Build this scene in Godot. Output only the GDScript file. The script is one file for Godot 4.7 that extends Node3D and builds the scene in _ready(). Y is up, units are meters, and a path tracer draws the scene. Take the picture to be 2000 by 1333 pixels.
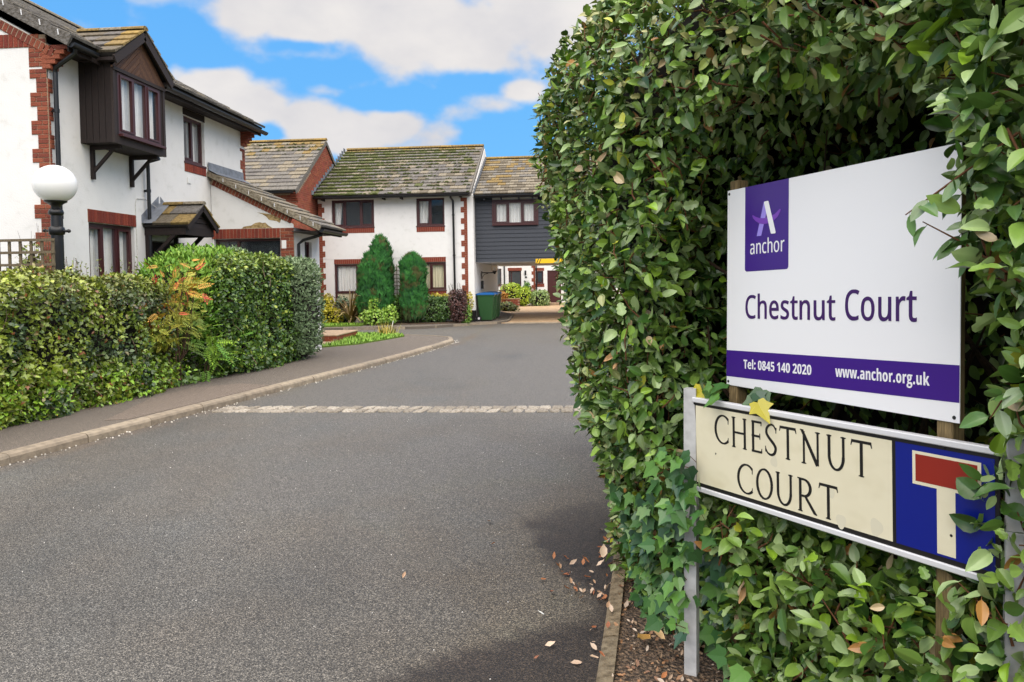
extends Node3D

var M := {}
var org := {}
var used := {}
var rng := RandomNumberGenerator.new()
var env: Environment
var nz := FastNoiseLite.new()


func _ready() -> void:
	rng.seed = 7
	set_camera()
	set_sky()
	set_sun()
	make_materials()
	make_ground()
	make_left_house()
	make_garage()
	make_brick_house()
	make_white_house()
	make_boarded_house()
	make_courtyard()
	make_street_lamp()
	make_left_planting()
	make_garden_planting()
	make_bins()
	make_signs()
	make_right_hedge()
	make_ivy()
	make_litter()


func set_camera() -> void:
	var cam := Camera3D.new()
	cam.name = "camera"
	cam.projection = Camera3D.PROJECTION_FRUSTUM
	cam.near = 0.05
	cam.far = 2000.0
	cam.size = 0.05 * 1333.0 / 1500.0
	cam.frustum_offset = Vector2(0.0, -0.0474 * 0.05)
	cam.position = Vector3(0, 1.65, 0)
	cam.basis = Basis(Vector3.UP, atan(130.0 / 1500.0)) * Basis(Vector3.RIGHT, deg_to_rad(-2.0)) * Basis(Vector3.BACK, deg_to_rad(-0.9))
	add_child(cam)
	cam.current = true


func set_sky() -> void:
	env = Environment.new()
	env.background_mode = Environment.BG_SKY
	env.tonemap_mode = Environment.TONE_MAPPER_LINEAR
	env.tonemap_exposure = 4.7
	env.background_energy_multiplier = 0.228
	env.sdfgi_enabled = true
	env.ssao_enabled = true
	env.ssil_enabled = true
	var sky := Sky.new()
	var pan := PanoramaSkyMaterial.new()
	pan.panorama = ImageTexture.create_from_image(sky_image())
	sky.sky_material = pan
	env.sky = sky
	var we := WorldEnvironment.new()
	we.name = "world_environment"
	we.environment = env
	add_child(we)


func sky_image() -> Image:
	# clear blue air with heaps of cumulus; clouds thicken round a list of places (azimuth from straight ahead, height, spread)
	var w := 4096
	var h := 2048
	var base := FastNoiseLite.new()
	base.seed = 11
	base.noise_type = FastNoiseLite.TYPE_SIMPLEX_SMOOTH
	base.fractal_octaves = 7
	base.fractal_gain = 0.56
	base.frequency = 2.1
	var wide := FastNoiseLite.new()
	wide.seed = 5
	wide.frequency = 0.9
	wide.fractal_octaves = 2
	# azimuth deg, elevation deg, spread az, spread el, amount
	var heaps := [[-23.4, 18.2, 2.9, 1.9, 0.95], [-19.5, 18.1, 4.1, 2.5, 1.0], [-13.1, 18.0, 6.2, 3.4, 1.05], [-7.6, 17.3, 5.6, 2.8, 1.05], [-2.7, 18.8, 5.0, 3.2, 1.0], [1.1, 17.8, 3.4, 2.3, 0.7], [-16.0, 21.1, 14.1, 2.1, 1.0], [-5.0, 21.8, 11.4, 2.3, 1], [-27.0, 13.1, 1.2, 0.8, 0.9], [-25.0, 13.5, 1.9, 1.3, 1.05], [-22.8, 12.3, 2.6, 1.6, 1.05], [-19.8, 11.2, 2.9, 1.7, 1.05], [-16.7, 10.3, 3.2, 1.8, 1.05], [-13.1, 11.1, 2.9, 1.5, 1.05], [-10.6, 10.3, 2.6, 1.6, 0.95], [-20.8, 9.6, 2.3, 1.0, 0.9], [-26.0, 11.6, 1.9, 1.2, 0.9], [-18.1, 13.4, 2.4, 0.6, 0.45], [-16.0, 14.1, 2.1, 0.9, 0.5], [-6.5, 13.3, 2.1, 0.8, 0.45], [-3.8, 14.0, 1.5, 0.8, 0.4], [-21.5, 15.3, 2.0, 0.5, 0.35], [-28.1, 14.2, 0.7, 1.5, 0.35], [-8.7, 11.9, 2.6, 1.1, 0.8], [-6.7, 12.7, 2.3, 1.0, 0.7], [-4.4, 13.6, 1.9, 0.9, 0.65], [-9.8, 10.6, 2.2, 1.5, 0.9], [-32.9, 15.7, 1.6, 0.8, 0.35], [-30.1, 16.7, 1.4, 0.7, 0.3]]
	var clears := [[-19.8, 16.4, 2.4, 0.5, 0.7], [-27.6, 16.3, 1.8, 1.2, 0.8], [-13.9, 12.8, 2.3, 0.6, 0.9], [-22.0, 10.4, 1.1, 0.7, 0.8], [-5.9, 10.5, 2.3, 1.1, 0.8], [-6.5, 14.5, 3.4, 0.5, 0.4], [-25.3, 15.0, 1.9, 0.6, 0.6], [-18.8, 14.9, 2.1, 0.5, 0.45], [-31.0, 14.8, 2.2, 1.4, 0.6], [-33.2, 13.2, 2.1, 1.6, 0.5]]
	var data := PackedFloat32Array()
	data.resize(w * h * 3)
	var ground := Color(0.16, 0.16, 0.14)
	for j in h:
		var el := (0.5 - (j + 0.5) / h) * PI
		var down := el < 0.0
		var deg := rad_to_deg(el)
		var ce := cos(el)
		var se := sin(el)
		var blue := Color(0.07, 0.33, 0.86).lerp(Color(0.20, 0.56, 0.97), clampf(1.0 - deg / 34.0, 0.0, 1.0))
		for i in w:
			var c := ground
			if not down:
				var az := wrapf((i + 0.5) / w * TAU, -PI, PI)     # 0 = the way the houses face away (-Z)
				var d := Vector3(ce * sin(az), se, -ce * cos(az))
				var q := d * Vector3(1.0, 1.75, 1.0)
				var n := base.get_noise_3dv(q * 2.4)
				var m := wide.get_noise_3dv(q * 1.7 + Vector3(3, 1, 2))
				var a := rad_to_deg(az)
				var near_frame := clampf(1.0 - maxf(absf(a + 15.0) - 24.0, 0.0) / 12.0, 0.0, 1.0) * clampf(1.0 - maxf(deg - 23.0, 0.0) / 8.0, 0.0, 1.0)
				var amount := 0.0
				if near_frame > 0.0:
					for g in heaps:
						var u: float = (a - g[0]) / g[2]
						var v: float = (deg - g[1]) / g[3]
						var r := u * u + v * v
						if r < 6.0:
							amount = maxf(amount, g[4] * exp(-r * 0.8))
					for g in clears:
						var u: float = (a - g[0]) / g[2]
						var v: float = (deg - g[1]) / g[3]
						var r := u * u + v * v
						if r < 6.0:
							amount -= g[4] * exp(-r * 0.9)
					amount = clampf(amount, -0.5, 1.0) * 1.15 - 0.42
				amount = lerpf(m * 1.6 + 0.14, amount, near_frame)
				var t := smoothstep(-0.22, 0.40, amount + n * 0.95)
				var shade := clampf(0.62 + 0.5 * base.get_noise_3dv(q * 2.4 + Vector3(0.0, 0.1, 0.0)) + 0.25 * n, 0.0, 1.0)
				var white := Color(0.56, 0.555, 0.60).lerp(Color(0.84, 0.80, 0.765), shade)
				c = blue.lerp(white, t * 0.97)
			var k := (j * w + i) * 3
			data[k] = c.r
			data[k + 1] = c.g
			data[k + 2] = c.b
	return Image.create_from_data(w, h, false, Image.FORMAT_RGBF, data.to_byte_array())


func set_sun() -> void:
	var sun := DirectionalLight3D.new()
	sun.name = "sun"
	sun.light_energy = 0.5
	sun.light_color = Color(1.0, 0.955, 0.9)
	sun.light_angular_distance = 110.0
	sun.shadow_enabled = true
	add_child(sun)
	sun.look_at_from_position(Vector3(0.10, 1.0, 0.36) * 50.0, Vector3.ZERO)


# ---------------------------------------------------------------- geometry
class Geo:
	var v := PackedVector3Array()
	var n := PackedVector3Array()
	var c := PackedColorArray()
	var tint := Color.WHITE
	var x := Transform3D.IDENTITY
	var coloured := false

	func put(a: Vector3, na: Vector3) -> void:
		v.append(x * a)
		n.append((x.basis * na).normalized())
		c.append(tint)

	func tri(a: Vector3, b: Vector3, d: Vector3) -> void:       # counter-clockwise seen from outside
		var k := (b - a).cross(d - a).normalized()
		if mirrored():
			put(a, k); put(b, k); put(d, k)
		else:
			put(a, k); put(d, k); put(b, k)

	func mirrored() -> bool:
		return x.basis.determinant() < 0.0

	func quad(a: Vector3, b: Vector3, d: Vector3, e: Vector3) -> void:
		tri(a, b, d)
		tri(a, d, e)

	func tri_n(a: Vector3, b: Vector3, d: Vector3, na: Vector3, nb: Vector3, nd: Vector3) -> void:
		if (b - a).cross(d - a).dot(na + nb + nd) > 0.0:
			put(a, na); put(d, nd); put(b, nb)
		else:
			put(a, na); put(b, nb); put(d, nd)

	func tri_c(a: Vector3, b: Vector3, d: Vector3, na: Vector3, nb: Vector3, nd: Vector3, ca: Color, cb: Color, cd: Color) -> void:
		coloured = true
		if (b - a).cross(d - a).dot(na + nb + nd) > 0.0:
			tint = ca; put(a, na)
			tint = cd; put(d, nd)
			tint = cb; put(b, nb)
		else:
			tint = ca; put(a, na)
			tint = cb; put(b, nb)
			tint = cd; put(d, nd)

	func box(lo: Vector3, hi: Vector3) -> void:
		var a := Vector3(lo.x, lo.y, lo.z)
		var b := Vector3(hi.x, lo.y, lo.z)
		var d := Vector3(hi.x, hi.y, lo.z)
		var e := Vector3(lo.x, hi.y, lo.z)
		var f := Vector3(lo.x, lo.y, hi.z)
		var g := Vector3(hi.x, lo.y, hi.z)
		var h := Vector3(hi.x, hi.y, hi.z)
		var k := Vector3(lo.x, hi.y, hi.z)
		quad(f, g, h, k); quad(b, a, e, d); quad(g, b, d, h); quad(a, f, k, e); quad(k, h, d, e); quad(a, b, g, f)

	func bevel(lo: Vector3, hi: Vector3, r: float) -> void:      # a box with chamfered edges, 44 triangles
		var mid := (lo + hi) * 0.5
		var half := (hi - lo) * 0.5
		var ax := [Vector3.RIGHT, Vector3.UP, Vector3.BACK]
		for i in 3:
			for s in [-1.0, 1.0]:
				var nrm: Vector3 = ax[i] * s
				var u: Vector3 = ax[(i + 1) % 3]
				var w: Vector3 = ax[(i + 2) % 3] * s
				var hu := half[(i + 1) % 3] - r
				var hw := half[(i + 2) % 3] - r
				var o := mid + nrm * half[i]
				quad(o - u * hu - w * hw, o + u * hu - w * hw, o + u * hu + w * hw, o - u * hu + w * hw)
		for i in 3:
			var j := (i + 1) % 3
			var k := (i + 2) % 3
			for s in [-1.0, 1.0]:
				for t in [-1.0, 1.0]:
					var pj: Vector3 = ax[j] * s
					var pk: Vector3 = ax[k] * t
					var a := mid + pj * half[j] + pk * (half[k] - r)
					var b := mid + pj * (half[j] - r) + pk * half[k]
					var l: Vector3 = ax[i] * (half[i] - r)
					if s * t > 0.0:
						quad(a - l, a + l, b + l, b - l) if false else flip(a - l, a + l, b + l, b - l, pj + pk)
					else:
						flip(a - l, a + l, b + l, b - l, pj + pk)
		for s in [-1.0, 1.0]:
			for t in [-1.0, 1.0]:
				for q in [-1.0, 1.0]:
					var g := Vector3(s, t, q)
					var e := mid + g * (half - Vector3(r, r, r))
					var a := e + Vector3(s * r, 0, 0)
					var b := e + Vector3(0, t * r, 0)
					var d := e + Vector3(0, 0, q * r)
					if (b - a).cross(d - a).dot(g) > 0.0:
						tri(a, b, d)
					else:
						tri(a, d, b)

	func flip(a: Vector3, b: Vector3, d: Vector3, e: Vector3, towards: Vector3) -> void:
		if (b - a).cross(d - a).dot(towards) > 0.0:
			quad(a, b, d, e)
		else:
			quad(e, d, b, a)

	func bar(a: Vector3, b: Vector3, wide: float, deep: float, up := Vector3.UP) -> void:   # a square bar from a to b
		var l := b - a
		var z := l.normalized()
		var s := up.cross(z)
		if s.length() < 0.01:
			s = Vector3.RIGHT.cross(z)
		s = s.normalized()
		var t := z.cross(s)
		var keep := x
		x = x * Transform3D(Basis(s, t, z), a)
		box(Vector3(-wide / 2, -deep / 2, 0), Vector3(wide / 2, deep / 2, l.length()))
		x = keep

	func tube(pts: Array, radii: Array, seg := 8, caps := true) -> void:
		var rings := []
		var last := Vector3.ZERO
		for i in pts.size():
			var d: Vector3 = (pts[mini(i + 1, pts.size() - 1)] - pts[maxi(i - 1, 0)]).normalized()
			var s := last - d * last.dot(d)
			if s.length() < 0.05:
				s = d.cross(Vector3.UP) if absf(d.y) < 0.9 else d.cross(Vector3.RIGHT)
			s = s.normalized()
			last = s
			var t := d.cross(s)
			var ring := []
			for k in seg:
				var a := TAU * k / seg
				ring.append(s * cos(a) + t * sin(a))
			rings.append(ring)
		for i in pts.size() - 1:
			for k in seg:
				var l := (k + 1) % seg
				var a0: Vector3 = rings[i][k]
				var a1: Vector3 = rings[i][l]
				var b0: Vector3 = rings[i + 1][k]
				var b1: Vector3 = rings[i + 1][l]
				var ra: float = radii[i]
				var rb: float = radii[i + 1]
				tri_n(pts[i] + a0 * ra, pts[i] + a1 * ra, pts[i + 1] + b1 * rb, a0, a1, b1)
				tri_n(pts[i] + a0 * ra, pts[i + 1] + b1 * rb, pts[i + 1] + b0 * rb, a0, b1, b0)
		if caps:
			var e := pts.size() - 1
			for k in seg:
				var l := (k + 1) % seg
				tri(pts[0], pts[0] + rings[0][l] * radii[0], pts[0] + rings[0][k] * radii[0])
				tri(pts[e], pts[e] + rings[e][k] * radii[e], pts[e] + rings[e][l] * radii[e])

	func lathe(prof: Array, at: Vector3, seg := 24) -> void:      # prof: Vector2(radius, height) from bottom to top
		for i in prof.size() - 1:
			var p: Vector2 = prof[i]
			var q: Vector2 = prof[i + 1]
			var d := (q - p)
			var nn := Vector2(d.y, -d.x).normalized()
			var n0 := nn
			var n1 := nn
			if i > 0:
				var dd: Vector2 = p - prof[i - 1]
				var m := Vector2(dd.y, -dd.x).normalized()
				if m.dot(nn) > 0.6:
					n0 = (m + nn).normalized()
			if i < prof.size() - 2:
				var dd: Vector2 = prof[i + 2] - q
				var m := Vector2(dd.y, -dd.x).normalized()
				if m.dot(nn) > 0.6:
					n1 = (m + nn).normalized()
			for k in seg:
				var a := TAU * k / seg
				var b := TAU * (k + 1) / seg
				var ea := Vector3(cos(a), 0, -sin(a))
				var eb := Vector3(cos(b), 0, -sin(b))
				var p0 := at + ea * p.x + Vector3.UP * p.y
				var p1 := at + eb * p.x + Vector3.UP * p.y
				var q0 := at + ea * q.x + Vector3.UP * q.y
				var q1 := at + eb * q.x + Vector3.UP * q.y
				var na := ea * n0.x + Vector3.UP * n0.y
				var nb := eb * n0.x + Vector3.UP * n0.y
				var ma := ea * n1.x + Vector3.UP * n1.y
				var mb := eb * n1.x + Vector3.UP * n1.y
				if p.x > 1e-5:
					tri_n(p0, p1, q1, na, nb, mb)
				if q.x > 1e-5:
					tri_n(p0, q1, q0, na, mb, ma)

	func sheet(poly: PackedVector2Array, y: float) -> void:       # a flat polygon of (x, z), facing up
		var idx := Geometry2D.triangulate_polygon(poly)
		for i in range(0, idx.size(), 3):
			var a := Vector3(poly[idx[i]].x, y, poly[idx[i]].y)
			var b := Vector3(poly[idx[i + 1]].x, y, poly[idx[i + 1]].y)
			var d := Vector3(poly[idx[i + 2]].x, y, poly[idx[i + 2]].y)
			if (b - a).cross(d - a).y > 0.0:
				tri(a, b, d)
			else:
				tri(a, d, b)

	func slab(poly: PackedVector2Array, y0: float, y1: float) -> void:
		sheet(poly, y1)
		var turn := 0.0
		for i in poly.size():
			turn += poly[i].cross(poly[(i + 1) % poly.size()])
		for i in poly.size():
			var p := poly[i]
			var q := poly[(i + 1) % poly.size()]
			if turn > 0.0:
				quad(Vector3(q.x, y0, q.y), Vector3(p.x, y0, p.y), Vector3(p.x, y1, p.y), Vector3(q.x, y1, q.y))
			else:
				quad(Vector3(p.x, y0, p.y), Vector3(q.x, y0, q.y), Vector3(q.x, y1, q.y), Vector3(p.x, y1, p.y))

	func mesh() -> ArrayMesh:
		var a := []
		a.resize(Mesh.ARRAY_MAX)
		a[Mesh.ARRAY_VERTEX] = v
		a[Mesh.ARRAY_NORMAL] = n
		if coloured:
			a[Mesh.ARRAY_COLOR] = c
		var m := ArrayMesh.new()
		m.add_surface_from_arrays(Mesh.PRIMITIVE_TRIANGLES, a)
		return m


# ---------------------------------------------------------------- naming and placing
func numbered(called: String) -> String:
	var k: int = used.get(called, -1) + 1
	used[called] = k
	return called if k == 0 else "%s_%03d" % [called, k]


func thing(called: String, label: String, category: String, at: Vector3, group := "", turn := Basis.IDENTITY) -> Node3D:
	var o := Node3D.new()
	o.name = numbered(called)
	add_child(o)
	o.transform = Transform3D(turn, at)
	tag(o, label, category, group)
	org[o] = at if turn == Basis.IDENTITY else Vector3.ZERO     # a turned thing is built in its own axes
	return o


func tag(o: Node3D, label: String, category: String, group := "") -> void:
	o.set_meta("label", label)
	o.set_meta("category", category)
	if group:
		o.set_meta("group", group)


func structure(called: String, label: String, g: Geo, mat: Material) -> MeshInstance3D:
	var o := MeshInstance3D.new()
	o.name = numbered(called)
	o.mesh = g.mesh()
	o.material_override = mat
	add_child(o)
	o.set_meta("kind", "structure")
	o.set_meta("label", label)
	org[o] = Vector3.ZERO
	return o


func part(called: String, g: Geo, mat: Material, parent: Node3D, stuff := false) -> MeshInstance3D:
	var o := MeshInstance3D.new()
	o.name = called
	var off: Vector3 = org[parent]
	if off != Vector3.ZERO:
		for i in g.v.size():
			g.v[i] -= off
	o.mesh = g.mesh()
	o.material_override = mat
	parent.add_child(o, true)
	org[o] = off
	if stuff:
		o.set_meta("kind", "stuff")
	return o


func piece(called: String, mesh: Mesh, mat: Material, parent: Node3D, at: Transform3D) -> MeshInstance3D:
	var o := MeshInstance3D.new()
	o.name = called
	o.mesh = mesh
	o.material_override = mat
	var off: Vector3 = org[parent]
	o.transform = Transform3D(at.basis, at.origin - off)
	parent.add_child(o, true)
	return o


func spread(called: String, mesh: Mesh, mat: Material, parent: Node3D, xf: Array, cols: Array) -> MultiMeshInstance3D:
	var mm := MultiMesh.new()
	mm.transform_format = MultiMesh.TRANSFORM_3D
	mm.use_colors = true
	mm.mesh = mesh
	mm.instance_count = xf.size()
	var off := Vector3.ZERO
	if parent != self:
		off = org[parent]
	for i in xf.size():
		var t: Transform3D = xf[i]
		t.origin -= off
		mm.set_instance_transform(i, t)
		mm.set_instance_color(i, cols[i])
	var o := MultiMeshInstance3D.new()
	o.name = called if parent != self else numbered(called)
	o.multimesh = mm
	o.material_override = mat
	parent.add_child(o, true)
	o.set_meta("kind", "stuff")
	return o


# ---------------------------------------------------------------- materials
func noise_tex(seed_: int, freq: float, ramp: Array, size := 512, octaves := 4, type := FastNoiseLite.TYPE_SIMPLEX_SMOOTH) -> NoiseTexture2D:
	var f := FastNoiseLite.new()
	f.seed = seed_
	f.frequency = freq
	f.noise_type = type
	f.fractal_octaves = octaves
	var t := NoiseTexture2D.new()
	t.noise = f
	t.width = size
	t.height = size
	t.seamless = true
	if ramp.size():
		var g := Gradient.new()
		var offs := PackedFloat32Array()
		var cols := PackedColorArray()
		for r in ramp:
			offs.append(r[0])
			cols.append(r[1])
		g.offsets = offs
		g.colors = cols
		t.color_ramp = g
	return t


func bump_tex(seed_: int, freq: float, strength: float, size := 512, octaves := 4) -> NoiseTexture2D:
	var t := noise_tex(seed_, freq, [], size, octaves)
	t.as_normal_map = true
	t.bump_strength = strength
	return t


func flat(called: String, col: Color, rough := 0.7, metal := 0.0) -> StandardMaterial3D:
	var m := StandardMaterial3D.new()
	m.resource_name = called
	m.albedo_color = col
	m.roughness = rough
	m.metallic = metal
	M[called] = m
	return m


func rich(called: String, col: Color, rough: float, tex: Texture2D, scale: Vector3, bump: Texture2D = null, bump_amount := 1.0) -> StandardMaterial3D:
	var m := flat(called, col, rough)
	m.uv1_triplanar = true
	m.uv1_world_triplanar = true
	m.uv1_scale = scale
	m.albedo_texture = tex
	if bump:
		m.normal_enabled = true
		m.normal_texture = bump
		m.normal_scale = bump_amount
	return m


func g3(v: float) -> Color:
	return Color(v, v, v)


# Fine chippings that tile without a seam: random grains, softened with wrap-around, as colour and as relief.
func stone_images(size: int, seed_: int) -> Array:
	var r := RandomNumberGenerator.new()
	r.seed = seed_
	var n := size * size
	var v := PackedFloat32Array()
	v.resize(n)
	for i in n:
		v[i] = r.randf()
	for pass_ in 2:
		var h := PackedFloat32Array()
		h.resize(n)
		var st := 1 if pass_ == 0 else size
		for i in n:
			var a := i - st
			var b := i + st
			if pass_ == 0:
				if i % size == 0:
					a += size
				if i % size == size - 1:
					b -= size
			else:
				if a < 0:
					a += n
				if b >= n:
					b -= n
			h[i] = (v[a] + v[i] * 1.3 + v[b]) / 3.3
		v = h
	var col := PackedByteArray()
	var hgt := PackedByteArray()
	col.resize(n)
	hgt.resize(n)
	for i in n:
		var t := clampf((v[i] - 0.5) * 3.6 + 0.5, 0.0, 1.0)
		hgt[i] = int(t * 255.0)
		var c := 0.36 + 0.32 * smoothstep(0.05, 0.70, t) + 0.32 * smoothstep(0.90, 1.0, t)
		col[i] = int(clampf(c, 0.0, 1.0) * 255.0)
	var ci := Image.create_from_data(size, size, false, Image.FORMAT_L8, col)
	ci.convert(Image.FORMAT_RGB8)
	var hi := Image.create_from_data(size, size, false, Image.FORMAT_L8, hgt)
	hi.convert(Image.FORMAT_RGBA8)
	hi.bump_map_to_normal_map(2.2)
	return [ci, hi]


func make_materials() -> void:
	var stone := stone_images(1024, 91)
	var t_asphalt := ImageTexture.create_from_image(stone[0])
	var b_asphalt := ImageTexture.create_from_image(stone[1])
	var t_blotch := noise_tex(3, 0.012, [[0.0, g3(0.72)], [0.5, g3(0.9)], [1.0, g3(1.0)]], 512, 5)
	var t_stucco := noise_tex(4, 0.02, [[0.0, Color(0.93, 0.93, 0.92)], [0.35, g3(0.985)], [1.0, g3(1.0)]], 512, 5)
	var b_stucco := bump_tex(5, 0.2, 3.0, 512, 3)
	var t_grain := noise_tex(6, 0.05, [[0.0, g3(0.5)], [0.5, g3(0.8)], [1.0, g3(1.0)]], 512, 4)
	var t_tile := noise_tex(8, 0.03, [[0.0, Color(0.55, 0.54, 0.5)], [0.4, Color(0.82, 0.8, 0.77)], [0.7, g3(0.95)], [1.0, Color(1.0, 0.98, 0.9)]], 512, 5)
	var b_rough := bump_tex(9, 0.07, 8.0, 512, 4)
	var m := rich("asphalt", Color(0.575, 0.557, 0.522), 0.66, t_asphalt, Vector3.ONE * 0.55, b_asphalt, 0.45)
	m.vertex_color_use_as_albedo = true
	rich("footway", Color(0.65, 0.60, 0.54), 0.92, t_asphalt, Vector3.ONE * 1.0, b_asphalt, 0.8)
	rich("footway_patch", Color(0.70, 0.63, 0.56), 0.92, t_asphalt, Vector3.ONE * 1.4, b_asphalt, 0.6)
	rich("soil", Color(0.62, 0.52, 0.42), 0.95, noise_tex(12, 0.06, [[0.0, g3(0.25)], [0.45, g3(0.62)], [0.7, g3(0.9)], [1.0, Color(1, 0.95, 0.85)]], 512, 5), Vector3.ONE * 1.3, bump_tex(13, 0.06, 22.0, 512, 5), 1.4)
	rich("ground", Color(0.33, 0.36, 0.2), 0.95, t_blotch, Vector3.ONE * 0.3)
	rich("lawn", Color(0.42, 0.54, 0.14), 0.95, t_grain, Vector3.ONE * 1.2)
	rich("slab_path", Color(0.70, 0.60, 0.49), 0.9, t_blotch, Vector3.ONE * 0.8, b_rough, 0.3)
	for k in 3:
		rich("kerb%d" % k, [Color(0.61, 0.555, 0.475), Color(0.65, 0.595, 0.51), Color(0.585, 0.535, 0.46)][k], 0.9, t_blotch, Vector3.ONE * 1.3, b_rough, 0.25)
		rich("edging%d" % k, [Color(0.56, 0.50, 0.40), Color(0.60, 0.535, 0.43), Color(0.53, 0.48, 0.39)][k], 0.9, t_tile, Vector3.ONE * 1.2, b_rough, 0.4)
		rich("brick%d" % k, [Color(0.66, 0.33, 0.225), Color(0.58, 0.28, 0.20), Color(0.70, 0.38, 0.26)][k], 0.85, t_grain, Vector3.ONE * 2.0, b_rough, 0.4)
		rich("soldier%d" % k, [Color(0.62, 0.255, 0.17), Color(0.56, 0.22, 0.15), Color(0.66, 0.29, 0.19)][k], 0.85, t_grain, Vector3.ONE * 2.0, b_rough, 0.4)
		rich("sett%d" % k, [Color(0.76, 0.73, 0.68), Color(0.70, 0.67, 0.62), Color(0.62, 0.59, 0.54)][k], 0.9, t_tile, Vector3.ONE * 1.7, b_rough, 1.0)
	rich("mortar", Color(0.70, 0.60, 0.50), 0.95, t_blotch, Vector3.ONE)
	var tiles := {"tile_grey": Color(0.50, 0.485, 0.46), "tile_dark": Color(0.45, 0.435, 0.42), "tile_buff": Color(0.58, 0.545, 0.475), "tile_lichen": Color(0.58, 0.49, 0.29), "tile_gold": Color(0.66, 0.55, 0.29), "tile_moss": Color(0.38, 0.40, 0.22), "tile_brown": Color(0.45, 0.415, 0.35)}
	for k in tiles:
		rich(k, tiles[k], 0.92, t_tile, Vector3.ONE * 0.9, b_rough, 0.5)
	rich("moss", Color(0.29, 0.33, 0.10), 1.0, t_grain, Vector3.ONE * 3.0, b_rough, 1.0)
	rich("slab_roof", Color(0.20, 0.18, 0.165), 0.95, t_grain, Vector3.ONE)
	rich("render_white", Color(0.90, 0.895, 0.88), 0.9, t_stucco, Vector3.ONE * 0.35, b_stucco, 0.13)
	rich("bare_render", Color(0.74, 0.64, 0.45), 0.95, t_tile, Vector3.ONE * 0.8, b_rough, 0.6)
	rich("dark_wood", Color(0.16, 0.10, 0.08), 0.75, t_grain, Vector3(3.0, 0.35, 3.0))
	rich("brown_wood", Color(0.46, 0.32, 0.22), 0.7, t_grain, Vector3(3.0, 0.6, 3.0))
	rich("brown_wood_b", Color(0.40, 0.27, 0.19), 0.7, t_grain, Vector3(3.0, 0.6, 3.0))
	rich("barge", Color(0.22, 0.165, 0.14), 0.7, t_grain, Vector3(2.0, 2.0, 2.0))
	flat("mahogany", Color(0.26, 0.115, 0.115), 0.4)
	rich("boards", Color(0.215, 0.235, 0.27), 0.6, noise_tex(15, 0.04, [[0.0, g3(0.78)], [1.0, g3(1.0)]], 512, 3), Vector3(0.4, 3.0, 3.0))
	flat("black_plastic", Color(0.07, 0.07, 0.075), 0.35)
	flat("iron", Color(0.06, 0.06, 0.063), 0.4)
	rich("lead", Color(0.52, 0.54, 0.57), 0.6, t_blotch, Vector3.ONE)
	flat("white_paint", Color(0.9, 0.9, 0.88), 0.5)
	rich("white_worn", Color(0.86, 0.85, 0.82), 0.7, noise_tex(16, 0.05, [[0.0, Color(0.35, 0.3, 0.25)], [0.3, g3(0.85)], [0.45, g3(1.0)], [1.0, g3(1.0)]], 256, 4), Vector3.ONE * 2.0)
	rich("white_steel", Color(0.80, 0.80, 0.79), 0.5, t_blotch, Vector3.ONE * 2.0)
	rich("curtain", Color(0.90, 0.90, 0.88), 0.9, t_stucco, Vector3.ONE)
	M.curtain.backlight = Color(0.5, 0.5, 0.5)
	rich("curtain_cream", Color(0.86, 0.83, 0.70), 0.9, t_stucco, Vector3.ONE)
	var glass := flat("glass", Color(0.75, 0.82, 0.86, 0.05), 0.03)
	glass.transparency = BaseMaterial3D.TRANSPARENCY_ALPHA
	glass.metallic_specular = 1.0
	var globe := flat("opal_globe", Color(0.93, 0.93, 0.92), 0.22)
	globe.backlight = Color(0.5, 0.5, 0.5)
	var clear := flat("clear_globe", Color(0.85, 0.75, 0.6, 0.25), 0.05)
	clear.transparency = BaseMaterial3D.TRANSPARENCY_ALPHA
	flat("room_dark", Color(0.25, 0.24, 0.23), 0.9)
	rich("weathered_wood", Color(0.50, 0.44, 0.34), 0.85, t_grain, Vector3(4, 0.5, 4))
	rich("post_wood", Color(0.60, 0.51, 0.34), 0.85, t_grain, Vector3(5, 0.35, 5), b_rough, 0.3)
	flat("aluminium", Color(0.86, 0.86, 0.86), 0.4, 0.1)
	flat("bin_green", Color(0.12, 0.29, 0.12), 0.45)
	flat("bin_blue", Color(0.07, 0.34, 0.58), 0.4)
	flat("sign_white", Color(0.945, 0.945, 0.945), 0.3)
	flat("sign_purple", Color(0.24, 0.09, 0.50), 0.3)
	flat("letter_purple", Color(0.235, 0.06, 0.36), 0.35)
	flat("logo_lavender", Color(0.62, 0.55, 0.90), 0.35)
	flat("logo_violet", Color(0.47, 0.25, 0.70), 0.35)
	rich("plate_cream", Color(0.89, 0.86, 0.74), 0.4, noise_tex(17, 0.008, [[0.0, Color(0.955, 0.95, 0.93)], [0.5, g3(1.0)], [1.0, g3(1.0)]], 512, 3), Vector3.ONE * 2.0)
	flat("plate_mark", Color(0.845, 0.82, 0.715), 0.5)
	flat("plate_black", Color(0.09, 0.08, 0.075), 0.4)
	flat("plate_blue", Color(0.0, 0.09, 0.50), 0.35)
	flat("plate_red", Color(0.56, 0.14, 0.075), 0.4)
	flat("yellow_sign", Color(0.93, 0.75, 0.05), 0.5)
	rich("bark", Color(0.36, 0.27, 0.19), 0.9, t_grain, Vector3(6, 2, 6), b_rough, 0.6)
	rich("twig", Color(0.50, 0.32, 0.18), 0.85, t_grain, Vector3.ONE * 6.0)
	rich("pale_twig", Color(0.55, 0.47, 0.38), 0.85, t_grain, Vector3.ONE * 6.0)
	flat("thicket", Color(0.10, 0.085, 0.06), 1.0)
	rich("paving", Color(0.80, 0.69, 0.55), 0.9, t_tile, Vector3.ONE * 0.7)
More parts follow.
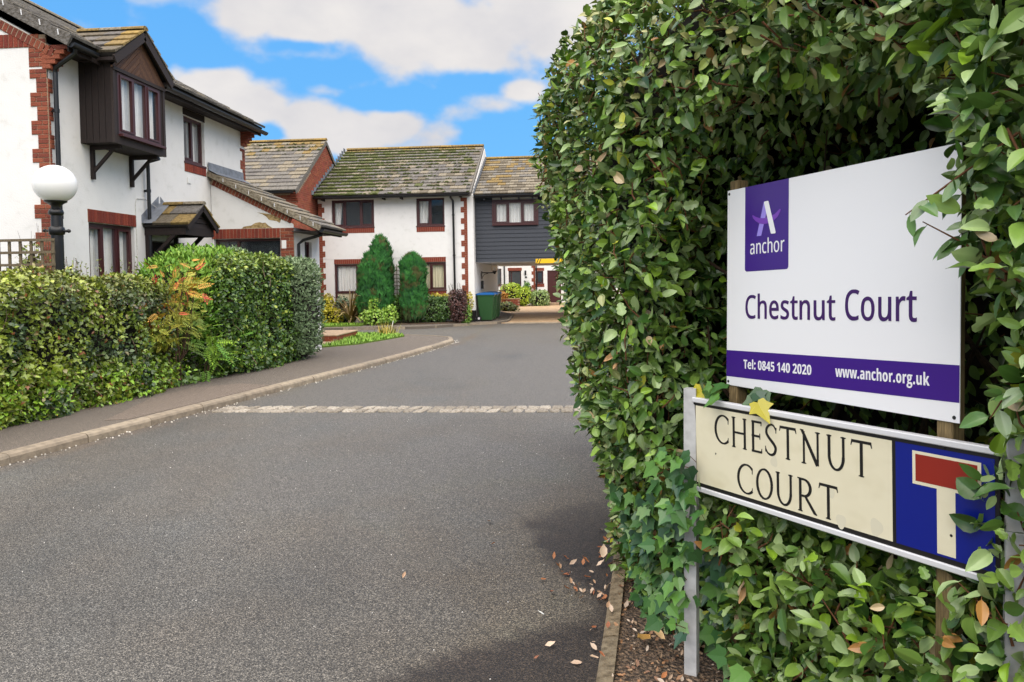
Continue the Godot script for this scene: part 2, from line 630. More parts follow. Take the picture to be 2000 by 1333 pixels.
	for k in [["leaf", 0.32, 0.12], ["leaf_dull", 0.6, 0.14], ["needle", 0.7, 0.12], ["petal", 0.6, 0.3], ["blade", 0.5, 0.2]]:
		var l := flat(k[0], Color.WHITE, k[1])
		l.vertex_color_use_as_albedo = true
		l.backlight = Color(1, 1, 1) * k[2] * 2.0
		l.cull_mode = BaseMaterial3D.CULL_DISABLED


# ---------------------------------------------------------------- ground, road, kerbs
const KERB := [[-5.75, -2.0], [-5.28, -6.5], [-5.03, -8.0], [-4.75, -9.6], [-4.42, -11.5], [-4.1, -13.2], [-3.68, -15.6], [-3.32, -18.2], [-3.2, -19.5], [-3.35, -20.3], [-3.9, -20.95], [-5.2, -21.5], [-7.0, -21.8], [-10.0, -22.0], [-16.0, -22.1]]
const KERB_BACK := [[-16.0, -24.75], [-8.5, -24.8], [-6.4, -25.1], [-5.4, -25.15], [-4.8, -25.6], [-4.1, -26.6], [-3.4, -27.2], [-2.9, -27.55], [-2.7, -28.2], [-2.75, -30.0], [-2.9, -33.0]]
const KERB_RIGHT := [[-0.11, -1.6], [0.051, -3.085], [0.12, -3.775], [0.18, -4.376], [0.29, -5.4], [0.62, -8.6], [0.95, -12.0], [1.3, -15.5], [2.2, -19.0], [4.5, -21.5], [9.0, -22.6]]


func line_points(src: Array, step: float) -> Array:      # evenly spaced points along a smooth line
	var c := Curve3D.new()
	c.bake_interval = 0.05
	for i in src.size():
		var p := Vector3(src[i][0], 0, src[i][1])
		var a := Vector3(src[maxi(i - 1, 0)][0], 0, src[maxi(i - 1, 0)][1])
		var b := Vector3(src[mini(i + 1, src.size() - 1)][0], 0, src[mini(i + 1, src.size() - 1)][1])
		var d := (b - a).normalized()
		c.add_point(p, -d * p.distance_to(a) * 0.3, d * p.distance_to(b) * 0.3)
	var out := []
	var l := c.get_baked_length()
	var k := int(l / step)
	for i in k + 1:
		out.append(c.sample_baked(l * i / k))
	return out


func kerb_row(called: String, label: String, src: Array, side: float, wide: float, high: float, length: float, look := "kerb") -> void:
	var root := Node3D.new()
	root.name = called
	add_child(root)
	root.set_meta("kind", "structure")
	root.set_meta("label", label)
	org[root] = Vector3.ZERO
	var pts := line_points(src, length)
	for i in pts.size() - 1:
		var a: Vector3 = pts[i]
		var b: Vector3 = pts[i + 1]
		var d := (b - a).normalized()
		var out := d.cross(Vector3.UP) * side        # towards the footway
		var g := Geo.new()
		var gap := 0.006
		var wob := rng.randf_range(-0.006, 0.006)
		var prof := [Vector2(0.0, -0.06), Vector2(0.0, high * 0.62), Vector2(0.014, high * 0.88), Vector2(0.04, high), Vector2(wide, high + 0.004), Vector2(wide, -0.06)]
		var n := 2
		for s in n:
			var p := a.lerp(b, float(s) / n) + (d * gap if s == 0 else Vector3.ZERO)
			var q := a.lerp(b, float(s + 1) / n) - (d * gap if s == n - 1 else Vector3.ZERO)
			for k in prof.size() - 1:
				var u0: Vector3 = out * (prof[k].x + wob) + Vector3.UP * prof[k].y
				var u1: Vector3 = out * (prof[k + 1].x + wob) + Vector3.UP * prof[k + 1].y
				g.flip(p + u0, q + u0, q + u1, p + u1, Vector3.UP - out * 0.8 if k < prof.size() - 2 else out)
		for e in [[a + d * gap, -d], [b - d * gap, d]]:
			for k in range(1, prof.size() - 1):
				var o0: Vector3 = e[0] + out * (prof[0].x + wob) + Vector3.UP * prof[0].y
				var o1: Vector3 = e[0] + out * (prof[k].x + wob) + Vector3.UP * prof[k].y
				var o2: Vector3 = e[0] + out * (prof[k + 1].x + wob) + Vector3.UP * prof[k + 1].y
				var away: Vector3 = e[1]
				if (o1 - o0).cross(o2 - o0).dot(away) > 0.0:
					g.tri(o0, o1, o2)
				else:
					g.tri(o0, o2, o1)
		part("kerb_stone", g, M["%s%d" % [look, rng.randi_range(0, 2)]], root)


func poly(pts: Array) -> PackedVector2Array:
	var out := PackedVector2Array()
	for p in pts:
		if p is Vector3:
			out.append(Vector2(p.x, p.z))
		else:
			out.append(Vector2(p[0], p[1]))
	return out


func offset_line(pts: Array, by: float, side: float) -> Array:
	var out := []
	for i in pts.size():
		var d: Vector3 = (pts[mini(i + 1, pts.size() - 1)] - pts[maxi(i - 1, 0)]).normalized()
		out.append(pts[i] + d.cross(Vector3.UP) * side * by)
	return out


func make_ground() -> void:
	nz.seed = 21
	nz.frequency = 1.0
	nz.fractal_octaves = 4
	var g := Geo.new()
	g.sheet(poly([[-400, -400], [400, -400], [400, 200], [-400, 200]]), -0.03)
	structure("ground", "grassy ground reaching out beyond the houses", g, M.ground)
	# the road: one sheet, its tone worn and stained
	g = Geo.new()
	g.coloured = true
	var xs := []
	var zs := []
	var x := -16.0
	while x < 10.0:
		xs.append(x)
		x += 0.09 if x > -5.6 and x < 1.0 else 0.6
	var z := -27.52
	while z < 6.0:
		zs.append(z)
		z += 0.09 if z > -6.4 and z < -2.2 else (0.25 if z < -2.2 and z > -13.0 else 0.5)
	var cols := []
	for i in xs.size():
		var row := []
		for j in zs.size():
			row.append(road_tone(xs[i], zs[j]))
		cols.append(row)
	for i in xs.size() - 1:
		for j in zs.size() - 1:
			var a := Vector3(xs[i], 0, zs[j])
			var b := Vector3(xs[i + 1], 0, zs[j])
			var d := Vector3(xs[i + 1], 0, zs[j + 1])
			var e := Vector3(xs[i], 0, zs[j + 1])
			var u := Vector3.UP
			g.tri_c(a, e, d, u, u, u, cols[i][j], cols[i][j + 1], cols[i + 1][j + 1])
			g.tri_c(a, d, b, u, u, u, cols[i][j], cols[i + 1][j + 1], cols[i + 1][j])
	structure("road", "worn grey asphalt road with a damp dark stain along the right edging", g, M.asphalt)
	# kerbs
	kerb_row("kerb", "long concrete kerb along the left footway", KERB, -1.0, 0.125, 0.095, 0.915)
	kerb_row("kerb_far", "concrete kerb in front of the far garden beds", KERB_BACK, 1.0, 0.125, 0.09, 0.9)
	kerb_row("kerb_edging", "low concrete edging between road and soil under the tall hedge", KERB_RIGHT, 1.0, 0.07, 0.035, 0.9, "edging")
	# left footway, up to the garden
	var back := offset_line(line_points(KERB, 0.4), 0.122, -1.0)
	g = Geo.new()
	var pts := back.duplicate()
	pts.append_array([[-16.0, -17.6], [-7.6, -17.6], [-7.4, -2.0]])
	g.slab(poly(pts), -0.02, 0.088)
	structure("footway", "brown grey asphalt footway between hedge and kerb", g, M.footway)
	g = Geo.new()
	g.slab(poly([[-5.42, -8.3], [-5.18, -8.4], [-4.93, -9.6], [-4.66, -11.2], [-5.2, -11.35], [-5.75, -10.9], [-5.8, -9.9]]), 0.07, 0.0925)
	structure("footway_repair", "paler repaired patch in the left footway", g, M.footway_patch)
	# far footway and bed
	back = offset_line(line_points(KERB_BACK, 0.4), 0.122, 1.0)
	g = Geo.new()
	pts = back.duplicate()
	pts.append_array([[-3.7, -36.0], [-3.7, -27.4], [-16.0, -27.4]])
	g.slab(poly(pts), -0.02, 0.086)
	structure("footway_far", "asphalt footway in front of the white house and its bins", g, M.footway)
	g = Geo.new()
	g.slab(poly([[-16.0, -26.3], [-6.6, -26.1], [-5.0, -26.3], [-3.95, -26.75], [-3.95, -27.45], [-16.0, -27.45]]), 0.05, 0.13)
	structure("soil_bed", "planted soil bed below the white house wall", g, M.soil)
	# right verge soil
	back = offset_line(line_points(KERB_RIGHT, 0.4), 0.068, 1.0)
	g = Geo.new()
	pts = back.duplicate()
	pts.append_array([[9.0, 2.0], [0.5, 2.0], [-0.05, -0.5]])
	g.slab(poly(pts), -0.025, 0.02)
	structure("soil_verge", "dry soil strip with litter under the tall hedge", g, M.soil)
	# grass island and path by the entrance step
	g = Geo.new()
	var isle := poly([[-6.15, -17.25], [-5.35, -18.2], [-5.05, -19.3], [-4.75, -20.6], [-4.95, -21.15], [-5.9, -21.55], [-7.2, -21.7], [-9.5, -21.8], [-9.5, -21.0], [-6.3, -20.4], [-6.0, -19.0]])
	g.slab(isle, 0.06, 0.12)
	structure("lawn", "small lawn at the road corner beside the entrance step", g, M.lawn)
	g = Geo.new()
	g.slab(poly([[-6.15, -16.9], [-6.05, -19.0], [-6.35, -20.5], [-9.4, -20.9], [-9.4, -16.4], [-7.0, -16.2]]), 0.06, 0.105)
	structure("path", "pale slab path leading to the entrance step", g, M.slab_path)
	g = Geo.new()
	g.slab(poly([[-12.0, -25.1], [-8.7, -25.15], [-7.4, -25.5], [-7.3, -26.6], [-12.0, -26.6]]), 0.06, 0.135)
	structure("lawn_far", "strip of mown lawn below the yellow shrub", g, M.lawn)
	grass("grass", isle, 0.12, 5200, 0.075)
	grass("grass", poly([[-10.0, -25.15], [-8.7, -25.2], [-7.45, -25.6], [-7.4, -26.2], [-10.0, -26.2]]), 0.135, 1800, 0.07)
	# courtyard paving of small blocks
	g = Geo.new()
	g.slab(poly([[-2.78, -27.5], [-2.85, -33.0], [-6.0, -33.2], [-6.0, -46.0], [8.0, -46.0], [8.0, -27.5]]), -0.02, 0.03)
	structure("courtyard_ground", "joints under the courtyard paving", g, M.mortar)
	var brickg := Geo.new()
	brickg.bevel(Vector3(-0.097, 0, -0.047), Vector3(0.097, 0.012, 0.047), 0.004)
	var xf := []
	var cs := []
	for r in 180:
		for k in 24:
			var px := -2.7 + k * 0.2 + (0.1 if r % 2 else 0.0)
			var pz := -27.6 - r * 0.1
			if pz < -33.0:
				px -= 1.0
			xf.append(Transform3D(Basis.IDENTITY, Vector3(px, 0.026, pz)))
			var s := rng.randf_range(0.8, 1.1)
			cs.append(Color(s, s * rng.randf_range(0.94, 1.0), s * rng.randf_range(0.9, 1.0)))
	M.paving.vertex_color_use_as_albedo = true
	var pv := spread("courtyard_paving", brickg.mesh(), M.paving, self, xf, cs)
	pv.set_meta("label", "buff block paving through the covered way into the courtyard")
	# threshold line of pale kerb blocks across the covered way
	g = Geo.new()
	g.bevel(Vector3(-2.65, -0.03, -27.56), Vector3(6.0, 0.042, -27.44), 0.01)
	structure("kerb_threshold", "flush pale kerb across the mouth of the covered way", g, M.kerb1)
	make_setts()


func road_tone(x: float, z: float) -> Color:
	var s := 0.95 + 0.34 * nz.get_noise_3d(x * 0.35, 0.0, z * 0.22) + 0.12 * nz.get_noise_3d(x * 1.6, 5.0, z * 1.6)
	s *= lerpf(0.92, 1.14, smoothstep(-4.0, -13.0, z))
	var hue := nz.get_noise_3d(x * 1.1, 11.0, z * 0.8) * 0.07
	var c := Color(s * (1.0 + hue), s, s * (0.99 - hue))
	# right edge: brown dust, then the dark damp stain whose border wanders
	var rx := 0.05 + (-z - 3.085) * 0.1005
	var e := rx - x                                # metres from the edging
	var w := nz.get_noise_3d(x * 1.1, 2.0, z * 1.1) * 0.34 + nz.get_noise_3d(x * 4.0, 7.0, z * 4.0) * 0.1
	var dust := maxf(smoothstep(1.35, 0.3, e + w * 1.4) * smoothstep(-8.5, -5.0, z), smoothstep(3.2, 0.4, e + w * 2.0) * 0.35)
	c = c.lerp(Color(1.02, 0.87, 0.66) * s, dust * 0.75)
	var reach := 0.34 + 0.22 * sin(z * 2.3 + 0.7) - 0.32 * smoothstep(-4.9, -6.2, z) + 0.5 * smoothstep(-3.7, -3.0, z)
	var wet := smoothstep(0.07, -0.08, e - reach + w * 0.8) * smoothstep(-6.4, -4.6, z)
	c = c.lerp(Color(0.27, 0.205, 0.165) * (1.0 + 0.5 * nz.get_noise_3d(x * 7.0, 3.0, z * 7.0)), wet * 0.93)
	# left gutter: a thin line of orange silt
	var lx := -5.28 + clampf(-z - 6.5, -4.0, 13.0) * 0.168
	var silt := smoothstep(0.22, 0.02, absf(x - lx - 0.05) + w * 0.2) * (0.45 + 0.5 * nz.get_noise_2d(z * 1.3, 4.0))
	c = c.lerp(Color(1.15, 0.85, 0.6), clampf(silt, 0.0, 0.6))
	return c


func make_setts() -> void:
	var root := Node3D.new()
	root.name = "sett_strip"
	add_child(root)
	root.set_meta("kind", "structure")
	root.set_meta("label", "strip of pale stone setts laid across the road")
	org[root] = Vector3.ZERO
	var meshes := []
	for k in 4:
		var g := Geo.new()
		var wd := 0.062 + 0.004 * k
		g.bevel(Vector3(-wd, -0.02, -0.1), Vector3(wd, 0.016, 0.1), 0.012)
		for i in g.v.size():
			g.v[i] += Vector3(nz.get_noise_3dv(g.v[i] * 9.0 + Vector3.ONE * k), nz.get_noise_3dv(g.v[i] * 7.0 + Vector3.ONE * (k + 9)) * 0.5, nz.get_noise_3dv(g.v[i] * 9.0 + Vector3.ONE * (k + 4))) * 0.03
		meshes.append(g.mesh())
	for r in 2:
		var x := -4.66 + r * 0.02
		while x < 0.72:
			var w := 0.153 + rng.randf_range(-0.006, 0.006)
			var at := Vector3(x + w * 0.5, rng.randf_range(-0.004, 0.004), -9.42 - r * 0.213 + rng.randf_range(-0.012, 0.012) - (x + 4.6) * 0.0)
			piece("sett", meshes[rng.randi_range(0, 3)], M["sett%d" % [0, 1, 1, 2, 2][rng.randi_range(0, 4)]], root, Transform3D(Basis(Vector3.UP, rng.randf_range(-0.05, 0.05)), at))
			x += w


func grass(called: String, area: PackedVector2Array, y: float, count: int, high: float) -> void:
	var g := Geo.new()
	g.coloured = true
	var lo := area[0]
	var hi := area[0]
	for p in area:
		lo = lo.min(p)
		hi = hi.max(p)
	var made := 0
	while made < count:
		var p := Vector2(rng.randf_range(lo.x, hi.x), rng.randf_range(lo.y, hi.y))
		if not Geometry2D.is_point_in_polygon(p, area):
			continue
		made += 1
		var a := rng.randf() * TAU
		var d := Vector3(cos(a), 0, sin(a))
		var b := Vector3(p.x, y - 0.005, p.y)
		var h := high * rng.randf_range(0.5, 1.2)
		var w := 0.012
		var dry := clampf(nz.get_noise_2d(p.x * 0.8, p.y * 0.8) + 0.35, 0.0, 1.0) * 0.5
		var col := Color(0.20, 0.40, 0.03).lerp(Color(0.42, 0.42, 0.07), dry * rng.randf()) * rng.randf_range(0.8, 1.25)
		var up := (Vector3.UP + d * 0.4).normalized()
		var bend := Vector3(rng.randf_range(-1, 1), 0, rng.randf_range(-1, 1)) * h * 0.5
		g.tri_c(b - d * w, b + d * w, b + Vector3.UP * h + bend, up, up, up, col, col, col)
	var o := MeshInstance3D.new()
	o.name = numbered(called)
	o.mesh = g.mesh()
	o.material_override = M.blade
	add_child(o)
	o.set_meta("kind", "stuff")
	o.set_meta("label", "short green grass of the small corner lawn" if y < 0.13 else "short green grass below the yellow shrub by the white house")


# ---------------------------------------------------------------- building kit
# A wall is a plane at o with axes u (along) and up, n out of it; holes are [u0, v0, u1, v1].
func wall(g: Geo, o: Vector3, u: Vector3, n: Vector3, w: float, h: float, holes: Array, thick := 0.22, y0 := 0.0) -> void:
	var us := [0.0, w]
	var vs := [y0, h]
	for k in holes:
		us.append_array([k[0], k[2]])
		vs.append_array([k[1], k[3]])
	us.sort()
	vs.sort()
	var up := Vector3.UP
	for i in us.size() - 1:
		for j in vs.size() - 1:
			if us[i + 1] - us[i] < 1e-4 or vs[j + 1] - vs[j] < 1e-4:
				continue
			var mu: float = (us[i] + us[i + 1]) / 2
			var mv: float = (vs[j] + vs[j + 1]) / 2
			var open := false
			for k in holes:
				if mu > k[0] and mu < k[2] and mv > k[1] and mv < k[3]:
					open = true
			if open:
				continue
			var a: Vector3 = o + u * us[i] + up * vs[j]
			var b: Vector3 = o + u * us[i + 1] + up * vs[j]
			var d: Vector3 = o + u * us[i + 1] + up * vs[j + 1]
			var e: Vector3 = o + u * us[i] + up * vs[j + 1]
			g.flip(a, b, d, e, n)
			g.flip(a - n * thick, b - n * thick, d - n * thick, e - n * thick, -n)
	for k in holes:
		var a: Vector3 = o + u * k[0] + up * k[1]
		var b: Vector3 = o + u * k[2] + up * k[1]
		var d: Vector3 = o + u * k[2] + up * k[3]
		var e: Vector3 = o + u * k[0] + up * k[3]
		var t := n * thick
		g.flip(a, b, b - t, a - t, up)
		g.flip(e, d, d - t, e - t, -up)
		g.flip(a, e, e - t, a - t, u)
		g.flip(b, d, d - t, b - t, -u)


func gable(g: Geo, a: Vector3, b: Vector3, top: Vector3, n: Vector3, thick := 0.22) -> void:
	var t := n * thick
	for s in [[Vector3.ZERO, n], [-t, -n]]:
		var o: Vector3 = s[0]
		var m: Vector3 = s[1]
		if (b - a).cross(top - a).dot(m) > 0.0:
			g.tri(a + o, b + o, top + o)
		else:
			g.tri(a + o, top + o, b + o)
	g.flip(a, top, top - t, a - t, (a - b).normalized() + Vector3.UP)
	g.flip(b, top, top - t, b - t, (b - a).normalized() + Vector3.UP)


# A window: frame and sashes (one mesh), panes, curtains, sill. o = lower left corner on the wall plane as seen from outside.
func window(parent: Node3D, o: Vector3, u: Vector3, n: Vector3, w: float, h: float, lights: Array, curtain := "net", fr := 0.055, inset := 0.06, called := "window") -> MeshInstance3D:
	var x := Transform3D(Basis(u, Vector3.UP, n), o - n * inset)
	var g := Geo.new()
	g.x = x
	var dp := 0.06
	g.box(Vector3(0, 0, -dp), Vector3(w, fr, 0)); g.box(Vector3(0, h - fr, -dp), Vector3(w, h, 0))
	g.box(Vector3(0, fr, -dp), Vector3(fr, h - fr, 0)); g.box(Vector3(w - fr, fr, -dp), Vector3(w, h - fr, 0))
	var inner := w - 2 * fr
	var at := fr
	var spans := []
	for i in lights.size():
		var lw: float = inner * absf(lights[i])
		if i > 0:
			g.box(Vector3(at - fr * 0.5, fr, -dp), Vector3(at + fr * 0.5, h - fr, 0.001))
		var l := at + (fr * 0.5 if i > 0 else 0.0)
		var r := at + lw - (fr * 0.5 if i < lights.size() - 1 else 0.0)
		if lights[i] < 0.0:       # an opening casement: its own sash
			var s := fr * 0.62
			g.box(Vector3(l + 0.004, fr + 0.004, -dp * 0.6), Vector3(r - 0.004, fr + s, 0.012)); g.box(Vector3(l + 0.004, h - fr - s, -dp * 0.6), Vector3(r - 0.004, h - fr - 0.004, 0.012))
			g.box(Vector3(l + 0.004, fr + s, -dp * 0.6), Vector3(l + s, h - fr - s, 0.012)); g.box(Vector3(r - s, fr + s, -dp * 0.6), Vector3(r - 0.004, h - fr - s, 0.012))
			spans.append([l + s, fr + s, r - s, h - fr - s])
		else:
			spans.append([l, fr, r, h - fr])
		at += lw
	var f := part(called, g, M.mahogany, parent)
	for s in spans:
		g = Geo.new()
		g.x = x
		g.quad(Vector3(s[0], s[1], -0.03), Vector3(s[2], s[1], -0.03), Vector3(s[2], s[3], -0.03), Vector3(s[0], s[3], -0.03))
		part("pane", g, M.glass, f)
	g = Geo.new()
	g.x = x
	g.bevel(Vector3(-0.02, -0.045, -0.05), Vector3(w + 0.02, -0.002, 0.085), 0.006)
	part("sill", g, M.mahogany, f)
	var spread_of := []
	if curtain == "net":
		spread_of = [[fr, w - fr, "curtain"]]
	elif curtain == "cream":
		spread_of = [[fr, w - fr, "curtain_cream"]]
	elif curtain == "sides":
		spread_of = [[fr, fr + inner * 0.20, "curtain"], [w - fr - inner * 0.05, w - fr, "curtain"]]
	elif curtain == "left":
		spread_of = [[fr, fr + inner * 0.46, "curtain"]]
	elif curtain == "right":
		spread_of = [[w * 0.52, w - fr, "curtain"]]
	for s in spread_of:
		g = Geo.new()
		g.x = x
		var l: float = s[0]
		var r: float = s[1]
		var k := maxi(12, int((r - l) / 0.022))
		for i in k:
			var a := l + (r - l) * i / k
			var b := l + (r - l) * (i + 1) / k
			var za := -0.125 + 0.022 * sin(a * 62.0) + 0.012 * sin(a * 23.0 + 1.0)
			var zb := -0.125 + 0.022 * sin(b * 62.0) + 0.012 * sin(b * 23.0 + 1.0)
			var gather := 1.0
			if curtain == "left" or curtain == "sides":
				gather = 0.72 if l < w * 0.4 else 0.9
			var ab := l + (a - l) * gather if l < w * 0.5 else r - (r - a) * gather
			var bb := l + (b - l) * gather if l < w * 0.5 else r - (r - b) * gather
			g.quad(Vector3(ab, 0.03, za), Vector3(bb, 0.03, zb), Vector3(b, h - 0.03, zb), Vector3(a, h - 0.03, za))
		part("curtain", g, M[s[2]], f)
	return f


var soldier_mesh: ArrayMesh
var course_mesh: ArrayMesh
var half_mesh: ArrayMesh


func brick_meshes() -> void:
	var g := Geo.new()
	g.bevel(Vector3(-0.0325, 0, -0.02), Vector3(0.0325, 0.2, 0.014), 0.004)
	soldier_mesh = g.mesh()
	g = Geo.new()
	g.bevel(Vector3(-0.105, -0.0315, -0.02), Vector3(0.105, 0.0315, 0.014), 0.004)
	course_mesh = g.mesh()
	g = Geo.new()
	g.bevel(Vector3(-0.0515, -0.0315, -0.02), Vector3(0.0515, 0.0315, 0.014), 0.004)
	half_mesh = g.mesh()


# A row of bricks on end above or below an opening. o = lower left on the wall plane.
func soldiers(parent: Node3D, called: String, o: Vector3, u: Vector3, n: Vector3, w: float, tall := 0.2, single := true) -> void:
	var g := Geo.new()
	g.x = Transform3D(Basis(u, Vector3.UP, n), o)
	g.box(Vector3(0, 0, -0.02), Vector3(w, tall, 0.006))
	var bed := part(called, g, M.mortar, parent)
	var k := maxi(1, roundi(w / 0.0765))
	var step := w / k
	var all := Geo.new()
	for i in k:
		var xf := Transform3D(Basis(u * (step - 0.009) / 0.065, Vector3.UP * (tall - 0.008) / 0.2, n * rng.randf_range(0.95, 1.1)), o + u * step * (i + 0.5) + Vector3.UP * 0.004)
		if single:
			piece("brick", soldier_mesh, M["soldier%d" % rng.randi_range(0, 2)], bed, xf)
		else:
			all.x = xf
			all.bevel(Vector3(-0.0325, 0, -0.02), Vector3(0.0325, 0.2, 0.014), 0.004)
	if not single:
		part("brickwork", all, M.soldier0, bed, true)


# Alternating long and short blocks of three courses up a corner; runs along u from the corner.
func quoin(parent: Node3D, corner: Vector3, u: Vector3, n: Vector3, y0: float, y1: float, long: float, short: float, phase: int, single := true) -> void:
	var course := 0.0672
	var all := Geo.new()
	var bedg := Geo.new()
	var rows := int((y1 - y0) / course)
	for r in rows:
		var blk := int(r / 3) + phase
		var w := long if blk % 2 == 0 else short
		bedg.x = Transform3D(Basis(u, Vector3.UP, n), corner + Vector3.UP * (y0 + r * course))
		bedg.box(Vector3(0.0, 0, -0.02), Vector3(w, course, 0.005))
	var bed := part("quoin", bedg, M.mortar, parent)
	for r in rows:
		var blk := int(r / 3) + phase
		var w := long if blk % 2 == 0 else short
		var cuts := [0.0, w]
		if w > 0.2:
			cuts = [0.0, w * (0.34 if r % 2 else 0.66), w]
		for i in cuts.size() - 1:
			var l: float = cuts[i]
			var q: float = cuts[i + 1]
			var xf := Transform3D(Basis(u * (q - l - 0.009) / 0.103, Vector3.UP * 0.93, n * rng.randf_range(0.9, 1.15)), corner + u * (l + q) / 2 + Vector3.UP * (y0 + (r + 0.5) * course))
			if single:
				piece("brick", half_mesh, M["brick%d" % rng.randi_range(0, 2)], bed, xf)
			else:
				all.x = xf
				all.box(Vector3(-0.0515, -0.0315, -0.02), Vector3(0.0515, 0.0315, 0.014))
	if not single:
		part("brickwork", all, M.brick0, bed, true)


var tile_meshes := []


func make_tile_meshes() -> void:
	for k in 3:
		var g := Geo.new()
		var w := 0.1475
		var lift := 0.004 * k
		# x across, y out of the roof, z up the slope from the tail; thick tail, thin head tucked under the next course
		var t := 0.046 + lift
		var a := Vector3(-w, 0.004, 0)
		var b := Vector3(w, 0.004, 0)
		var c0 := Vector3(-w, t - 0.007, -0.002)
		var d0 := Vector3(w, t - 0.007, -0.002)
		var c1 := Vector3(-w + 0.003, t, 0.007)
		var d1 := Vector3(w - 0.003, t, 0.007)
		var e := Vector3(-w + 0.003, 0.012, 0.36)
		var f := Vector3(w - 0.003, 0.012, 0.36)
		g.flip(a, b, d0, c0, Vector3.FORWARD)
		g.flip(c0, d0, d1, c1, Vector3(0, 1, -1))
		g.flip(c1, d1, f, e, Vector3.UP)
		g.flip(a, c0, Vector3(-w, 0.008, 0.36), Vector3(-w, 0, 0.36), Vector3.LEFT)
		g.flip(b, d0, Vector3(w, 0.008, 0.36), Vector3(w, 0, 0.36), Vector3.RIGHT)
		g.flip(c1, e, Vector3(-w, 0.008, 0.36), c0, Vector3.LEFT + Vector3.UP)
		g.flip(d1, f, Vector3(w, 0.008, 0.36), d0, Vector3.RIGHT + Vector3.UP)
		g.flip(a, b, Vector3(w, 0, 0.36), Vector3(-w, 0, 0.36), Vector3.DOWN)
		tile_meshes.append(g.mesh())


# Lay tiles on one roof slope. eave = left end of the eaves line seen from outside, u along it, up the slope s (unit), width and length.
func lay_tiles(parent: Node3D, eave: Vector3, u: Vector3, s: Vector3, width: float, length: float, look: Callable, gauge := 0.3, single := 1000000, called := "tile") -> void:
	var n := s.cross(u).normalized()
	if n.y < 0.0:
		n = -n
	var rows := maxi(1, roundi(length / gauge))
	var step := length / rows
	var cols := maxi(1, roundi(width / 0.3))
	var cw := width / cols
	var rest := Geo.new()
	var made := 0
	for r in rows:
		var shift := 0.5 if r % 2 else 0.0
		for k in cols + (1 if shift > 0.0 else 0):
			var l := maxf(0.0, (k - shift) * cw)
			var q := minf(width, (k + 1 - shift) * cw)
			var at := eave + u * (l + q) / 2 + s * (r * step) + n * rng.randf_range(-0.002, 0.003)
			var tilt := Basis(u, rng.randf_range(-0.012, 0.012))
			var xf := Transform3D(tilt * Basis(u * (q - l) / 0.3, n, s * (step + 0.055) / 0.36), at)
			var mat: String = look.call((l + q) / 2 / width, (r + 0.5) / rows)
			if made < single:
				piece(called, tile_meshes[rng.randi_range(0, 2)], M[mat], parent, xf)
			else:
				rest.x = xf
				var m: Array = tile_meshes[0].surface_get_arrays(0)
				var neg := xf.basis.determinant() < 0.0
				for j in m[0].size():
					var i: int = j
					if neg and j % 3 > 0:
						i = j + (1 if j % 3 == 1 else -1)
					rest.v.append(xf * m[0][i])
					rest.n.append((xf.basis * m[1][i]).normalized())
					rest.c.append(Color.WHITE)
			made += 1
	if rest.v.size():
		part("tiling", rest, M.tile_grey, parent, true)


func ridge_tiles(parent: Node3D, a: Vector3, b: Vector3, mats: Array, r := 0.12) -> void:
	var l := a.distance_to(b)
	var k := maxi(1, roundi(l / 0.45))
	var d := (b - a) / k
	for i in k:
		var g := Geo.new()
		var p := a + d * i
		var q := a + d * (i + 1) - d.normalized() * 0.008
		var side := d.normalized().cross(Vector3.UP)
		var m := 6
		for j in m:
			var t0 := PI * j / m
			var t1 := PI * (j + 1) / m
			var e0 := side * cos(t0) * r + Vector3.UP * (sin(t0) * r * 0.75 - 0.02)
			var e1 := side * cos(t1) * r + Vector3.UP * (sin(t1) * r * 0.75 - 0.02)
			g.flip(p + e0, q + e0, q + e1, p + e1, e0 + e1 + Vector3.UP * 0.08)
		for e in [p, q]:
			for j in m:
				var t0 := PI * j / m
				var t1 := PI * (j + 1) / m
				g.tri(e + Vector3.DOWN * 0.03, e + side * cos(t0) * r + Vector3.UP * (sin(t0) * r * 0.75 - 0.02), e + side * cos(t1) * r + Vector3.UP * (sin(t1) * r * 0.75 - 0.02))
		part("ridge_tile", g, M[mats[rng.randi_range(0, mats.size() - 1)]], parent)


func gutter(parent: Node3D, a: Vector3, b: Vector3, r := 0.06) -> MeshInstance3D:
	var g := Geo.new()
	var d := (b - a).normalized()
	var side := d.cross(Vector3.UP)
	var m := 8
	for j in m:
		var t0 := PI + PI * j / m
		var t1 := PI + PI * (j + 1) / m
		var e0 := side * cos(t0) * r + Vector3.UP * sin(t0) * r
		var e1 := side * cos(t1) * r + Vector3.UP * sin(t1) * r
		g.flip(a + e0, b + e0, b + e1, a + e1, e0 + e1)
		g.flip(a + e0 * 0.86, b + e0 * 0.86, b + e1 * 0.86, a + e1 * 0.86, -(e0 + e1))
		g.tri(a, a + e0, a + e1)
		g.tri(b, b + e0, b + e1)
	for s in [-1.0, 1.0]:
		g.bar(a + side * r * s * 0.94 , b + side * r * s * 0.94, 0.016, 0.012)
	return part("gutter", g, M.black_plastic, parent)


func pipe(parent: Node3D, pts: Array, r: float, n: Vector3) -> MeshInstance3D:
	var g := Geo.new()
	var rr := []
	for p in pts:
		rr.append(r)
	g.tube(pts, rr, 10)
	var dp := part("downpipe", g, M.black_plastic, parent)
	var top: Vector3 = pts[pts.size() - 2]
	var bot: Vector3 = pts[pts.size() - 1]
	var k := int(top.distance_to(bot) / 1.6) + 1
	for i in k:
		var p := top.lerp(bot, (i + 0.35) / k)
		g = Geo.new()
		g.tube([p + Vector3.UP * 0.025, p - Vector3.UP * 0.025], [r * 1.25, r * 1.25], 10)
		g.box(p - n * 0.06 - Vector3(0.02, 0.018, 0.02), p + Vector3(0.02, 0.018, 0.02))
		part("pipe_clip", g, M.black_plastic, dp)
	return dp


